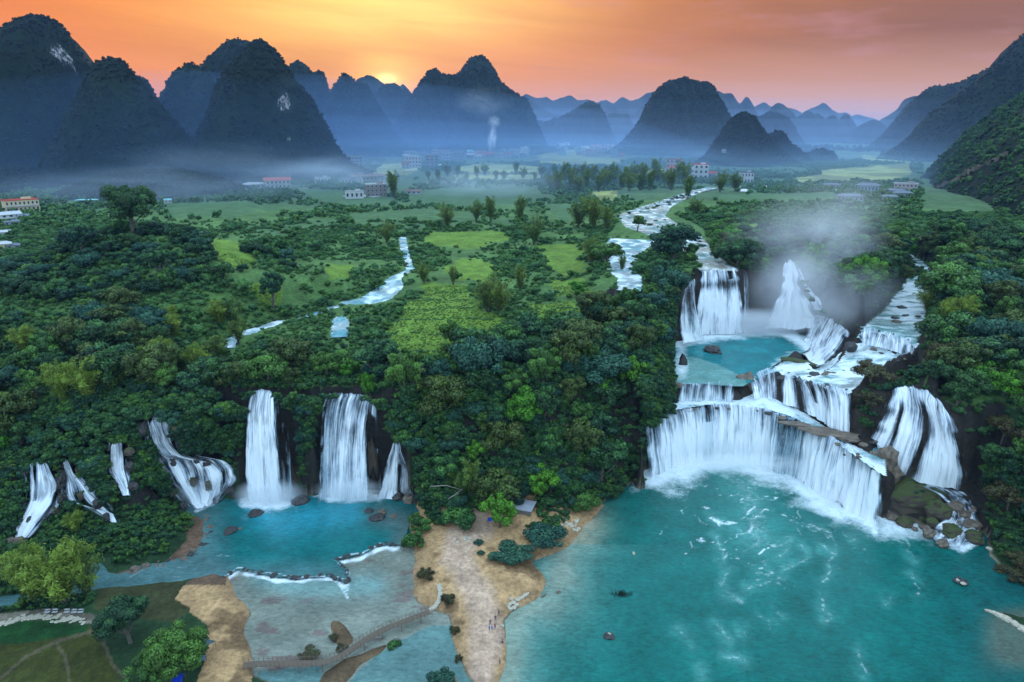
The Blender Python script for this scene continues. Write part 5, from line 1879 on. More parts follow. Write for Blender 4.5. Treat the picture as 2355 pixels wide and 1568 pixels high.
ok &= ~((ZZ < 3.0) & (X > -20)) & ~((Y < 200) & (px < 560) & (ZZ < 9))
X, Y, ZZ, n1 = X[ok], Y[ok], ZZ[ok], n1[ok]
rg = np.random.default_rng(7)
sc = .84 + 1.05 * rg.random(len(X)) ** 1.9
sc = np.where(rg.random(len(X)) < .05, 1.75 + .3 * rg.random(len(X)), sc)
sc[right[ok]] *= 1.05
# trees on the steep face are shorter, so that the face keeps its shape
hh, rr = 10.5 * sc, 5.2 * sc
k = ~hides(X, Y, ZZ, hh, rr, CLEAR)
small = ~k
sc2 = sc * .5
k2 = small & ~hides(X, Y, ZZ, hh * .45, rr * .5, CLEAR)
BIG = dict(x=X[k], y=Y[k], z=ZZ[k], s=sc[k])
EXTRA = dict(x=X[k2], y=Y[k2], z=ZZ[k2], s=sc2[k2])
BX = np.r_[BIG['x'], EXTRA['x']]
BY = np.r_[BIG['y'], EXTRA['y']]
BS = np.r_[BIG['s'], EXTRA['s']]
BZ = np.r_[BIG['z'], EXTRA['z']] - 1.7 * BS
BR = rg.random(len(BX)) * 6.28
v = rg.random(len(BX))
bpx, bpy_ = proj(BX, BY, BZ)
warm = fbm(BX / 22, BY / 22, 77, 3)
BI = np.where(v < .22, 0, np.where(v < .42, 1, np.where(v < .60, 2, np.where(v < .74, 3, np.where(v < .86, 4, 5)))))
BI = np.where((v > .93) & (warm > 0) & (bpx < 1000), 6, BI)
BI = np.where((bpx < 1000) & (warm > -.02) & (BI < 3), BI + 3, BI)
BI = np.where((bpx > 1650) & (v > .9) & (bpy_ > 800), 7, BI)
v3 = rg.random(len(BX))
BI = np.where((v3 < .18) & (BI < 6), 10, np.where((v3 > .90) & (BI < 6), 11, np.where((v3 > .865) & (BI < 6), 6, BI)))

# ---- trees placed one by one: (frame x, frame y of the foot, crown width in frame units, kind, label)
def gpt(px, py):
    return ground(px, py)


NAMED = [
    (302, 556, 112, 9, 'tall dark tree standing above the others on the left hilltop', 1.0),
    (190, 585, 80, 1, 'dark round tree left of the tall hilltop tree', 1.0),
    (375, 660, 80, 2, 'tree with a bare pale trunk on the slope of the left hill', 1.1),
    (630, 712, 66, 2, 'dark conical tree beside the thin stream left of the cascade', 1.3),
    (870, 672, 36, 3, 'round green tree on the bank above the small cascade', 1.0),
    (855, 925, 46, 6, 'lime green tree at the lip just right of the split waterfall', 1.6),
    (935, 1000, 96, 3, 'large fresh green tree on the cliff right of the split waterfall', 1.3),
    (1010, 930, 70, 4, 'green tree at the left end of the wooded spur', 1.1),
    (1440, 720, 58, 3, 'domed yellow green tree at the meadow end of the spur', 1.1),
    (1325, 680, 46, 6, 'bright lime tree in the middle meadow beside the river woods', .8),
    (1550, 600, 96, 1, 'spreading dark tree at the river edge left of the upper falls', 1.0),
    (1395, 610, 62, 4, 'rounded green tree beside the white river branch', 1.0),
    (1465, 532, 42, 3, 'small round tree on an islet in the wide river', .9),
    (1150, 1212, 84, 6, 'bright green tree over the blue awning beside the concrete roof', 1.0),
    (300, 1480, 104, 9, 'dark gnarled tree in the lower left foreground', 1.1),
    (395, 1568, 140, 8, 'big green tree beside the dark canopy in the lower left', 1.0),
    (345, 1585, 100, 8, 'bright green low tree at the bottom edge left of the beach', .8),
    (2000, 880, 90, 7, 'brownish leafless-looking tree between the dome and the far right fall', .7),
    (1990, 945, 66, 7, 'dull brown green tree hanging over the dark rock right of the dome', .8),
    (2180, 690, 130, 4, 'wide domed tree on the right bank opposite the pale rapids', .8),
    (2260, 870, 130, 0, 'large dark tree on the right bank above the fan-shaped fall', .8),
    (2285, 625, 40, 7, 'tree with golden flowering top on the right bank', 1.1),
]
ROUND = [
    (965, 1222, 62, 3, 'round clipped-looking bush above the ball-shaped bush by the spit', .9), (950, 1262, 58, 3, 'ball-shaped green bush at the water edge left of the spit', .9),
    (1052, 1205, 76, 4, 'wide green bush at the left of the path behind the spit', .8), (1255, 1245, 84, 5, 'wide dark bush on the bank right of the bright tree', .5),
    (1180, 1282, 74, 5, 'dark low bush with a ring of pale stones below it', .5), (1340, 1165, 62, 4, 'green bush at the foot of the spur near the right pool', .9),
    (580 + 400, 1350 - 20, 40, 7, 'tall brownish reed bush on the left side of the spit', 1.1), (1030, 1385, 40, 7, 'brown green reed bush beside the yellow stone path', .9),
    (1045, 1455, 26, 7, 'small dull bush on the pond shore below the bridge end', 1.0), (1055, 1520, 20, 7, 'narrow dull bush near the bottom of the spit', 1.2),
    (905, 1490, 30, 4, 'small green bush below the middle of the bridge', .8), (985, 1440, 18, 4, 'tiny green bush under the right end of the bridge', .9),
    (1015, 1572, 42, 5, 'dark bush on the islet at the bottom edge', .8), (770, 1470, 26, 7, 'brown scrub on the islet in the shallow water', .6), (785, 1492, 30, 7, 'brown scrub on the lower tip of the islet', .5),
    (710, 1508, 50, 7, 'brown matted scrub on the round islet beside the bridge', .35), (1100, 1250, 18, 5, 'small shrub in the sand beside the path', .6), (1105, 1275, 16, 5, 'tiny shrub left of the stone-ringed bush', .6),
    (2100, 1128, 40, 5, 'low dark bush on top of the mossy knoll', .5), (2335, 1330, 70, 7, 'brown green bush overhanging the right shore', .6), (2345, 1300, 60, 7, 'dull bush on the right bank below the viewing deck', .8),
]
SINGLE = []
for (a, b, w, kind, lab, tall) in NAMED:
    g = gpt(a, b)
    if lab.startswith('tall dark tree standing'):
        g = np.array((-185.0, 333.0, float(zt(-185.0, 333.0)) - .5))
        tall = 1.22
    dist = math.hypot(g[1], CAM_Z - g[2])
    s = w / F * dist / 10.0
    SINGLE.append(('broadleaf_tree', kind, g, s, s * tall, lab, 'tree', 'broadleaf trees picked out along the falls'))
for (a, b, w, kind, lab, tall) in ROUND:
    g = gpt(a, b)
    dist = math.hypot(g[1], CAM_Z - g[2])
    s = w / F * dist / 10.0
    SINGLE.append(('bush', kind, g, s, s * tall, lab, 'bush', 'bushes on the banks and the spit'))


def make_tree(name, kind, loc, sx, sz, rz, label, cat, group):
    root = empty(name, tuple(loc), rz, (sx * (.9 + .2 * math.sin(rz * 9) ** 2), sx * (.85 + .3 * math.cos(rz * 5) ** 2), sz))
    if name != 'bush':
        root.rotation_euler = (.13 * math.sin(rz * 13), .13 * math.cos(rz * 17), rz)
    tag(root, label, cat, group)
    c = obj('crown', CROWNS[kind], root)
    if name == 'bush':
        c.location = (0, 0, -2.4)
        obj('stem', TRUNKS[kind % 3], root, (0, 0, -3.5), None, (.7, .7, .7))
    else:
        obj('trunk', TRUNKS[kind % 3], root)
    return root


for i, (nm, kind, g, sx, sz, lab, cat, grp) in enumerate(SINGLE):
    make_tree(nm, kind, g, sx, sz, i * 1.7, lab, cat, grp)

# ---- the biggest-looking trees are objects of their own, the rest one canopy
LANDMARKS = [((88, 1063), 'the leftmost waterfall'), ((150, 1050), 'the narrow forked waterfall'), ((270, 1000), 'the small thin waterfall'), ((355, 955), 'the two-step waterfall'),
             ((605, 905), 'the tall single waterfall'), ((790, 908), 'the split waterfall'), ((912, 1008), 'the short lacy waterfall'), ((1170, 1170), 'the concrete roof'),
             ((1080, 760), 'the central meadow'), ((1500, 1000), 'the left end of the lowest right-hand fall'), ((1560, 780), 'the green upper pool'), ((1640, 640), 'the upper left fall'), ((1810, 620), 'the upper right fall'),
             ((1900, 760), 'the slanting white cascade'), ((2110, 700), 'the pale rapids'), ((2040, 790), 'the low wide fall'), ((2110, 900), 'the fan-shaped fall'), ((2240, 1050), 'the right edge of the fan-shaped fall'),
             ((300, 560), 'the tall hilltop tree'), ((540, 790), 'the thin forest stream'), ((860, 690), 'the small cascade'), ((130, 870), 'the yellow bamboo thicket'), ((2300, 1120), 'the riverside viewing deck'),
             ((1300, 1000), 'the middle of the wooded spur'), ((1100, 1000), 'the left face of the wooded spur'), ((2300, 700), 'the right edge woods')]
KINDW = ['dark leafy tree', 'dense dark tree', 'tall dark green tree', 'mid green tree', 'fresh green tree', 'blue green spreading tree', 'lime green tree', 'brownish tree', 'fine leaved tree', 'fine dark tree', 'olive green tree', 'tall slim green tree']


def dirword(dx, dy):
    a = math.degrees(math.atan2(-dy, dx)) % 360
    return ['to the right of', 'up and right of', 'above', 'up and left of', 'to the left of', 'down and left of', 'below', 'down and right of'][int((a + 22.5) // 45) % 8]


lh_ = np.hypot((BX + 178) / 72, (BY - 330) / 58) < 1
BI = np.where(lh_, np.where(v < .4, 0, np.where(v < .75, 1, 5)), BI)
BS = np.where(lh_, BS * .62, BS)
app = BS / np.hypot(BY, CAM_Z - BZ)
inframe = (bpx > -20) & (bpx < 2374) & (bpy_ < 1600)
order = np.argsort(-app * inframe)
NIND = 262
ind = order[:NIND]
rest = np.setdiff1d(np.arange(len(BX)), ind)
groups = {}
for i in ind:
    best = min(LANDMARKS, key=lambda l: math.hypot(bpx[i] - l[0][0], bpy_[i] - l[0][1]))
    dx, dy = bpx[i] - best[0][0], bpy_[i] - best[0][1]
    dd = math.hypot(dx, dy)
    key = (int(BI[i]), best[1], dirword(dx, dy))
    groups.setdefault(key, []).append((dd, int(i)))
ORD = ['nearest', 'second', 'third', 'fourth', 'fifth', 'sixth', 'seventh', 'eighth', 'ninth', 'tenth', 'eleventh', 'twelfth', 'thirteenth', 'fourteenth', 'fifteenth', 'sixteenth']
for (kind, lm, dw), mem in groups.items():
    mem.sort()
    for j, (dd, i) in enumerate(mem):
        if len(mem) == 1:
            lab = '%s %s %s' % (KINDW[kind], dw, lm)
        else:
            lab = '%s %s %s, %s' % (KINDW[kind], dw, lm.replace('the ', '', 1), ORD[min(j, 15)] + ' out')
        make_tree('broadleaf_tree', kind, (BX[i], BY[i], BZ[i]), BS[i], BS[i] * (.9 + .25 * ((i * 7) % 10) / 10), BR[i], lab, 'tree', 'broadleaf forest trees around the falls')
scatter('forest_canopy', 'further broadleaf trees of the woods behind the nearest ones', CROWNS, np.stack([BX, BY, BZ], 1)[rest], BS[rest], BR[rest], BI[rest])

# ---- bamboo groves: (frame x, foot y, height in frame units, kind, label)
BAM = [
    (1095, 508, 52, 0, 'left half of the twin bamboo clump in the misty meadow'), (1128, 508, 58, 1, 'right half of the twin bamboo clump in the misty meadow'), (1195, 510, 58, 1, 'narrow upright bamboo clump right of the twin clump'),
    (1228, 563, 72, 0, 'tall bamboo clump at the left of the long meadow'), (1330, 525, 70, 0, 'left bamboo of the dense grove left of the wide river'), (1365, 525, 86, 0, 'tallest bamboo of the dense grove left of the wide river'),
    (1395, 535, 60, 1, 'right bamboo of the dense grove left of the wide river'), (1360, 605, 66, 0, 'bamboo clump between the long meadow and the river bend'), (1030, 525, 62, 0, 'pale bamboo clump left of the twin clump'),
    (890, 560, 58, 0, 'bamboo clump above the top of the branch stream'), (905, 455, 62, 1, 'fan-shaped bamboo in front of the misty village houses'), (975, 652, 58, 0, 'dark bamboo clump on the bank above the cascade'),
    (1042, 655, 44, 1, 'small square bamboo clump in the green meadow'), (1120, 718, 86, 0, 'left part of the large bamboo clump in the central meadow'), (1150, 722, 100, 0, 'tallest part of the large bamboo clump in the central meadow'),
    (1196, 672, 62, 1, 'slender bamboo behind the large central clump'), (1370, 740, 52, 1, 'young feathery bamboo at the spur edge of the meadow'), (1580, 458, 56, 1, 'upright bamboo at the bend of the wide river'),
    (1655, 442, 50, 0, 'broad bamboo clump left of the white three-storey house'), (1690, 440, 46, 0, 'bamboo clump touching the white three-storey house'), (385, 862, 96, 2, 'tallest yellow bamboo above the two-step waterfall'),
    (345, 850, 70, 2, 'yellow bamboo left of the tallest yellow one'), (455, 860, 76, 2, 'yellow bamboo right of the tallest yellow one'), (150, 930, 110, 2, 'left bamboo of the yellow green thicket near the left edge'),
    (205, 925, 118, 2, 'middle bamboo of the yellow green thicket near the left edge'), (262, 925, 90, 0, 'right bamboo of the yellow green thicket near the left edge'),
    (85, 1385, 150, 2, 'left plume of the big yellow bamboo in the lower left corner'), (150, 1390, 170, 2, 'tallest plume of the big yellow bamboo in the lower left corner'), (60, 1340, 90, 0, 'dull bamboo at the left edge behind the big yellow plumes'),
    (205, 1370, 120, 0, 'right plume of the big bamboo in the lower left corner'), (175, 1225, 60, 2, 'small yellow bamboo among the bushes below the forked waterfall'), (1085, 1150, 100, 1, 'drooping bamboo at the foot of the spur behind the path'),
    (1060, 1145, 80, 0, 'dull bamboo left of the drooping one at the spur foot'), (2215, 600, 66, 0, 'bamboo on the right bank near the blue roof'), (1965, 560, 52, 0, 'bamboo in the woods above the slanting cascade'),
    (1600, 500, 50, 0, 'bamboo clump on the far bank of the wide river'), (1430, 625, 40, 1, 'bamboo sprig on the rocky branch of the river'), (2330, 480, 46, 0, 'bamboo below the right hillside'),
]
for i in range(30):   # hedge of bamboo beyond the meadow
    u = i / 29
    BAM.append((1265 + 315 * u + 9 * math.sin(i * 2.1), 432 + 12 * math.sin(i * 1.3) - 6 * u, 36 + 14 * abs(math.sin(i * 1.7)), i % 2, None))
for i in range(14):
    BAM.append((985 + 22 * i + 7 * math.sin(i * 3.1), 412 + 8 * math.sin(i * 1.9), 22 + 9 * abs(math.sin(i * 2.3)), i % 2, None))
rr_ = np.random.default_rng(31)
for i in range(24):
    a_, b_ = ((40 + 520 * rr_.random(), 740 + 170 * rr_.random()) if i < 16 else (2120 + 220 * rr_.random(), 560 + 260 * rr_.random()))
    BAM.append((a_, b_, 50 + 30 * rr_.random(), 2 if rr_.random() < .5 else 0, 'feathery bamboo clump among the woods above the left falls' if i < 16 else 'feathery bamboo clump in the woods of the right bank'))
NB = 44
BAM = BAM[:-(24 + NB)] + BAM[-24:] + BAM[-(24 + NB):-24]
bam_pos = []
for i, (a, b, h, kind, lab) in enumerate(BAM):
    g = gpt(a, b)
    dist = math.hypot(g[1], CAM_Z - g[2])
    s = h / F * dist / 11.5
    root = empty('bamboo_clump', tuple(g), i * 2.1, (s * 1.05, s * 1.05, s))
    grp = 'bamboo clumps' if lab else 'bamboo hedge on the far side of the meadow'
    if not lab:
        j = i - (len(BAM) - NB)
        lab = ('bamboo number %d from the left in the long hedge beyond the meadow' % (j + 1)) if j < 30 else ('misty bamboo number %d from the left in the row before the village' % (j - 29))
    tag(root, lab, 'bamboo', grp)
    obj('foliage', BAMBOO[kind], root)
    obj('culms', CULMS[kind], root)
    bam_pos.append((g[0], g[1]))

# ---- shrubs over the plateau
X, Y = sample(2.7, -430, 420, 168, 560, 3)
ZZ = zt(X, Y)
px, py = proj(X, Y, ZZ)
n1 = fbm(X / 26, Y / 26, 300, 4)
n2 = fbm(X / 8, Y / 8, 301, 3)
m1_ = fbm(X / 14, Y / 14, 50, 4)
m2_ = fbm(X / 3, Y / 3, 51, 3)
fld = any_pip(px + 34 * m1_, py + 12 * m1_ + 5 * m2_, FIELDS)
pal = any_pip(px + 34 * m1_, py + 6 * m2_, PALE)
ok = (ZZ > 7) & site_ok(X, Y) & ~fld & (~pal | (n2 > .15)) & ((n1 + .7 * n2 > .10 - .45 * (rng.random(len(X)) < .3)) | (py > 700) | (px > 1480) | (px < 300))
ok &= ~any_pip(px, py, PADDY)
dn = np.ones(len(X))
X, Y, ZZ, n1, n2 = X[ok], Y[ok], ZZ[ok], n1[ok], n2[ok]
rg = np.random.default_rng(9)
s = (.55 + .65 * rg.random(len(X)) ** 2) * (1 + .35 * np.clip(n1, -.5, 1))
s = np.where((Y > 250) & (rg.random(len(X)) < .05), s * 2.2, s)
k = ~hides(X, Y, ZZ, 2.6 * s, 2.2 * s, CLEAR)
X, Y, ZZ, s = X[k], Y[k], ZZ[k], s[k]
idx = rg.integers(0, 4, len(X))
idx = np.where((idx == 2) & (Y > 262), 0, idx)
idx = np.where((Y < 250) & (rg.random(len(X)) < .5), 2, idx)
zs = s * (.8 + .5 * rg.random(len(X)))
scatter('shrub_cover', 'shrubs and vines covering the plateau between the streams', SHRUBS, np.stack([X, Y, ZZ - .2], 1), np.stack([s, s, zs], 1), rg.random(len(X)) * 6.28, idx)
print('shrubs', len(X))

# lower banks: dense dark cover on the apron under the left falls and the right shore
X, Y = sample(1.9, -220, 260, 128, 250, 4)
ZZ = zt(X, Y)
px, py = proj(X, Y, ZZ)
lb = pip(px, py, LEFTBANK) & (ZZ > 1.2) & ~pip(px, py, [(400, 1225), (480, 1190), (485, 1260), (400, 1300), (270, 1335), (250, 1318), (390, 1270)])
slope_all = (ZZ > 1.5) & (dist_poly(X, Y, foot_w) < 16)
rb = (px > 2020) & (py > 1040) & (ZZ > .8)
kn = pip(px, py, [(2040, 1110), (2080, 1120), (2130, 1112), (2185, 1130), (2170, 1150), (2100, 1170), (2050, 1165)])
front = pip(px, py, [(-200, 1250), (45, 1245), (215, 1330), (215, 1400), (120, 1400), (-200, 1410)]) & (ZZ > .4)
ok = (lb | slope_all | rb | kn | front) & site_ok(X, Y)
X, Y, ZZ, px, kn = X[ok], Y[ok], ZZ[ok], px[ok], kn[ok]
s = .5 + .55 * rg.random(len(X)) ** 1.5
s = np.where(kn, s * .45, s)
k = ~hides(X, Y, ZZ, 2.6 * s, 2.2 * s, CLEAR)
X, Y, ZZ, s, kn = X[k], Y[k], ZZ[k], s[k], kn[k]
idx = np.where(rg.random(len(X)) < .62, 2, 3)
scatter('bank_undergrowth', 'dark undergrowth on the banks and cliff faces beside the falls', SHRUBS, np.stack([X, Y, ZZ - .3], 1), s, rg.random(len(X)) * 6.28, idx)
print('under', len(X))

# creepers, ferns and small trees hanging on the cliff faces
def face(A, B, dens, seed):
    a, b = resample([P(*p) for p in A], 240), resample([P(*p) for p in B], 240)
    rr_ = np.random.default_rng(seed)
    ln = np.linalg.norm(np.diff(a, axis=0), axis=1).sum()
    hg = np.linalg.norm(a - b, axis=1).mean()
    n = int(ln * hg * dens)
    i = rr_.integers(0, 240, n)
    v_ = rr_.random(n)[:, None]
    p = a[i] * (1 - v_) + b[i] * v_
    p = p + rr_.normal(size=p.shape) * np.array((.6, .6, .5))
    tz = zt(p[:, 0], p[:, 1])
    # stand clear of the rock, on the side facing the valley
    l = np.hypot(p[:, 0], p[:, 1])[:, None]
    p[:, :2] *= 1 - .5 / l
    return p


FP = np.concatenate([face([(-260, 900, 36), (-80, 900, 37), (60, 895, 37.5), (250, 880, 37.5), (340, 875, 37.5), (480, 870, 38)], [(-260, 1078, 21), (-80, 1068, 21), (60, 1060, 22), (150, 1050, 22.5), (250, 1000, 29), (340, 955, 32.5), (480, 935, 35)], .3, 9),
                     face(CREST, FOOT + [(1487, 1000, 12)], .42, 1),
                     face([(1487, 900, 36), (1470, 820, 42), (1470, 740, 46), (1500, 690, 50), (1540, 655, 53), (1562, 640, 52)], [(1487, 1010, 14), (1545, 955, 19), (1556, 900, 22), (1560, 850, 26), (1557, 800, 26), (1560, 782, 26)], .4, 2),
                     face([(1960, 900, 33), (1995, 900, 34), (2030, 903, 35)], [(1962, 985, 19), (1990, 1003, 19), (2008, 1010, 19)], .3, 3),
                     face([(1722, 630, 53.6), (1760, 618, 54), (1795, 612, 54)], [(1735, 755, 26), (1750, 752, 26), (1765, 752, 26)], .35, 5),
                     face([(1825, 612, 54), (1840, 640, 52), (1870, 700, 44), (1920, 742, 38)], [(1840, 640, 46), (1860, 700, 38), (1875, 735, 34), (1925, 765, 34)], .4, 6),
                     face([(2262, 1040, 25), (2300, 1040, 26), (2400, 1050, 28), (2600, 1060, 30)], [(2262, 1120, 8), (2300, 1160, 8), (2400, 1220, 9), (2600, 1280, 10)], .4, 4)])
fs = .55 + .8 * rg.random(len(FP)) ** 1.4
k = ~hides(FP[:, 0], FP[:, 1], FP[:, 2] - fs, 2.4 * fs, 2.2 * fs, CLEAR) & (FP[:, 2] > 1.5)
FP, fs = FP[k], fs[k]
scatter('cliff_plants', 'creepers and bushes hanging on the cliff faces between the falls', SHRUBS, FP - np.stack([fs * 0, fs * 0, fs * .9], 1), fs, rg.random(len(FP)) * 6.28, np.where(rg.random(len(FP)) < .7, 2, 3))
print('face', len(FP))
kt = (rg.random(len(FP)) < .16)
ft_, fz_ = FP[kt], .34 + .45 * rg.random(kt.sum()) ** 1.5
k = ~hides(ft_[:, 0], ft_[:, 1], ft_[:, 2] - 2.5 * fz_, 10 * fz_, 5 * fz_, CLEAR)
scatter('cliff_trees', 'small trees leaning out of the cliff faces', CROWNS, (ft_ - np.stack([fz_ * 0, fz_ * 0, fz_ * 4.5], 1))[k], fz_[k], rg.random(k.sum()) * 6.28, rg.integers(0, 6, k.sum()))

# grass hummocks on the near meadows
X, Y = sample(1.15, -160, 120, 215, 330, 6)
ZZ = zt(X, Y)
px, py = proj(X, Y, ZZ)
ok = any_pip(px + 34 * fbm(X / 14, Y / 14, 50, 4), py + 12 * fbm(X / 14, Y / 14, 50, 4), FIELDS) & (vnoise(X / 3, Y / 3, 5) > .25)
X, Y, ZZ = X[ok], Y[ok], ZZ[ok]
terr = np.abs(np.sin((Y + 3 * fbm(X / 20, Y / 20, 9)) / 4.6)) < .16      # darker banks between the old terraces
scatter('meadow_grass', 'long grass of the bright terraced meadows', TUFTS, np.stack([X, Y, ZZ], 1), np.where(terr, 1.15, .35 + .6 * rg.random(len(X)) ** 1.5), rg.random(len(X)) * 6.28, (terr | (rg.random(len(X)) < .18)).astype(int))
print('grass', len(X))

# trees and shrubs of the far plain
X, Y = sample(7.5, -1300, 1300, 540, 1750, 8)
ZZ = zt(X, Y)
px, py = proj(X, Y, ZZ)
n1 = fbm(X / 75, Y / 110, 400, 4)
ok = site_ok(X, Y) & ~any_pip(px, py, PADDY) & ~any_pip(px, py, PALE) & (n1 + .35 * rng.random(len(X)) > .04 + .12 * (Y > 1100))
ok &= (px > -50) & (px < 2120) & ~any_pip(px, py, [[(885, 349), (1245, 349), (1245, 374), (885, 374)], [(1270, 328), (1445, 328), (1445, 362), (1270, 362)], [(775, 396), (905, 396), (905, 426), (775, 426)]])
X, Y, ZZ = X[ok], Y[ok], ZZ[ok]
s = 2.2 + 2.6 * rg.random(len(X)) ** 2
k = ~hides(X, Y, ZZ, 1.6 * s, s, CLEAR)
X, Y, ZZ, s = X[k], Y[k], ZZ[k], s[k]
scatter('plain_trees', 'scattered trees and scrub of the misty plain', PLAINT, np.stack([X, Y, ZZ], 1), s, rg.random(len(X)) * 6.28, rg.integers(0, 3, len(X)))
print('plain', len(X))
X, Y = sample(34, -2600, 3200, 1750, 4600, 9)
ZZ = zt(X, Y)
n1 = fbm(X / 200, Y / 260, 401, 4)
px, py = proj(X, Y, ZZ)
ok = (n1 > .05) & ~any_pip(px, py, PADDY)
s = 6 + 7 * rg.random(ok.sum())
scatter('distant_groves', 'hazy groves at the end of the valley', FARTREES, np.stack([X[ok], Y[ok], ZZ[ok]], 1), s, rg.random(ok.sum()) * 6.28, rg.integers(0, 3, ok.sum()))

# ---- forest on the karst hills
pts, scs = [], []
for H in HILLS:
    gX, gY, gZ, cm, g = H['X'], H['Y'], H['Z'], H['cm'], H['g']
    ny, nx = gX.shape
    ax = np.hypot(gX[0, 1] - gX[0, 0], 0)
    ay = abs(gY[1, 0] - gY[0, 0])
    area = (nx - 1) * ax * (ny - 1) * ay
    n = int(area / H['sp'] ** 2 * 2.3)
    n = min(n, 36000)
    i = rg.random(n) * (nx - 1.001)
    j = rg.random(n) * (ny - 1.001)
    a, b = i.astype(int), j.astype(int)
    fa, fb = i - a, j - b

    def bi(A):
        return (A[b, a] * (1 - fa) + A[b, a + 1] * fa) * (1 - fb) + (A[b + 1, a] * (1 - fa) + A[b + 1, a + 1] * fa) * fb
    x, y, z, c, gg = bi(gX), bi(gY), bi(gZ), bi(cm), bi(g)
    mid = (ny - 1) * .56
    px, py = proj(x, y, z)
    kk = (gg > .03) & (c < .3) & (fbm(x / 17, z / 9, 500, 3) + .6 * rg.random(n) > -.22) & (px > -60) & (px < 2420) & ((j < mid) | (H['X'] is RS[0]))
    if H['X'] is RS[0]:
        kk &= gg > .35
        kk &= dist_poly(px, py, [(2150, 442), (2200, 415), (2270, 382), (2330, 350)]) > 4
    if H['X'] is RS[0]:
        pn, sn = np.stack([x[kk], y[kk], z[kk]], 1), H['size'] * (.5 + .9 * rg.random(kk.sum()) ** 1.6)
        scatter('hillside_forest', 'woods covering the mountainside on the right', SLOPET, pn, sn, rg.random(len(pn)) * 6.28, rg.integers(0, 3, len(pn)))
        continue
    pts.append(np.stack([x[kk], y[kk], z[kk]], 1))
    scs.append(H['size'] * (.40 + .62 * rg.random(kk.sum()) ** 1.6))
pts, scs = np.concatenate(pts), np.concatenate(scs)
scatter('hill_forest', 'forest cloaking the karst hills', FARTREES, pts, scs, rg.random(len(pts)) * 6.28, rg.integers(0, 3, len(pts)))
print('hill', len(pts))

# ------------------------------------------------------------------ rocks
def rock_material(name, c1, c2, moss=0.0, mc=(.045, .075, .015), wet=.5):
    t = NT(name)
    p = t.objco()
    a = t.noise(1.6, 6, .7, p)
    b = t.noise(7, 4, .6, p)
    c = t.mix(t.rng(a, .35, .65), c1, c2)
    if moss:
        nz = t.n('ShaderNodeSeparateXYZ')
        t.l(t.n('ShaderNodeNewGeometry').outputs['Normal'], nz.inputs[0])
        m = t.rng(t.math('ADD', nz.outputs[2], t.math('MULTIPLY', t.math('SUBTRACT', a, .5), 1.6)), 1 - moss, 1.15 - moss)
        c = t.mix(m, c, mc)
    return t.done(t.bsdf(c, wet, t.bump(t.math('ADD', a, t.math('MULTIPLY', b, .4)), .9, .25), .4))


RK_DARK = rock_material('wet dark rock', (.022, .020, .020), (.065, .055, .048))
RK_BROWN = rock_material('brown travertine', (.085, .060, .042), (.20, .15, .105), .0, wet=.65)
RK_MOSS = rock_material('mossy rock', (.035, .028, .020), (.10, .07, .045), .55, (.050, .062, .014), .8)
RK_PALE = rock_material('pale limestone', (.34, .28, .20), (.62, .55, .42), wet=.8)


def rock_mesh(seed, mat, sub=3, amp=.32):
    bm = bmesh.new()
    bmesh.ops.create_icosphere(bm, subdivisions=sub, radius=1.0)
    from mathutils import noise
    off = Vector((seed * 7.1, seed * 3.3, seed * 1.7))
    for v in bm.verts:
        n = noise.fractal(v.co * 1.1 + off, .8, 2.1, 4) * amp + noise.noise(v.co * 4.2 + off) * amp * .35
        c = noise.cell(v.co * 1.7 + off) * amp * .28
        v.co *= 1 + n + c
    me = bpy.data.meshes.new('rock')
    bm.to_mesh(me)
    bm.free()
    me.materials.append(mat)
    return me


RKS = {k: [rock_mesh(i + 1 + 10 * j, m) for i in range(4)] for j, (k, m) in enumerate((('dark', RK_DARK), ('brown', RK_BROWN), ('moss', RK_MOSS), ('pale', RK_PALE)))}
SMALL = {k: [rock_mesh(i + 31 + 10 * j, m, 2) for i in range(3)] for j, (k, m) in enumerate((('dark', RK_DARK), ('brown', RK_BROWN), ('moss', RK_MOSS), ('pale', RK_PALE)))}


def rock(px, py, w, kind, label, z=None, h=.62, d=.85, group='rocks in and beside the water', name='boulder', rz=None, small=False):
    g = P(px, py, z) if z is not None else ground(px, py)
    if z is None and g[2] < 0:
        g = P(px, py, 0.0)
    dist = math.hypot(g[1], CAM_Z - g[2])
    r = w / 2 / F * dist
    i = int(abs(px * 3 + py * 7)) % (3 if small else 4)
    o = obj(name, (SMALL if small else RKS)[kind][i], None, (g[0], g[1], g[2] + r * h * .25), (px * .37) if rz is None else rz, (r, r * d, r * h))
    tag(o, label, 'rock', group)
    return o


rock(588, 1182, 34, 'dark', 'dark flat rock in the pool just below the tall single fall', .5, .4)
rock(530, 1222, 32, 'dark', 'long dark rock with small stones left in the turquoise pool', .5, .45)
rock(552, 1216, 9, 'brown', 'tiny rock just right of the long dark rock', .5, .7, small=True)
rock(690, 1155, 36, 'dark', 'bluish wet rock between the tall fall and the split fall', .5, .6)
rock(658, 1122, 40, 'dark', 'dark boulder splashed by the thin veil of the tall fall', .5, .7)
rock(866, 1192, 34, 'dark', 'dark jagged rock in the pool right of the split fall', .5, .5)
rock(878, 1180, 22, 'brown', 'brown rock behind the jagged rock right of the split fall', .5, .5)
rock(848, 1176, 22, 'dark', 'low wet rock left of the brown rock near the split fall', .5, .4)
rock(905, 1187, 18, 'brown', 'small flat stone nearest the clipped bush in the left pool', .5, .4)
rock(915, 1145, 34, 'dark', 'dark rock at the foot of the short lacy fall', .6, .7)
rock(940, 1150, 30, 'brown', 'brown rock where the cliff meets the pool right of the lacy fall', .8, .7)
rock(432, 1090, 46, 'dark', 'tall dark rock splitting the lower two-step waterfall', 7.5, 1.7, .8)
rock(463, 1142, 34, 'dark', 'dark boulder at the foot of the two-step waterfall', 1.5, 1.1)
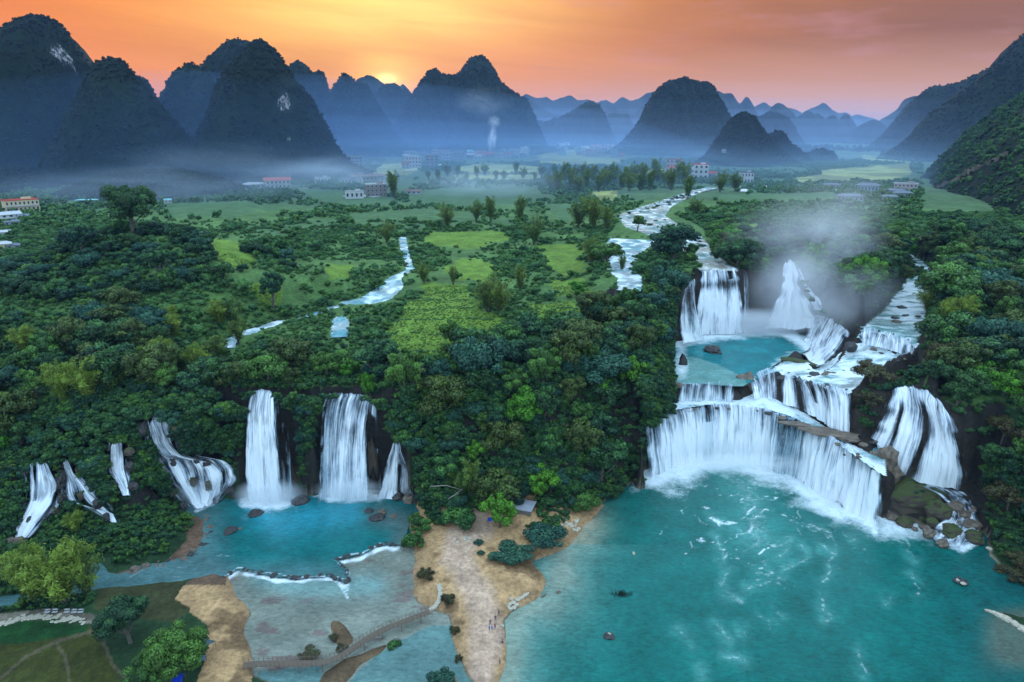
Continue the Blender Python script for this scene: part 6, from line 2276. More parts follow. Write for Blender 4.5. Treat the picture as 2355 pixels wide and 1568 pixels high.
rock(498, 1150, 24, 'dark', 'small dark boulder right of the two-step waterfall foot', .9, .9)
rock(478, 1066, 22, 'dark', 'rounded rock at the upper ledge of the two-step waterfall', 13.8, .8)
rock(398, 1064, 20, 'dark', 'dark rock at the upper left of the two-step waterfall', 15, 1.2)
rock(137, 1118, 30, 'dark', 'dark rock between the leftmost fan and the forked fall', 13, 1.3)
rock(75, 1208, 26, 'dark', 'tall dark rock in the lower part of the leftmost waterfall', 4.6, 1.5)
rock(96, 1190, 30, 'dark', 'dark rock right of the leftmost waterfall foot', 5.4, 1.2)
rock(35, 1262, 40, 'brown', 'brown round boulder below the leftmost waterfall', 2.2, 1.1)
rock(268, 1098, 34, 'dark', 'dark boulder beside the small thin waterfall', 13.5, 1.3)
rr_ = np.random.default_rng(44)
for i in range(58):
    u = rr_.random()
    a, b = resample([(478, 1192), (490, 1222), (474, 1258), (430, 1286), (370, 1303), (300, 1318)], 40)[int(u * 39)]
    a += rr_.normal() * 6 - 5
    b += rr_.normal() * 5 - 3
    rock(a, b, 5 + 15 * rr_.random() ** 2, 'brown' if rr_.random() < .75 else 'dark', 'reddish brown rubble rock on the bank where the stream leaves the left pool', None, .6, group='rubble rocks on the left bank', small=True)
pil = empty('rock_pillar', tuple(P(860, 1128, .5)))
tag(pil, 'dark mossy rock pillar inside the split waterfall', 'rock')
pr = obj('pillar_body', rock_mesh(77, RK_MOSS, 4, .22), pil, (0, .6, 9), 0, (1.55, 1.5, 10.5))
rock(1850, 1108, 16, 'dark', 'small black rock in the foam left of the splashed rock', 0, .7)
rock(1885, 1106, 28, 'dark', 'black rock with water streaming over it under the big fall', 0, .9)
rock(1906, 1138, 30, 'dark', 'blackish rock in the white water below the big fall', 0, .7)
rock(1940, 1163, 20, 'dark', 'low dark rock at the edge of the foam below the big fall', 0, .5)
rock(1925, 1155, 12, 'dark', 'tiny dark rock beside the low one in the foam', 0, .5, small=True)
rock(1637, 808, 40, 'dark', 'dark flat boulder in the green upper pool', 25.7, .55)
rock(1715, 884, 44, 'brown', 'brown travertine block at the rim of the green pool', 22.6, 1.1)
rock(1570, 838, 20, 'dark', 'pointed dark rock at the left edge of the upper pool', 25.7, 2.0, .6)
rock(1562, 886, 22, 'brown', 'brown ledge stone at the left end of the pool rim', 25.4, .5)
rock(1832, 833, 80, 'moss', 'long low mossy ledge above the dome cascade', 27.2, .16, .35)
rock(1800, 872, 26, 'dark', 'dark wet rock poking through the top of the dome', 27, .5)
rock(1872, 862, 26, 'dark', 'dark rock at the upper lip of the dome cascade', 30, .45)
rock(1900, 888, 18, 'dark', 'small dark rock on the right lip of the dome', 31.6, .6)
rock(1862, 895, 30, 'dark', 'dark rock face between the strands of the dome cascade', 27.5, 1.0, .5)
rock(1955, 800, 30, 'dark', 'dark boulder left of the low wide fall', 33.5, .8)
rock(2050, 838, 18, 'dark', 'small rock in the white water below the low wide fall', 33.6, .5)
rock(2072, 845, 24, 'dark', 'flat dark rock under the right end of the low wide fall', 33.6, .4)
rock(1905, 996, 110, 'brown', 'large bare brown rock shelf on the crest of the big fall', 19.3, .12, .42, rz=-.42)
rock(1828, 975, 70, 'brown', 'streaked brown rock shelf left of the large bare one', 19.6, .10, .35, rz=-.25)
rock(1950, 1010, 50, 'brown', 'smooth brown slab at the right end of the rock shelf', 19.3, .16, .4, rz=-.5)
rock(2038, 1062, 44, 'brown', 'brown layered rock at the right end of the big fall', 15.5, 1.5)
rock(2052, 1092, 40, 'brown', 'lower brown layered rock at the right end of the big fall', 11, 1.3)
rock(2030, 1120, 36, 'moss', 'mossy rock wall closing the big fall on the right', 6, 2.0)
for i, (a, b, w, k, h, lab) in enumerate([
        (1345, 380, 90, 'brown', .7, 'brown boulder at the left tip of the mossy knoll'), (1460, 400, 80, 'moss', .7, 'small mossy mound under the left side of the knoll'), (1515, 500, 90, 'moss', .8, 'mossy boulder standing in the pool left of the rapids'),
        (1740, 425, 140, 'moss', .8, 'big green topped boulder above the rapids'), (1860, 395, 100, 'brown', .7, 'brown boulder right of the big green topped one'), (1920, 440, 80, 'brown', .6, 'brown boulder in the middle of the rapids'),
        (1980, 405, 45, 'brown', .7, 'small brown stone at the upper right of the rapids'), (1705, 495, 80, 'moss', .6, 'low mossy rock below the big green topped boulder'), (1885, 505, 40, 'brown', 1.0, 'upright little rock in the rapids'),
        (1970, 512, 105, 'brown', .5, 'flat brown rock near the right edge of the rapids'), (1828, 558, 128, 'moss', .6, 'green topped oval boulder in the lower rapids'), (1680, 565, 80, 'brown', .8, 'brown boulder at the left foot of the rapids'),
        (1775, 640, 75, 'brown', .7, 'brown boulder furthest out below the rapids'), (1985, 600, 110, 'moss', .7, 'dark mossy boulder at the right foot of the rapids'), (1585, 535, 35, 'brown', .7, 'small round stone left of the lower rapids'),
        (1635, 522, 40, 'brown', .6, 'small brown stone between the round stone and the rapids'), (1310, 458, 30, 'dark', .5, 'tiny dark stone off the tip of the knoll'), (1950, 200, 130, 'dark', .9, 'large dark wet boulder at the foot of the fan-shaped fall'),
        (2090, 668, 34, 'pale', .4, 'small pale stone at the right shore'), (2010, 235, 60, 'dark', .8, 'dark rock at the right foot of the fan-shaped fall'), (1560, 480, 50, 'moss', .5, 'low mossy stone beside the mossy boulder'),
        (1430, 455, 70, 'brown', .5, 'brown rubble stone in front of the knoll'), (1390, 410, 60, 'brown', .6, 'brown stone on the front of the knoll tip'), (1640, 470, 50, 'moss', .6, 'mossy stone right behind the low mossy rocks')]):
    a, b = Q(a, b)
    zr = float(np.interp(b, [1110, 1148, 1175, 1200, 1230, 1255], [7.5, 5.6, 4.1, 2.4, 1.0, .2])) if a > 2128 else float(np.interp(b, [1150, 1200], [1.2, .3]))
    rock(a, b, w * .3402 * 1.1, k, lab, zr, h)
kn = P(2105, 1172, .5)
o = obj('knoll', rock_mesh(91, RK_MOSS, 4, .2), None, (kn[0] + .5, kn[1] + 3.5, 2.6), .15, (13, 7.2, 7.0))
tag(o, 'big mossy rounded rock knoll between the big fall and the rapids', 'rock', 'rocks in and beside the water')
for i, (a, b, w, lab) in enumerate([(1893, 890, 80, 'dark mound of the pale-topped rock in the right pool'), (1880, 880, 30, 'pale stone on the left of the rock in the right pool'), (1915, 903, 34, 'pale stone on the right of the rock in the right pool'),
                                    (1893, 872, 24, 'small pale stone on top of the rock in the right pool')]):
    a, b = Q(a, b)
    rock(a, b, w * .3402, 'dark' if i == 0 else 'pale', lab, .1 if i == 0 else .6, .4)
rock(1400, 1464, 24, 'dark', 'small dark rock with a pale top in the open pool', 0, .5)
rock(1400, 1459, 9, 'pale', 'pale block on the small dark rock in the open pool', .5, .8, small=True)
rock(1457, 1273, 8, 'pale', 'tiny pale stone alone in the pool right of the spit', 0, .8, small=True)
rock(1155, 1441, 8, 'pale', 'round pale stone on the right edge of the sandy path', None, .8, small=True)
a = empty('stone_bar', tuple(P(2312, 1424, 0)))
tag(a, 'long pale stone bar reaching out of the water at the right edge', 'rock')
for i, (px, py, w) in enumerate([(2274, 1406, 18), (2290, 1412, 22), (2308, 1420, 26), (2326, 1430, 28), (2344, 1442, 28), (2360, 1452, 28), (2378, 1462, 26)]):
    g = P(px, py, 0) - P(2312, 1424, 0)
    r = w / 2 / F * 185
    obj('slab', RKS['pale'][i % 4], a, (g[0], g[1], .15), -.55, (r * 1.1, r * .5, r * .35))
wz = resample([(x, y) for x, y in WEIR], 58)
wr = empty('stone_weir', tuple(P(700, 1325, .3)))
tag(wr, 'zigzag weir of dark stones with white water spilling over', 'weir')
w0 = P(700, 1325, .3)
rg = np.random.default_rng(12)
for i, (a, b) in enumerate(wz):
    g = P(a + rg.normal() * 1.5, b + rg.normal() * 1.0, .45) - w0
    r = .42 + .38 * rg.random()
    if rg.random() < .7:
        obj('stone', SMALL['dark'][i % 3], wr, (g[0], g[1], .1 + .15 * rg.random()), i * 1.3, (r * 1.3, r, r * .75))
for i, (a, b, w) in enumerate([(1150, 1270, 9), (1160, 1276, 10), (1172, 1282, 9), (1182, 1286, 11), (1192, 1288, 9), (1202, 1288, 10), (1212, 1284, 9), (1220, 1276, 9), (1224, 1266, 8), (1140, 1274, 8)]):
    rock(a, b, w, 'pale', 'pale stone of the ring below the dark low bush', None, .7, group='ring of pale stones below the dark bush', name='stone', small=True)
for i, (a, b, w) in enumerate([(1172, 1392, 10), (1180, 1388, 12), (1188, 1392, 11), (1182, 1398, 12), (1174, 1402, 10), (1190, 1382, 11), (1196, 1376, 9), (1176, 1380, 9), (1170, 1396, 9)]):
    rock(a, b, w, 'pale', 'pale block of the stone heap on the right side of the spit', None, .6, group='heap of pale blocks on the sand', name='stone', small=True)
rock(1206, 1371, 26, 'pale', 'long pale slab right of the stone heap', None, .25, .3, rz=.9)
rock(1250, 1370, 16, 'brown', 'thin brown slab lying in the shallows right of the spit', None, .3, .3, rz=.8)
rock(1284, 1362, 12, 'brown', 'small stone at the outer end of the sand bar', 0, .4, small=True)
for i in range(22):
    a, b = 1270 + 62 * rg.random(), 1195 + 30 * rg.random()
    rock(a, b, 5 + 6 * rg.random(), 'pale', 'yellowish rubble stone on the bank by the right pool', None, .7, group='yellowish rubble on the bank right of the wide bush', name='stone', small=True)
for i in range(12):
    a, b = 1040 + 45 * rg.random(), 1236 + 12 * rg.random()
    rock(a, b, 5 + 5 * rg.random(), 'pale', 'pale stone scattered at the top of the sandy path', None, .5, group='pale stones at the top of the sandy path', name='stone', small=True)
sw = empty('stone_steps', tuple(ground(1006, 1378)))
tag(sw, 'curved yellow stone path from the bridge end up the spit', 'path')
s0 = ground(1006, 1378)
for i, (a, b) in enumerate(resample([(986, 1409), (1000, 1399), (1010, 1385), (1013, 1368), (1010, 1350)], 15)):
    g = ground(a, b) - s0
    obj('stone', SMALL['pale'][i % 3], sw, (g[0], g[1], g[2] + .25), i, (.75, .6, .5))

# ------------------------------------------------------------------ buildings
PAL = {k: plain(k + ' wall', c, .85, .35, .12) for k, c in dict(white=(.55, .54, .53), cream=(.52, .40, .22), grey=(.26, .27, .29), pink=(.36, .28, .28), bare=(.24, .20, .19), blue=(.20, .28, .38), pale=(.40, .40, .41)).items()}
RPAL = {k: plain(k + ' roof', c, .7, .8, .2) for k, c in dict(red=(.42, .07, .055), brown=(.22, .12, .10), slate=(.12, .14, .17), flat=(.42, .42, .42), teal=(.22, .50, .50), orange=(.60, .28, .10), blue=(.03, .30, .60)).items()}
GLASS = plain('window glass', (.03, .04, .055), .2, 1, .2, 0, .6)
DARK = plain('dark opening', (.03, .03, .035), .9)
FRAME = plain('window frame', (.5, .5, .5), .6)
WINM = MB().box((0, 0, 0), (1, .12, 1)).mesh('pane', GLASS)
FRM = MB()
for s_ in (-1, 1):
    FRM.box((s_ * .55, 0, 0), (.10, .2, 1.2))
    FRM.box((0, 0, s_ * .55), (1.0, .2, .10))
FRM = FRM.mesh('window frame', FRAME)


def building(label, x0, x1, ytop, ybase, wall, roof, kind='flat', floors=2, cols=3, dep=.8, rz=0.0, cat='house', dist=None, balcony=False, name=None):
    xc = (x0 + x1) / 2
    g = ground(xc, ybase) if dist is None else Pd(xc, ybase, dist)
    D = g[1]
    sl = D / (CT + (784 - ybase) / F * ST)
    w = (x1 - x0) / F * sl
    h = (ybase - ytop) / F * sl * 1.02
    d = w * dep
    az = math.atan2(g[0], g[1])
    root = empty(name or 'house', (g[0], g[1], g[2] - .2), -az + rz)
    tag(root, label, cat, 'buildings of the valley')
    hw = h if kind == 'flat' else h * .72
    body = MB().box((0, d / 2, hw / 2), (w, d, hw))
    body.box((0, -.06, hw * .5), (w * 1.01, .10, .25))
    body.obj('wall', PAL[wall], root)
    if kind == 'flat':
        r = MB().box((0, d / 2, hw + .12), (w * 1.05, d * 1.05, .24))
        for sx, sy, lx, ly in ((0, -.5, 1.05, 0), (0, .5, 1.05, 0), (-.52, 0, 0, 1.0), (.52, 0, 0, 1.0)):
            r.box((sx * w, d / 2 + sy * d, hw + .55), (max(lx * w, .2), max(ly * d, .2), .6))
        rf = r.obj('roof', RPAL[roof], root)
        MB().box((w * .2, d * .6, hw + 1.2), (w * .28, d * .3, 2.0)).obj('roof_hut', PAL[wall], rf)
    else:
        o = .08 * w
        r = MB()
        q = h - hw
        e = w * .5 + o
        if kind == 'hip':
            r.add([(-e, -o, hw), (e, -o, hw), (e, d + o, hw), (-e, d + o, hw), (-e * .55, d / 2, h), (e * .55, d / 2, h)], [(0, 1, 5, 4), (1, 2, 5), (2, 3, 4, 5), (3, 0, 4), (3, 2, 1, 0)])
        else:
            r.add([(-e, -o, hw), (e, -o, hw), (e, d + o, hw), (-e, d + o, hw), (-e, d / 2, h), (e, d / 2, h)], [(0, 1, 5, 4), (1, 2, 5), (2, 3, 4, 5), (3, 0, 4), (3, 2, 1, 0)])
        r.box((0, d / 2, h), (e * 1.1, .35, .3))
        r.obj('roof', RPAL[roof], root)
    fh = hw / floors
    ww, wh = w / cols * .42, fh * .46
    for f in range(floors):
        for c in range(cols):
            cx = (c + .5) / cols * w - w / 2
            cz = (f + .55) * fh
            fr = obj('window', FRM, root, (cx, -.12, cz), None, (ww, 1, wh))
            obj('pane', WINM, fr, (0, .02, 0))
        if balcony and f:
            MB().box((0, -.7, f * fh + .1), (w * .96, 1.3, .18)).box((0, -1.3, f * fh + .6), (w * .96, .08, .7)).obj('balcony', PAL['pale'], root)
    if (x1 - x0) > 22:
        for f in range(floors):
            for c in range(2):
                fr = obj('window', FRM, root, (w / 2 + .12, d * (.28 + .42 * c), (f + .55) * fh), math.pi / 2, (d * .16, 1, wh))
                obj('pane', WINM, fr, (0, .02, 0))
    return root


building('tall grey blue hotel block with a yellowish side, left of the village', 808, 836, 362, 398, 'blue', 'flat', 'flat', 5, 3, .9, .5, 'hotel', balcony=False)
building('white four-storey block with square windows in the village', 933, 969, 362, 385, 'white', 'flat', 'flat', 3, 5, .7, .15, 'apartment block')
building('low shop building joined to the left of the white block', 924, 941, 372, 388, 'pink', 'brown', 'gable', 2, 2)
building('tall greyish house right of the white four-storey block', 980, 1008, 358, 384, 'grey', 'flat', 'flat', 4, 3, .8, .1)
vill = [(897, 925, 345, 360, 'pink', 'red', 'gable', 2, 'pink house with a red roof at the left end of the far village row'), (932, 956, 349, 362, 'pale', 'flat', 'flat', 2, 'pale flat house above the white four-storey block'),
        (965, 984, 350, 362, 'grey', 'slate', 'gable', 2, 'grey gabled house behind the tall greyish house'), (993, 1010, 346, 364, 'pale', 'flat', 'flat', 3, 'narrow pale house in the middle of the far row'),
        (1012, 1034, 345, 360, 'pink', 'brown', 'gable', 2, 'brown roofed house in the middle of the far row'), (1016, 1040, 353, 368, 'pale', 'flat', 'flat', 2, 'pale house in front of the brown roofed one'),
        (1044, 1066, 351, 369, 'grey', 'flat', 'flat', 3, 'grey three-storey house left of the smoke'), (1074, 1086, 345, 359, 'pale', 'teal', 'gable', 2, 'small house with a teal roof left of the smoke'),
        (1094, 1115, 347, 362, 'pink', 'brown', 'gable', 2, 'pinkish house just left of the smoke plume'), (1117, 1136, 350, 364, 'bare', 'red', 'gable', 2, 'bare brick house at the foot of the smoke plume'),
        (1139, 1160, 342, 354, 'pale', 'slate', 'gable', 2, 'slate roofed house right of the smoke plume'), (1171, 1192, 342, 357, 'blue', 'slate', 'gable', 2, 'bluish house left of the white tower house'),
        (1198, 1216, 340, 359, 'white', 'flat', 'flat', 4, 'slim white tower house right of the smoke'), (1183, 1196, 349, 358, 'white', 'flat', 'flat', 2, 'small white house leaning on the tower house'),
        (1277, 1288, 327, 335, 'pale', 'flat', 'flat', 2, 'faint pale house below the lone hill, first from the left'), (1287, 1300, 325, 335, 'grey', 'flat', 'flat', 3, 'faint grey house below the lone hill, second from the left'),
        (1292, 1304, 341, 352, 'white', 'flat', 'flat', 2, 'small white house standing in the yellow paddies'), (1333, 1346, 323, 330, 'pale', 'red', 'gable', 1, 'faint house at the foot of the lone hill, right side'),
        (1360, 1381, 333, 342, 'pink', 'red', 'gable', 2, 'pinkish house with red roof behind the paddies'), (1335, 1347, 347, 357, 'pale', 'flat', 'flat', 2, 'pale small house left of the paddy hamlet'),
        (1347, 1367, 344, 361, 'pink', 'flat', 'flat', 3, 'pinkish tall house of the paddy hamlet'), (1368, 1390, 346, 362, 'pale', 'slate', 'gable', 3, 'pale house in the middle of the paddy hamlet'),
        (1403, 1420, 345, 362, 'blue', 'flat', 'flat', 3, 'bluish house at the right of the paddy hamlet'), (1421, 1434, 353, 361, 'bare', 'red', 'gable', 1, 'low red roofed house at the right end of the paddy hamlet')]
for i, (a, b, c, d, w_, r_, k_, f_, lab) in enumerate(vill):
    building(lab, a, b, c, d, w_, r_, k_, f_, 3, .8, .2 * math.sin(i * 2.3))
building('unfinished three-storey house behind the fan-shaped bamboo', 843, 890, 425, 452, 'bare', 'flat', 'flat', 3, 5, .6, .1)
building('long low building with a reddish roof near the village edge', 833, 886, 401, 416, 'pink', 'brown', 'gable', 1, 6, .4)
building('white low house near the pale yard', 785, 808, 409, 421, 'white', 'slate', 'gable', 1, 3)
building('small grey house behind the white low house', 806, 826, 402, 417, 'grey', 'brown', 'gable', 2, 3)
building('white walled house at the pale yard', 795, 836, 441, 457, 'white', 'flat', 'flat', 1, 4, .5)
building('flat pale shed right of the fan-shaped bamboo', 935, 968, 436, 447, 'pale', 'brown', 'gable', 1, 3, .5)
building('white house with a red roof and balconies on the misty slope', 614, 667, 409, 433, 'white', 'red', 'gable', 2, 6, .5, .15, balcony=True)
building('long grey roofed shed left of the balconied white house', 563, 608, 420, 434, 'pale', 'flat', 'hip', 1, 5, .5)
building('small bluish lean-to between the shed and the white house', 604, 614, 424, 433, 'blue', 'flat', 'flat', 1, 2)
building('white bungalow with dark windows right of the balconied house', 725, 759, 409, 422, 'white', 'flat', 'flat', 1, 5, .5)
building('yellow house with a red roof terrace at the left edge', 22, 88, 461, 487, 'cream', 'red', 'flat', 2, 8, .5, .2, balcony=True)
building('white gabled house below the yellow house', 8, 48, 487, 508, 'white', 'flat', 'gable', 2, 3, .7, .3)
building('grey house right of the white gabled house', 46, 66, 492, 508, 'blue', 'slate', 'gable', 2, 2)
building('low purple grey shed in front of the white gabled house', 14, 44, 506, 518, 'grey', 'slate', 'hip', 1, 3)
building('pale roofed shed on the left edge above the dirt track', -8, 22, 530, 543, 'pale', 'flat', 'gable', 1, 2)
building('stall with an orange wall and tin roof at the left edge', -10, 24, 556, 574, 'cream', 'flat', 'hip', 1, 2)
building('tin roofed stall beside the dirt track at the left edge', 18, 44, 560, 572, 'grey', 'slate', 'hip', 1, 2)
building('tiny white hut on the misty slope', 379, 394, 457, 467, 'white', 'teal', 'gable', 1, 2)
building('grey white house left of the white three-storey house', 1568, 1589, 386, 400, 'pale', 'flat', 'flat', 2, 3)
building('white three-storey house with a red top beside the bamboo', 1594, 1627, 380, 412, 'white', 'red', 'flat', 3, 3, .8, .2)
building('small white annex left of the three-storey house', 1580, 1600, 396, 411, 'white', 'flat', 'flat', 2, 2)
building('low brick red house right of the three-storey house', 1628, 1646, 395, 409, 'pink', 'red', 'gable', 1, 2)
building('grey lilac house with a red roof behind the hedge', 1530, 1566, 368, 396, 'pink', 'brown', 'flat', 3, 4)
building('low house with a red roof strip in front of the lilac house', 1538, 1563, 382, 399, 'pale', 'red', 'gable', 1, 3)
building('two-storey grey house with an overhanging roof by the promenade', 1703, 1731, 398, 422, 'pale', 'slate', 'flat', 2, 4, .8, .25)
building('small pavilion building behind the promenade', 1896, 1927, 421, 434, 'grey', 'slate', 'hip', 1, 5, .4, 0, 'pavilion')
building('large slate roofed hall at the end of the promenade', 1972, 2015, 421, 442, 'blue', 'slate', 'hip', 1, 6, .6, 0, 'pavilion')
building('flat roofed pinkish building at the foot of the right hillside', 2056, 2104, 423, 440, 'pink', 'flat', 'flat', 2, 6, .5)
building('dark tiled house right of the slate roofed hall, upper one', 2035, 2072, 434, 448, 'grey', 'slate', 'hip', 1, 4, .6, -.3)
building('dark tiled house below the pinkish building', 2060, 2096, 440, 454, 'grey', 'slate', 'hip', 1, 4, .6, .3)
building('dark tiled house nearest the trees', 2030, 2062, 448, 462, 'grey', 'slate', 'hip', 1, 4, .6, .2)
building('broad hipped tile roof among the trees left of the tiled houses', 1934, 1982, 446, 464, 'grey', 'slate', 'hip', 1, 5, .7, .3)
building('little blue roofed shelter in the trees of the right bank', 2238, 2260, 566, 578, 'blue', 'blue', 'gable', 1, 2, .8, 0, 'shelter')
building('tiny pavilion with upturned roof on the flank of the conical hill', 1659, 1668, 343, 351, 'grey', 'slate', 'hip', 1, 2, 1.0, 0, 'pavilion', 1385)

# teal canopy on poles
g = ground(202, 470)
root = empty('canopy', tuple(g), .1)
tag(root, 'thin teal canopy roof on posts among the left misty trees', 'canopy')
w = 44 / F * g[1] / .97
MB().box((0, 0, 4.6), (w, w * .5, .25)).obj('roof', RPAL['teal'], root)
for sx in (-1, 1):
    for sy in (-1, 1):
        MB().bar((sx * w * .45, sy * w * .2, -.5), (sx * w * .45, sy * w * .2, 4.5), .15).obj('post', FRAME, root)

# promenade, yard and tracks as paved sheets on the ground
PAVE = plain('pale paving', (.62, .58, .53), .85, .4, .12)
DIRT = plain('dirt track', (.30, .24, .18), .95, .5, .25)


def ribbon(name, pts, hw, mat, label, lift=.35, thick=.5):
    w = resample([ground(*p) for p in pts], 60)
    d = np.gradient(w[:, :2], axis=0)
    d /= np.linalg.norm(d, axis=1)[:, None]
    n = np.stack([-d[:, 1], d[:, 0]], 1) * hw
    V, Fs = [], []
    for i in range(len(w)):
        for s in (-1, 1):
            V.append((w[i, 0] + n[i, 0] * s, w[i, 1] + n[i, 1] * s, w[i, 2] + lift))
        for s in (-1, 1):
            V.append((w[i, 0] + n[i, 0] * s, w[i, 1] + n[i, 1] * s, w[i, 2] + lift - thick))
    for i in range(len(w) - 1):
        a, b = 4 * i, 4 * i + 4
        Fs += [(a, a + 1, b + 1, b), (a + 1, a + 3, b + 3, b + 1), (a + 2, a, b, b + 2)]
    me = bpy.data.meshes.new(name)
    me.from_pydata(V, [], Fs)
    me.materials.append(mat)
    tag(obj(name, me), label, None, None, 'structure')


ribbon('promenade', [(1702, 427), (1780, 430), (1860, 434), (1945, 439), (1985, 443)], 6.5, PAVE, 'white paved riverside promenade', .6, 1.5)
ribbon('road', [(1706, 428), (1712, 434), (1709, 441)], 3.5, PAVE, 'short pale road down from the promenade')
ribbon('dirt_track', [(-20, 585), (20, 572), (55, 562), (75, 545), (85, 530)], 3.0, DIRT, 'pale dirt track past the stalls at the left edge')
ribbon('yard', [(790, 452), (830, 450), (868, 453)], 5, PAVE, 'pale concrete yard near the village')
ribbon('village_road', [(935, 392), (960, 387), (1000, 384), (1013, 378)], 3.5, PAVE, 'pale road along the village houses')
ribbon('slope_path', [(640, 437), (700, 434), (725, 430)], 2.5, DIRT, 'path below the balconied white house')
for i, px in enumerate((1722, 1757, 1792, 1826, 1860, 1895, 1930, 1965)):
    g = ground(px, 424 + (px - 1722) * .062)
    root = empty('street_lamp', tuple(g))
    tag(root, ['first', 'second', 'third', 'fourth', 'fifth', 'sixth', 'seventh', 'eighth'][i] + ' street lamp from the left along the white promenade', 'street lamp', 'lamps along the promenade')
    MB().bar((0, 0, 0), (0, 0, 9), .13, .08).obj('pole', FRAME, root)
    MB().box((.5, 0, 9), (1.4, .3, .18)).obj('lamp_head', PAL['white'], root)
tr = P(1775, 433, 49)
# dirt track straight up the right hillside
Xh, Yh, Zh_ = RS


def hill_pt(px, py):
    rx, ry, rz = ray(px, py)
    t = np.arange(280, 1300, 1.0)
    x, y, z = rx * t, ry * t, CAM_Z + rz * t
    i = np.clip(((x - Xh[0, 0]) / 4.0), 0, Xh.shape[1] - 1.01)
    j = np.clip(((y - Yh[0, 0]) / 4.0), 0, Xh.shape[0] - 1.01)
    zz = Zh_[j.astype(int), i.astype(int)]
    k = np.argmax(z < zz)
    return np.array((x[k], y[k], float(zz[k])))


tp = [hill_pt(*p) for p in resample([(2152, 441), (2200, 415), (2262, 386), (2325, 352)], 26)]
V, Fs = [], []
for p in tp:
    V += [(p[0] - 2.2, p[1] + 1.6, p[2] + 1.6), (p[0] + 2.2, p[1] - 1.6, p[2] + 1.6), (p[0] + 2.2, p[1] - 1.6, p[2] - 3), (p[0] - 2.2, p[1] + 1.6, p[2] - 3)]
for i in range(len(tp) - 1):
    a, b = 4 * i, 4 * i + 4
    Fs += [(a, a + 1, b + 1, b), (a + 1, a + 2, b + 2, b + 1), (a, b, b + 3, a + 3)]
DIRT2 = plain('old dirt track', (.085, .070, .050), .95, .5, .25)
me = bpy.data.meshes.new('hill_track')
me.from_pydata(V, [], Fs)
me.materials.append(DIRT2)
tag(obj('hill_track', me), 'straight brown track climbing the right hillside', None, None, 'structure')

# concrete roofed hut behind the spit, blue awning
CONC = plain('concrete', (.34, .35, .37), .85, .5, .2)
STONEW = plain('rough stone wall', (.17, .15, .13), .95, 2, .5, .8)
g = P(1196, 1186, 2.6)
root = empty('concrete_hut', (g[0], g[1], 2.2), -.30)
tag(root, 'flat concrete roofed hut behind the bright green tree', 'hut')
MB().box((0, 2.6, 1.3), (6.6, 5.4, 2.8)).obj('wall', STONEW, root)
MB().box((0, 2.6, 2.85), (7.6, 6.4, .28)).obj('roof', CONC, root)
MB().box((-1.6, -.12, 1.0), (1.2, .14, 2.0)).obj('door', DARK, root)
TARP = plain('blue tarpaulin', (.010, .045, .42), .5, 1, .2)
GTARP = plain('dark green canopy cloth', (.045, .085, .085), .6, 1, .2)
WOOD = plain('weathered wood', (.17, .12, .085), .85, 2, .35, .5)


def awning(label, px, py, w, d, h, mat, rz, z=None, peak=.5, cat='awning'):
    g = ground(px, py)
    root = empty('awning', tuple(g), rz)
    tag(root, label, cat)
    n = 8
    V, Fs = [], []
    for j in range(n + 1):
        for i in range(n + 1):
            x, y = i / n - .5, j / n - .5
            V.append((x * w, y * d, h + peak * (1 - abs(2 * y)) - .10 * math.sin(i * 1.9) * abs(2 * y)))
    for j in range(n):
        for i in range(n):
            a = j * (n + 1) + i
            Fs.append((a, a + 1, a + n + 2, a + n + 1))
    me = bpy.data.meshes.new('cloth')
    me.from_pydata(V, [], Fs)
    me.materials.append(mat)
    c = obj('cloth', me, root)
    c.modifiers.new('thick', 'SOLIDIFY').thickness = .04
    for sx in (-1, 1):
        for sy in (-1, 1):
            MB().bar((sx * w * .48, sy * d * .48, -.3), (sx * w * .48, sy * d * .48, h), .05).obj('post', WOOD, root)
    return root


awning('blue awning under the bright green tree', 1142, 1208, 5.6, 2.2, 2.3, TARP, .1)
awning('dark green market canopy on the sand beside the big green tree', 475, 1500, 2.9, 3.4, 2.2, GTARP, -.35, peak=.6, cat='canopy')
awning('small grey blue canopy below the dark green one', 464, 1528, 2.0, 1.8, 1.6, plain('grey blue cloth', (.08, .14, .26), .6, 1, .2), .3, cat='canopy')
awning('bright blue tarpaulin at the bottom edge by the green tree', 412, 1572, 2.2, 2.6, 1.5, TARP, .2, cat='canopy')

# viewing deck on the right bank
g = P(2302, 1150, 8)
root = empty('viewing_deck', (g[0], g[1], 6.0), -.25)
tag(root, 'grey riverside viewing deck with a white railing at the right', 'viewing deck')
MB().box((0, 3.2, 1.0), (5.6, 6.6, 3.6)).obj('base', STONEW, root)
MB().box((0, 3.2, 2.95), (6.0, 7.0, .3)).obj('floor', CONC, root)
RAILW = plain('white railing paint', (.55, .58, .62), .6)
for k in range(8):
    MB().bar((-2.9, -.2 + k * 1.0, 3.1), (-2.9, -.2 + k * 1.0, 4.1), .05).obj('post', RAILW, root)
MB().bar((-2.9, -.3, 4.1), (-2.9, 6.8, 4.1), .05).bar((-2.9, -.3, 3.6), (-2.9, 6.8, 3.6), .04).obj('rail', RAILW, root)
MB().bar((-2.9, -.25, 4.1), (2.9, -.25, 4.1), .05).bar((-2.9, -.25, 3.6), (2.9, -.25, 3.6), .04).obj('rail', RAILW, root)

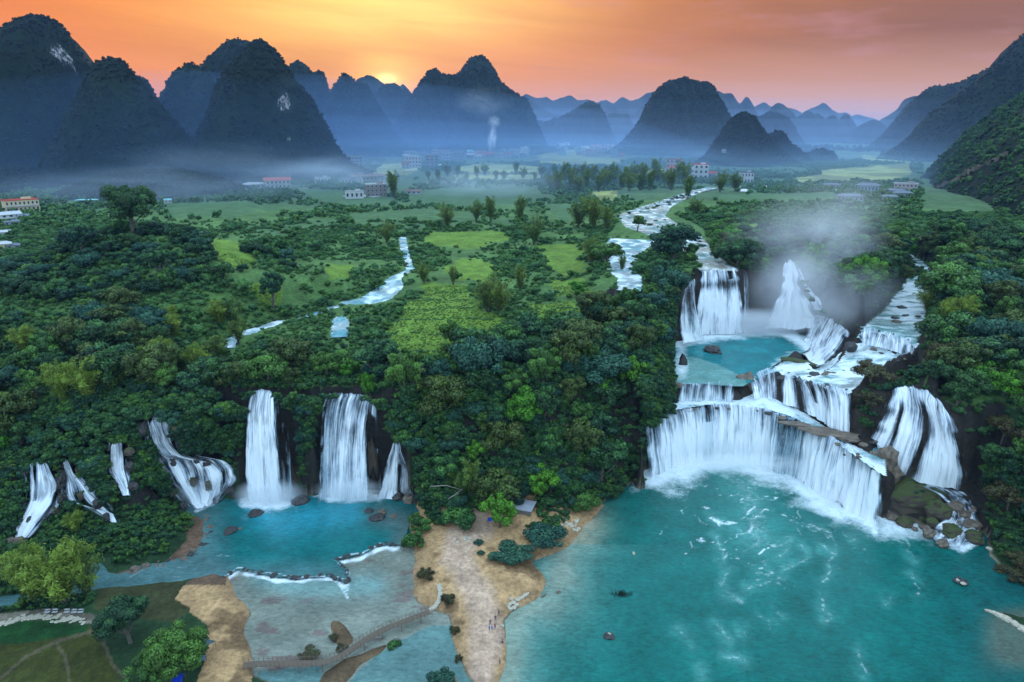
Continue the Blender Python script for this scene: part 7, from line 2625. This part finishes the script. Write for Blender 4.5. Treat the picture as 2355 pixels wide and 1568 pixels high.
# benches on the stone path, lower left
for i, px in enumerate((109, 127, 154, 171, 186)):
    g = ground(px, 1411)
    root = empty('bench', tuple(g), .12)
    tag(root, ['leftmost', 'second from left', 'middle', 'second from right', 'rightmost'][i] + ' of the five pale picnic benches beside the big yellow bamboo', 'bench', 'picnic benches on the stone path')
    m = PAL['pale']
    for k in range(3):
        MB().box((0, -.22 + .22 * k, .45), (1.3, .18, .06)).obj('seat_slat', m, root)
    MB().box((0, .42, .80), (1.3, .06, .18)).obj('back_slat', m, root)
    MB().box((0, .42, 1.02), (1.3, .06, .16)).obj('back_slat', m, root)
    for s in (-1, 1):
        MB().box((s * .5, 0, .2), (.08, .5, .42)).obj('leg', WOOD, root)
        MB().box((s * .5, .40, .75), (.07, .06, .7)).obj('back_post', WOOD, root)
# stone slabs of the path, lower left
root = empty('stone_path', tuple(ground(70, 1420)))
tag(root, 'path of flat pale stones in front of the picnic benches', 'path')
g0 = ground(70, 1420)
for i, (a, b) in enumerate(resample([(-10, 1437), (40, 1424), (90, 1417), (140, 1420), (190, 1426)], 40)):
    for k in range(2):
        g = ground(a + rg.normal() * 2, b + rg.normal() * 3 + k * 5) - g0
        s = .45 + .3 * rg.random()
        obj('stone', SMALL['pale'][(i + k) % 3], root, (g[0], g[1], g[2] + .03), i * 2.2 + k, (s, s * .75, .12))

# ------------------------------------------------------------------ footbridge
BR = [(560, 1530), (578, 1526), (640, 1525), (737, 1524), (765, 1517), (790, 1506), (815, 1487), (839, 1471), (866, 1455), (894, 1442), (940, 1424), (990, 1405)]
ZB = 1.9
bw = resample([P(a, b, ZB) for a, b in BR], 46)
bw[:, :2] = smooth_line(bw[:, :2], 2)
root = empty('footbridge', tuple(bw[20]))
tag(root, 'long narrow wooden footbridge with railings over the shallow water', 'bridge')
o0 = bw[20].copy()
bt = np.gradient(bw[:, :2], axis=0)
bt /= np.linalg.norm(bt, axis=1)[:, None]
bn = np.stack([-bt[:, 1], bt[:, 0]], 1)
HWB = .95
pl = MB()
fine = resample(bw, 230)
ft = np.gradient(fine[:, :2], axis=0)
for i in range(229):
    a = math.atan2(ft[i, 1], ft[i, 0])
    st = np.linalg.norm(fine[i + 1, :2] - fine[i, :2])
    pl.box(fine[i] - o0 + np.array((0, 0, .02 * math.sin(i * 7.7))), (st * .78, HWB * 2 + .12 * math.sin(i * 3.1), .06), a)
pk = pl.obj('planks', WOOD, root)
pk['kind'] = 'stuff'
for s in (-1, 1):
    bm_ = MB()
    for i in range(45):
        a = bw[i] - o0
        b = bw[i + 1] - o0
        bm_.bar((a[0] + bn[i, 0] * s * .7, a[1] + bn[i, 1] * s * .7, -.15), (b[0] + bn[i + 1, 0] * s * .7, b[1] + bn[i + 1, 1] * s * .7, -.15), .09, n=4)
    bm_.obj('beam', WOOD, root)
    for hgt in (.55, 1.05):
        r_ = MB()
        for i in range(45):
            a = bw[i] - o0
            b = bw[i + 1] - o0
            r_.bar((a[0] + bn[i, 0] * s * HWB, a[1] + bn[i, 1] * s * HWB, hgt), (b[0] + bn[i + 1, 0] * s * HWB, b[1] + bn[i + 1, 1] * s * HWB, hgt), .045, n=4)
        r_.obj('handrail' if hgt > 1 else 'lower_rail', WOOD, root)
pm = MB().bar((0, 0, -.2), (0, 0, 1.15), .06, n=5).mesh('post', WOOD)
lm_ = MB().bar((0, 0, -3.2), (0, 0, -.1), .11, n=6).mesh('pile', WOOD)
for i in range(46):
    for s in (-1, 1):
        p = (bw[i, 0] - o0[0] + bn[i, 0] * s * HWB, bw[i, 1] - o0[1] + bn[i, 1] * s * HWB, 0)
        obj('post', pm, root, p)
        if i % 5 == 2:
            obj('pile', lm_, root, (p[0], p[1], 0))

# fallen bamboo poles and a bare tree at the foot of the spur
for a, b, za, zb, lab in (((999, 1180), (1064, 1124), 3, 11, 'long fallen bamboo pole leaning over the bushes'), ((1003, 1172), (1056, 1134), 3.5, 9, 'second fallen bamboo pole beside the first'),
                          ((990, 1118), (1062, 1126), 12, 10, 'thin arching bamboo stem above the fallen poles')):
    p, q = P(*a, za), P(*b, zb)
    mid = (p + q) / 2 + np.array((0, 0, .9))
    o = MB().tube([tuple(p), tuple(mid), tuple(q)], [.13, .11, .06], 6).obj('bamboo_pole', PALEBARK)
    tag(o, lab, 'pole')
g = P(1127, 1146, 2.5)
root = empty('bare_tree', tuple(g))
tag(root, 'slender bare pale trunk in front of the dark spur woods', 'tree')
MB().tube([(0, 0, -.5), (.1, 0, 4), (-.3, .1, 8), (-.2, 0, 12)], [.22, .18, .13, .05], 7).obj('trunk', PALEBARK, root)
MB().tube([(-.1, 0, 5.5), (1.0, .2, 7.6), (1.9, 0, 10)], [.11, .07, .03], 5).obj('branch', PALEBARK, root)
MB().tube([(-.2, 0, 8), (-1.0, .2, 9.6), (-.9, 0, 11)], [.08, .05, .02], 5).obj('branch', PALEBARK, root)
for lab, px, py, s, n_ in (('dark half-drowned reed patch in the middle of the right pool', 1430, 1368, 3.0, 170),):
    g = P(px, py, 0)
    root = empty('reed_patch', tuple(g))
    tag(root, lab, 'reeds')
    r_ = MB()
    for i in range(n_):
        x, y = rg.normal() * s * .42, rg.normal() * s * .16
        h_ = .5 + .9 * rg.random()
        r_.bar((x, y, -.3), (x + rg.normal() * .4, y + rg.normal() * .3, h_), .05, .02, 3)
    r_.obj('stems', L_BROWN, root)

# ------------------------------------------------------------------ people on the spit
SKIN = plain('skin', (.42, .24, .16), .6, 4, .08)
HAIR = plain('dark hair', (.012, .010, .010), .6, 6, .1)
CLOTH = {}


def cloth(c):
    if c not in CLOTH:
        CLOTH[c] = plain('cloth %d' % len(CLOTH), c, .85, 4, .12)
    return CLOTH[c]


def skin_obj(name, verts, edges, radii, mat, root, rootv=0, sub=1):
    me = bpy.data.meshes.new(name)
    me.from_pydata(verts, edges, [])
    o = obj(name, me, root)
    o.modifiers.new('skin', 'SKIN').use_smooth_shade = True
    if not me.skin_vertices:
        bm = bmesh.new()
        bm.from_mesh(me)
        bm.verts.layers.skin.verify()
        bm.to_mesh(me)
        bm.free()
    for i, r in enumerate(radii):
        me.skin_vertices[0].data[i].radius = r if isinstance(r, tuple) else (r, r)
        me.skin_vertices[0].data[i].use_root = (i == rootv)
    sb = o.modifiers.new('sub', 'SUBSURF')
    sb.levels = sb.render_levels = sub
    me.materials.append(mat)
    return o


def person(label, px, py, rz, shirt, trousers, pose='stand', stride=.12, arm=.1):
    g = ground(px, py)
    if pose == 'stand':
        hip, kn, an = .92, .50, .08
    else:                                     # crouching at the water
        hip, kn, an = .45, .52, .08
    root = empty('person', tuple(g), rz)
    tag(root, label, 'person', 'people on the spit')
    fw = 0.0 if pose == 'stand' else .32
    ch, nk, hd = hip + .42, hip + .56, hip + .70
    lean = 0 if pose == 'stand' else .12
    V = [(0, 0, hip), (0, lean * .6, hip + .22), (0, lean, ch), (0, lean, nk), (0, lean + .02, hd), (0, lean + .02, hd + .09)]
    E = [(0, 1), (1, 2), (2, 3), (3, 4), (4, 5)]
    Rr = [(.14, .11), (.125, .10), (.15, .11), (.055, .055), (.095, .105), (.07, .08)]
    for s in (-1, 1):
        b = len(V)
        V += [(s * .17, lean, ch + .02), (s * (.24 + arm), lean + .03, ch - .26), (s * (.22 + arm), lean + .16, ch - .48), (s * (.21 + arm), lean + .22, ch - .58)]
        E += [(2, b), (b, b + 1), (b + 1, b + 2), (b + 2, b + 3)]
        Rr += [.062, .042, .032, .035]
        b = len(V)
        V += [(s * .10, .02, hip - .06), (s * .12, fw + s * stride * .5, kn), (s * .12, s * stride, an), (s * .12, s * stride + .13, .04)]
        E += [(0, b), (b, b + 1), (b + 1, b + 2), (b + 2, b + 3)]
        Rr += [.085, .058, .042, .038]
    skin_obj('body', V, E, Rr, SKIN, root)
    # shirt and trousers follow the same bones, slightly larger
    Vs = [(0, 0, hip + .02), (0, lean * .6, hip + .22), (0, lean, ch)] + [(s * x, y, z) for s in (-1, 1) for x, y, z in ((.17, lean, ch + .02), (.24 + arm, lean + .03, ch - .22))]
    skin_obj('shirt', Vs, [(0, 1), (1, 2), (2, 3), (3, 4), (2, 5), (5, 6)], [(.165, .135), (.15, .125), (.17, .13), .08, .062, .08, .062], cloth(shirt), root)
    Vt = [(0, 0, hip)] + [q for s in (-1, 1) for q in ((s * .10, .02, hip - .06), (s * .12, fw + s * stride * .5, kn), (s * .12, s * stride, an + .06))]
    skin_obj('trousers', Vt, [(0, 1), (1, 2), (2, 3), (0, 4), (4, 5), (5, 6)], [(.155, .13), .10, .078, .06, .10, .078, .06], cloth(trousers), root)
    h_ = rock_mesh(5, HAIR, 2, .06)
    obj('hair', h_, root, (0, lean - .005, hd + .065), 0, (.112, .122, .10))


person('person in black walking down the sandy path, topmost of the group', 1139, 1428, 2.9, (.02, .02, .025), (.02, .02, .03))
person('person in dark clothes at the left of the walking group', 1127, 1437, .3, (.03, .03, .05), (.04, .05, .10))
person('person in a blue shirt at the lower left of the group', 1125, 1450, 1.2, (.05, .10, .42), (.03, .05, .16))
person('person in blue trousers beside the one in the blue shirt', 1131, 1450, -.8, (.40, .42, .50), (.05, .10, .40))
person('person in a maroon top at the right of the group', 1138, 1447, 2.4, (.20, .04, .06), (.03, .04, .10))
person('person at the right edge of the path above the group', 1147, 1416, -.4, (.05, .02, .02), (.03, .03, .04))
person('person crouching beside a pale board on the right edge of the path', 1154, 1480, -1.2, (.03, .03, .06), (.03, .03, .04), 'crouch')
person('lone person near the bottom end of the spit', 1149, 1528, 1.6, (.03, .03, .06), (.02, .02, .03))
person('person in white beside the tall reed bush on the left of the spit', 976, 1322, .6, (.75, .75, .75), (.30, .30, .32))

# dark rock teeth along the lips of the falls
for i, (a, b, w, z_, lab) in enumerate([(1505, 968, 12, 18.6, 'at its far left end'), (1548, 948, 14, 19.2, 'where it meets the wooded spur'), (1596, 941, 10, 19.6, 'left of centre'), (1648, 939, 12, 19.8, 'in the middle'),
                                      (1676, 940, 9, 19.8, 'just right of the middle'), (1737, 944, 14, 19.9, 'above the dark blue strands'), (1765, 951, 18, 20, 'left of the brown rock shelf'), (1798, 962, 20, 19.8, 'under the brown rock shelf'),
                                      (1846, 976, 16, 19.5, 'below the large bare shelf'), (1880, 996, 18, 19.2, 'right of the dark blue strands'), (1925, 1022, 14, 18.8, 'above the white right end'), (1972, 1052, 16, 18, 'near the right end'),
                                      (2008, 1076, 18, 17.2, 'at the far right end')]):
    rock(a, b, w, 'brown' if i % 3 else 'dark', 'small rock on the crest of the big lowest fall, ' + lab, z_, .5, group='rocks on the crest of the lowest fall', small=True)

# boulders and brush islets that break the wide river above the falls
cl, hwl = river_line('main', 200)
rr_ = np.random.default_rng(77)
for i in range(60):
    k = int(25 + 150 * rr_.random())
    off = (rr_.random() * 2 - 1) * hwl[k] * .9
    x, y, z_ = cl[k, 0] + off, cl[k, 1] + rr_.normal() * 2, cl[k, 2]
    px, py = proj(x, y, z_)
    if rr_.random() < .45:
        make_tree('bush', 5 if rr_.random() < .6 else 3, (x, y, z_), .16 + .3 * rr_.random() ** 2, .14 + .2 * rr_.random(), i, 'small bush on a gravel islet in the wide river above the falls', 'bush', 'bushes in the wide river')
    else:
        rock(px, py, 5 + 7 * rr_.random(), 'dark', 'dark rock among the rapids of the wide river above the falls', z_, .5, group='rocks in the wide river', small=True)

# dark rock framing the small falls on the left, and rocks in the rapids on the right
rr_ = np.random.default_rng(88)
for grp, pts_, zs_ in (('wet rocks beside the leftmost fan', [(60, 1085), (62, 1120), (60, 1160), (140, 1150), (142, 1100), (128, 1175), (50, 1195)], (18.5, 14, 9, 11, 16, 8, 6)),
                       ('wet rocks beside the narrow forked fall', [(140, 1075), (182, 1080), (200, 1120), (190, 1142), (225, 1162), (245, 1192), (150, 1145)], (18, 17, 12.5, 10.5, 9, 6.5, 10.5)),
                       ('wet rocks beside the small thin fall', [(246, 1030), (298, 1040), (300, 1075), (246, 1070), (262, 1118), (306, 1120)], (24, 23, 18, 18, 14, 14)),
                       ('wet rocks beside the two-step fall', [(328, 990), (405, 990), (418, 1020), (345, 1045), (372, 1092), (395, 1135), (422, 1168), (525, 1090), (528, 1130), (445, 1110), (480, 1120), (455, 1060)],
                        (28, 28, 22, 19, 12.5, 6, 1.5, 9, 4, 8.6, 6.5, 14.6))):
    for (a, b), z_ in zip(pts_, zs_):
        rock(a, b, 15 + 13 * rr_.random(), 'dark' if rr_.random() < .7 else 'moss', 'one of the ' + grp, z_, .8 + .7 * rr_.random(), .8, group=grp)
for i in range(34):
    a, b, z_ = [(2010 + 100 * rr_.random(), 700 + 60 * rr_.random(), 38.2), (1990 + 110 * rr_.random(), 805 + 30 * rr_.random(), 33.6), (1800 + 150 * rr_.random(), 850 + 35 * rr_.random(), 29.5), (1940 + 80 * rr_.random(), 1005 + 55 * rr_.random(), 18.9)][i % 4]
    rock(a, b, 8 + 16 * rr_.random() ** 1.5, 'dark' if rr_.random() < .5 else 'brown', ['rock in the pale rapids above the low wide fall', 'rock in the white water below the low wide fall', 'wet rock on the flat top of the dome cascade', 'brown rock on the terrace left of the fan-shaped fall'][i % 4],
         None if i % 4 != 3 else z_ + .6, .5, group=['rocks in the pale rapids', 'rocks below the low wide fall', 'rocks on the dome cascade', 'rocks on the lower terrace'][i % 4], small=True)
# the loose sprawl of the far village
wl = ['pale', 'grey', 'pink', 'bare', 'white', 'blue']
for i in range(64):
    a = [890 + 350 * rr_.random(), 1275 + 150 * rr_.random(), 780 + 120 * rr_.random()][0 if i < 38 else (1 if i < 56 else 2)]
    b = [352 + 16 * rr_.random(), 332 + 26 * rr_.random(), 400 + 24 * rr_.random()][0 if i < 38 else (1 if i < 56 else 2)]
    w_ = 10 + 12 * rr_.random()
    building('small hazy house in the loose row of the far village' if i < 38 else ('small hazy house of the hamlet behind the paddies' if i < 56 else 'small house at the near edge of the village'),
             a, a + w_, b - 7 - 7 * rr_.random(), b, wl[int(rr_.random() * 6)], ['slate', 'brown', 'flat', 'red'][int(rr_.random() * 4)], ['flat', 'gable'][int(rr_.random() * 2)], 1 + int(rr_.random() * 2), 2, .8, rr_.random() - .5)

# ------------------------------------------------------------------ the air
def haze():
    b = MB()
    x0, x1, y0, y1, z0, z1 = -9000, 9000, -300, 9500, -8, 440
    b.box(((x0 + x1) / 2, (y0 + y1) / 2, (z0 + z1) / 2), (x1 - x0, y1 - y0, z1 - z0))
    t = NT('haze')
    v = t.n('ShaderNodeVolumePrincipled')
    v.inputs['Color'].default_value = (.30, .50, 1.0, 1)
    v.inputs['Density'].default_value = HAZE_D
    v.inputs['Anisotropy'].default_value = 0.25
    o = b.obj('haze', t.done(None, v.outputs[0]))
    tag(o, None, None, None, 'stuff')


HAZE_D = 0.000032
haze()
for cy, ry, rx, top, dens in ((1330, 700, -1000, 215, .00022), (1500, 620, -1050, 150, .00016), (1350, 1010, 1500, 62, .00050), (1450, 1100, 1600, 73, .00032), (1560, 1180, 1700, 84, .00018), (1750, 1340, 1900, 96, .00012), (2000, 1570, 2200, 107, .00010),
                               (4200, 3800, 5600, 140, .00008), (4300, 3850, 6000, 175, .00010), (4400, 3900, 6300, 215, .00006), (4600, 4150, 6500, 260, .00004), (4900, 4400, 7000, 330, .00002)):
    bm = bmesh.new()
    bmesh.ops.create_uvsphere(bm, u_segments=96, v_segments=96, radius=1.0)
    me = bpy.data.meshes.new('valley_haze')
    bm.to_mesh(me)
    bm.free()
    o = obj('valley_haze', me, None, (-560 if rx < 0 else 0, cy, 0), None, (abs(rx), ry, top))
    t = NT('valley haze')
    v = t.n('ShaderNodeVolumePrincipled')
    v.inputs['Color'].default_value = (.30, .54, 1.0, 1) if rx < 0 else (.58, .80, 1.0, 1) if top < 90 else (.42, .70, 1.0, 1) if top < 110 else (.40, .57, .90, 1)
    v.inputs['Density'].default_value = dens
    v.inputs['Anisotropy'].default_value = 0.1
    me.materials.append(t.done(None, v.outputs[0]))
    tag(o, None, None, None, 'stuff')


# drifting smoke and spray: closed soft-edged bodies of noise density
def puff(name, label, px, py, dist, rx, ry, rz_, dens, col, nscale, thr=.45, tilt=0.0, seed=0.0, stretch=(1, 1, 1)):
    c = Pd(px, py, dist)
    bm = bmesh.new()
    bmesh.ops.create_icosphere(bm, subdivisions=3, radius=1.0)
    me = bpy.data.meshes.new(name)
    bm.to_mesh(me)
    bm.free()
    o = obj(name, me, None, tuple(c), None, (rx, ry, rz_))
    o.rotation_euler = (0, tilt, 0)
    t = NT(name)
    p = t.objco()
    ln = t.n('ShaderNodeVectorMath', operation='LENGTH')
    t.l(p, ln.inputs[0])
    m = t.n('ShaderNodeMapping')
    m.inputs['Location'].default_value = (seed, seed * .7, 0)
    m.inputs['Scale'].default_value = stretch
    t.l(p, m.inputs['Vector'])
    n = t.noise(nscale, 4, .62, m.outputs[0], .8)
    fall = t.rng(ln.outputs['Value'], 1.0, .15, 0, 1, True)
    d = t.math('MULTIPLY', t.rng(n, thr, thr + .25), t.math('MULTIPLY', fall, dens))
    v = t.n('ShaderNodeVolumePrincipled')
    v.inputs['Color'].default_value = (*col, 1)
    t.l(d, v.inputs['Density'])
    me.materials.append(t.done(None, v.outputs[0]))
    tag(o, label, None, None, 'stuff')


puff('spray', 'mist rising from the upper right falls', 1830, 672, 308, 26, 14, 26, .045, (1, .98, 1), 1.5, .30, -.4, 1.0)
puff('spray', 'mist drifting up over the woods behind the upper falls', 1880, 585, 322, 42, 18, 28, .034, (1, .98, 1), 1.4, .32, -.5, 4.0)
puff('spray', 'thin mist thinning out towards the valley', 1860, 500, 350, 55, 20, 24, .018, (1, .98, 1), 1.4, .30, -.3, 5.0)
puff('spray', 'mist over the slanting cascade', 1950, 690, 288, 28, 12, 18, .034, (1, .98, 1), 1.4, .32, -.3, 6.0)
puff('spray', 'spray at the foot of the upper falls', 1725, 742, 316, 40, 10, 8, .30, (.98, .98, 1), 1.6, .30, 0, 7.0)
puff('spray', 'spray at the foot of the big lower fall', 1700, 1064, 219, 34, 6, 3.6, .22, (.98, .98, 1), 1.8, .30, 0, 9.0)
puff('spray', 'spray under the right end of the big lower fall', 1950, 1150, 202, 16, 6, 4.5, .25, (.98, .98, 1), 1.8, .30, 0, 10.0)
puff('spray', 'spray below the tall single fall', 620, 1138, 203, 14, 6, 6.5, .45, (.96, .98, 1), 1.8, .26, 0, 11.0)
puff('spray', 'spray below the split fall', 805, 1128, 203, 14, 5, 5, .30, (.96, .98, 1), 1.8, .28, 0, 13.0)
puff('spray', 'spray around the fan-shaped fall', 2130, 1090, 205, 14, 6, 6, .12, (.96, .98, 1), 1.8, .30, 0, 14.0)
puff('spray', 'fine spray over the boulders at the two-step fall', 450, 1130, 200, 9, 5, 5, .14, (.94, .97, 1), 1.8, .30, 0, 15.0)
puff('smoke', 'white smoke column rising from the village', 1131, 322, 1890, 15, 10, 44, .20, (.98, .97, .98), 2.2, .36, .10, 21.0, (1, 1, .8))
puff('smoke', 'spreading top of the village smoke', 1136, 280, 1890, 22, 14, 20, .060, (.98, .97, .98), 2.2, .38, 0, 23.0)
puff('smoke', 'faint smoke veil over the broad mountain', 1110, 235, 1890, 95, 40, 50, .0055, (.98, .95, .95), 1.6, .40, 0, 27.0)
puff('mist', 'low bluish mist on the slope below the main conical mountain', 590, 392, 800, 220, 90, 38, .0028, (.75, .88, 1), 1.5, .36, .04, 31.0, (1, 1, .9))
puff('mist', 'bright mist in front of the village', 770, 405, 850, 150, 80, 30, .0065, (.80, .90, 1), 1.6, .36, 0, 33.0, (1, 1, .9))
puff('mist', 'drifting mist over the middle meadow', 1120, 425, 760, 110, 70, 26, .0080, (.82, .92, 1), 1.8, .38, 0, 35.0, (1, 1, .9))
puff('mist', 'thin mist over the left valley', 330, 440, 720, 220, 90, 30, .0050, (.75, .88, 1), 1.6, .36, 0, 37.0, (1, 1, .9))
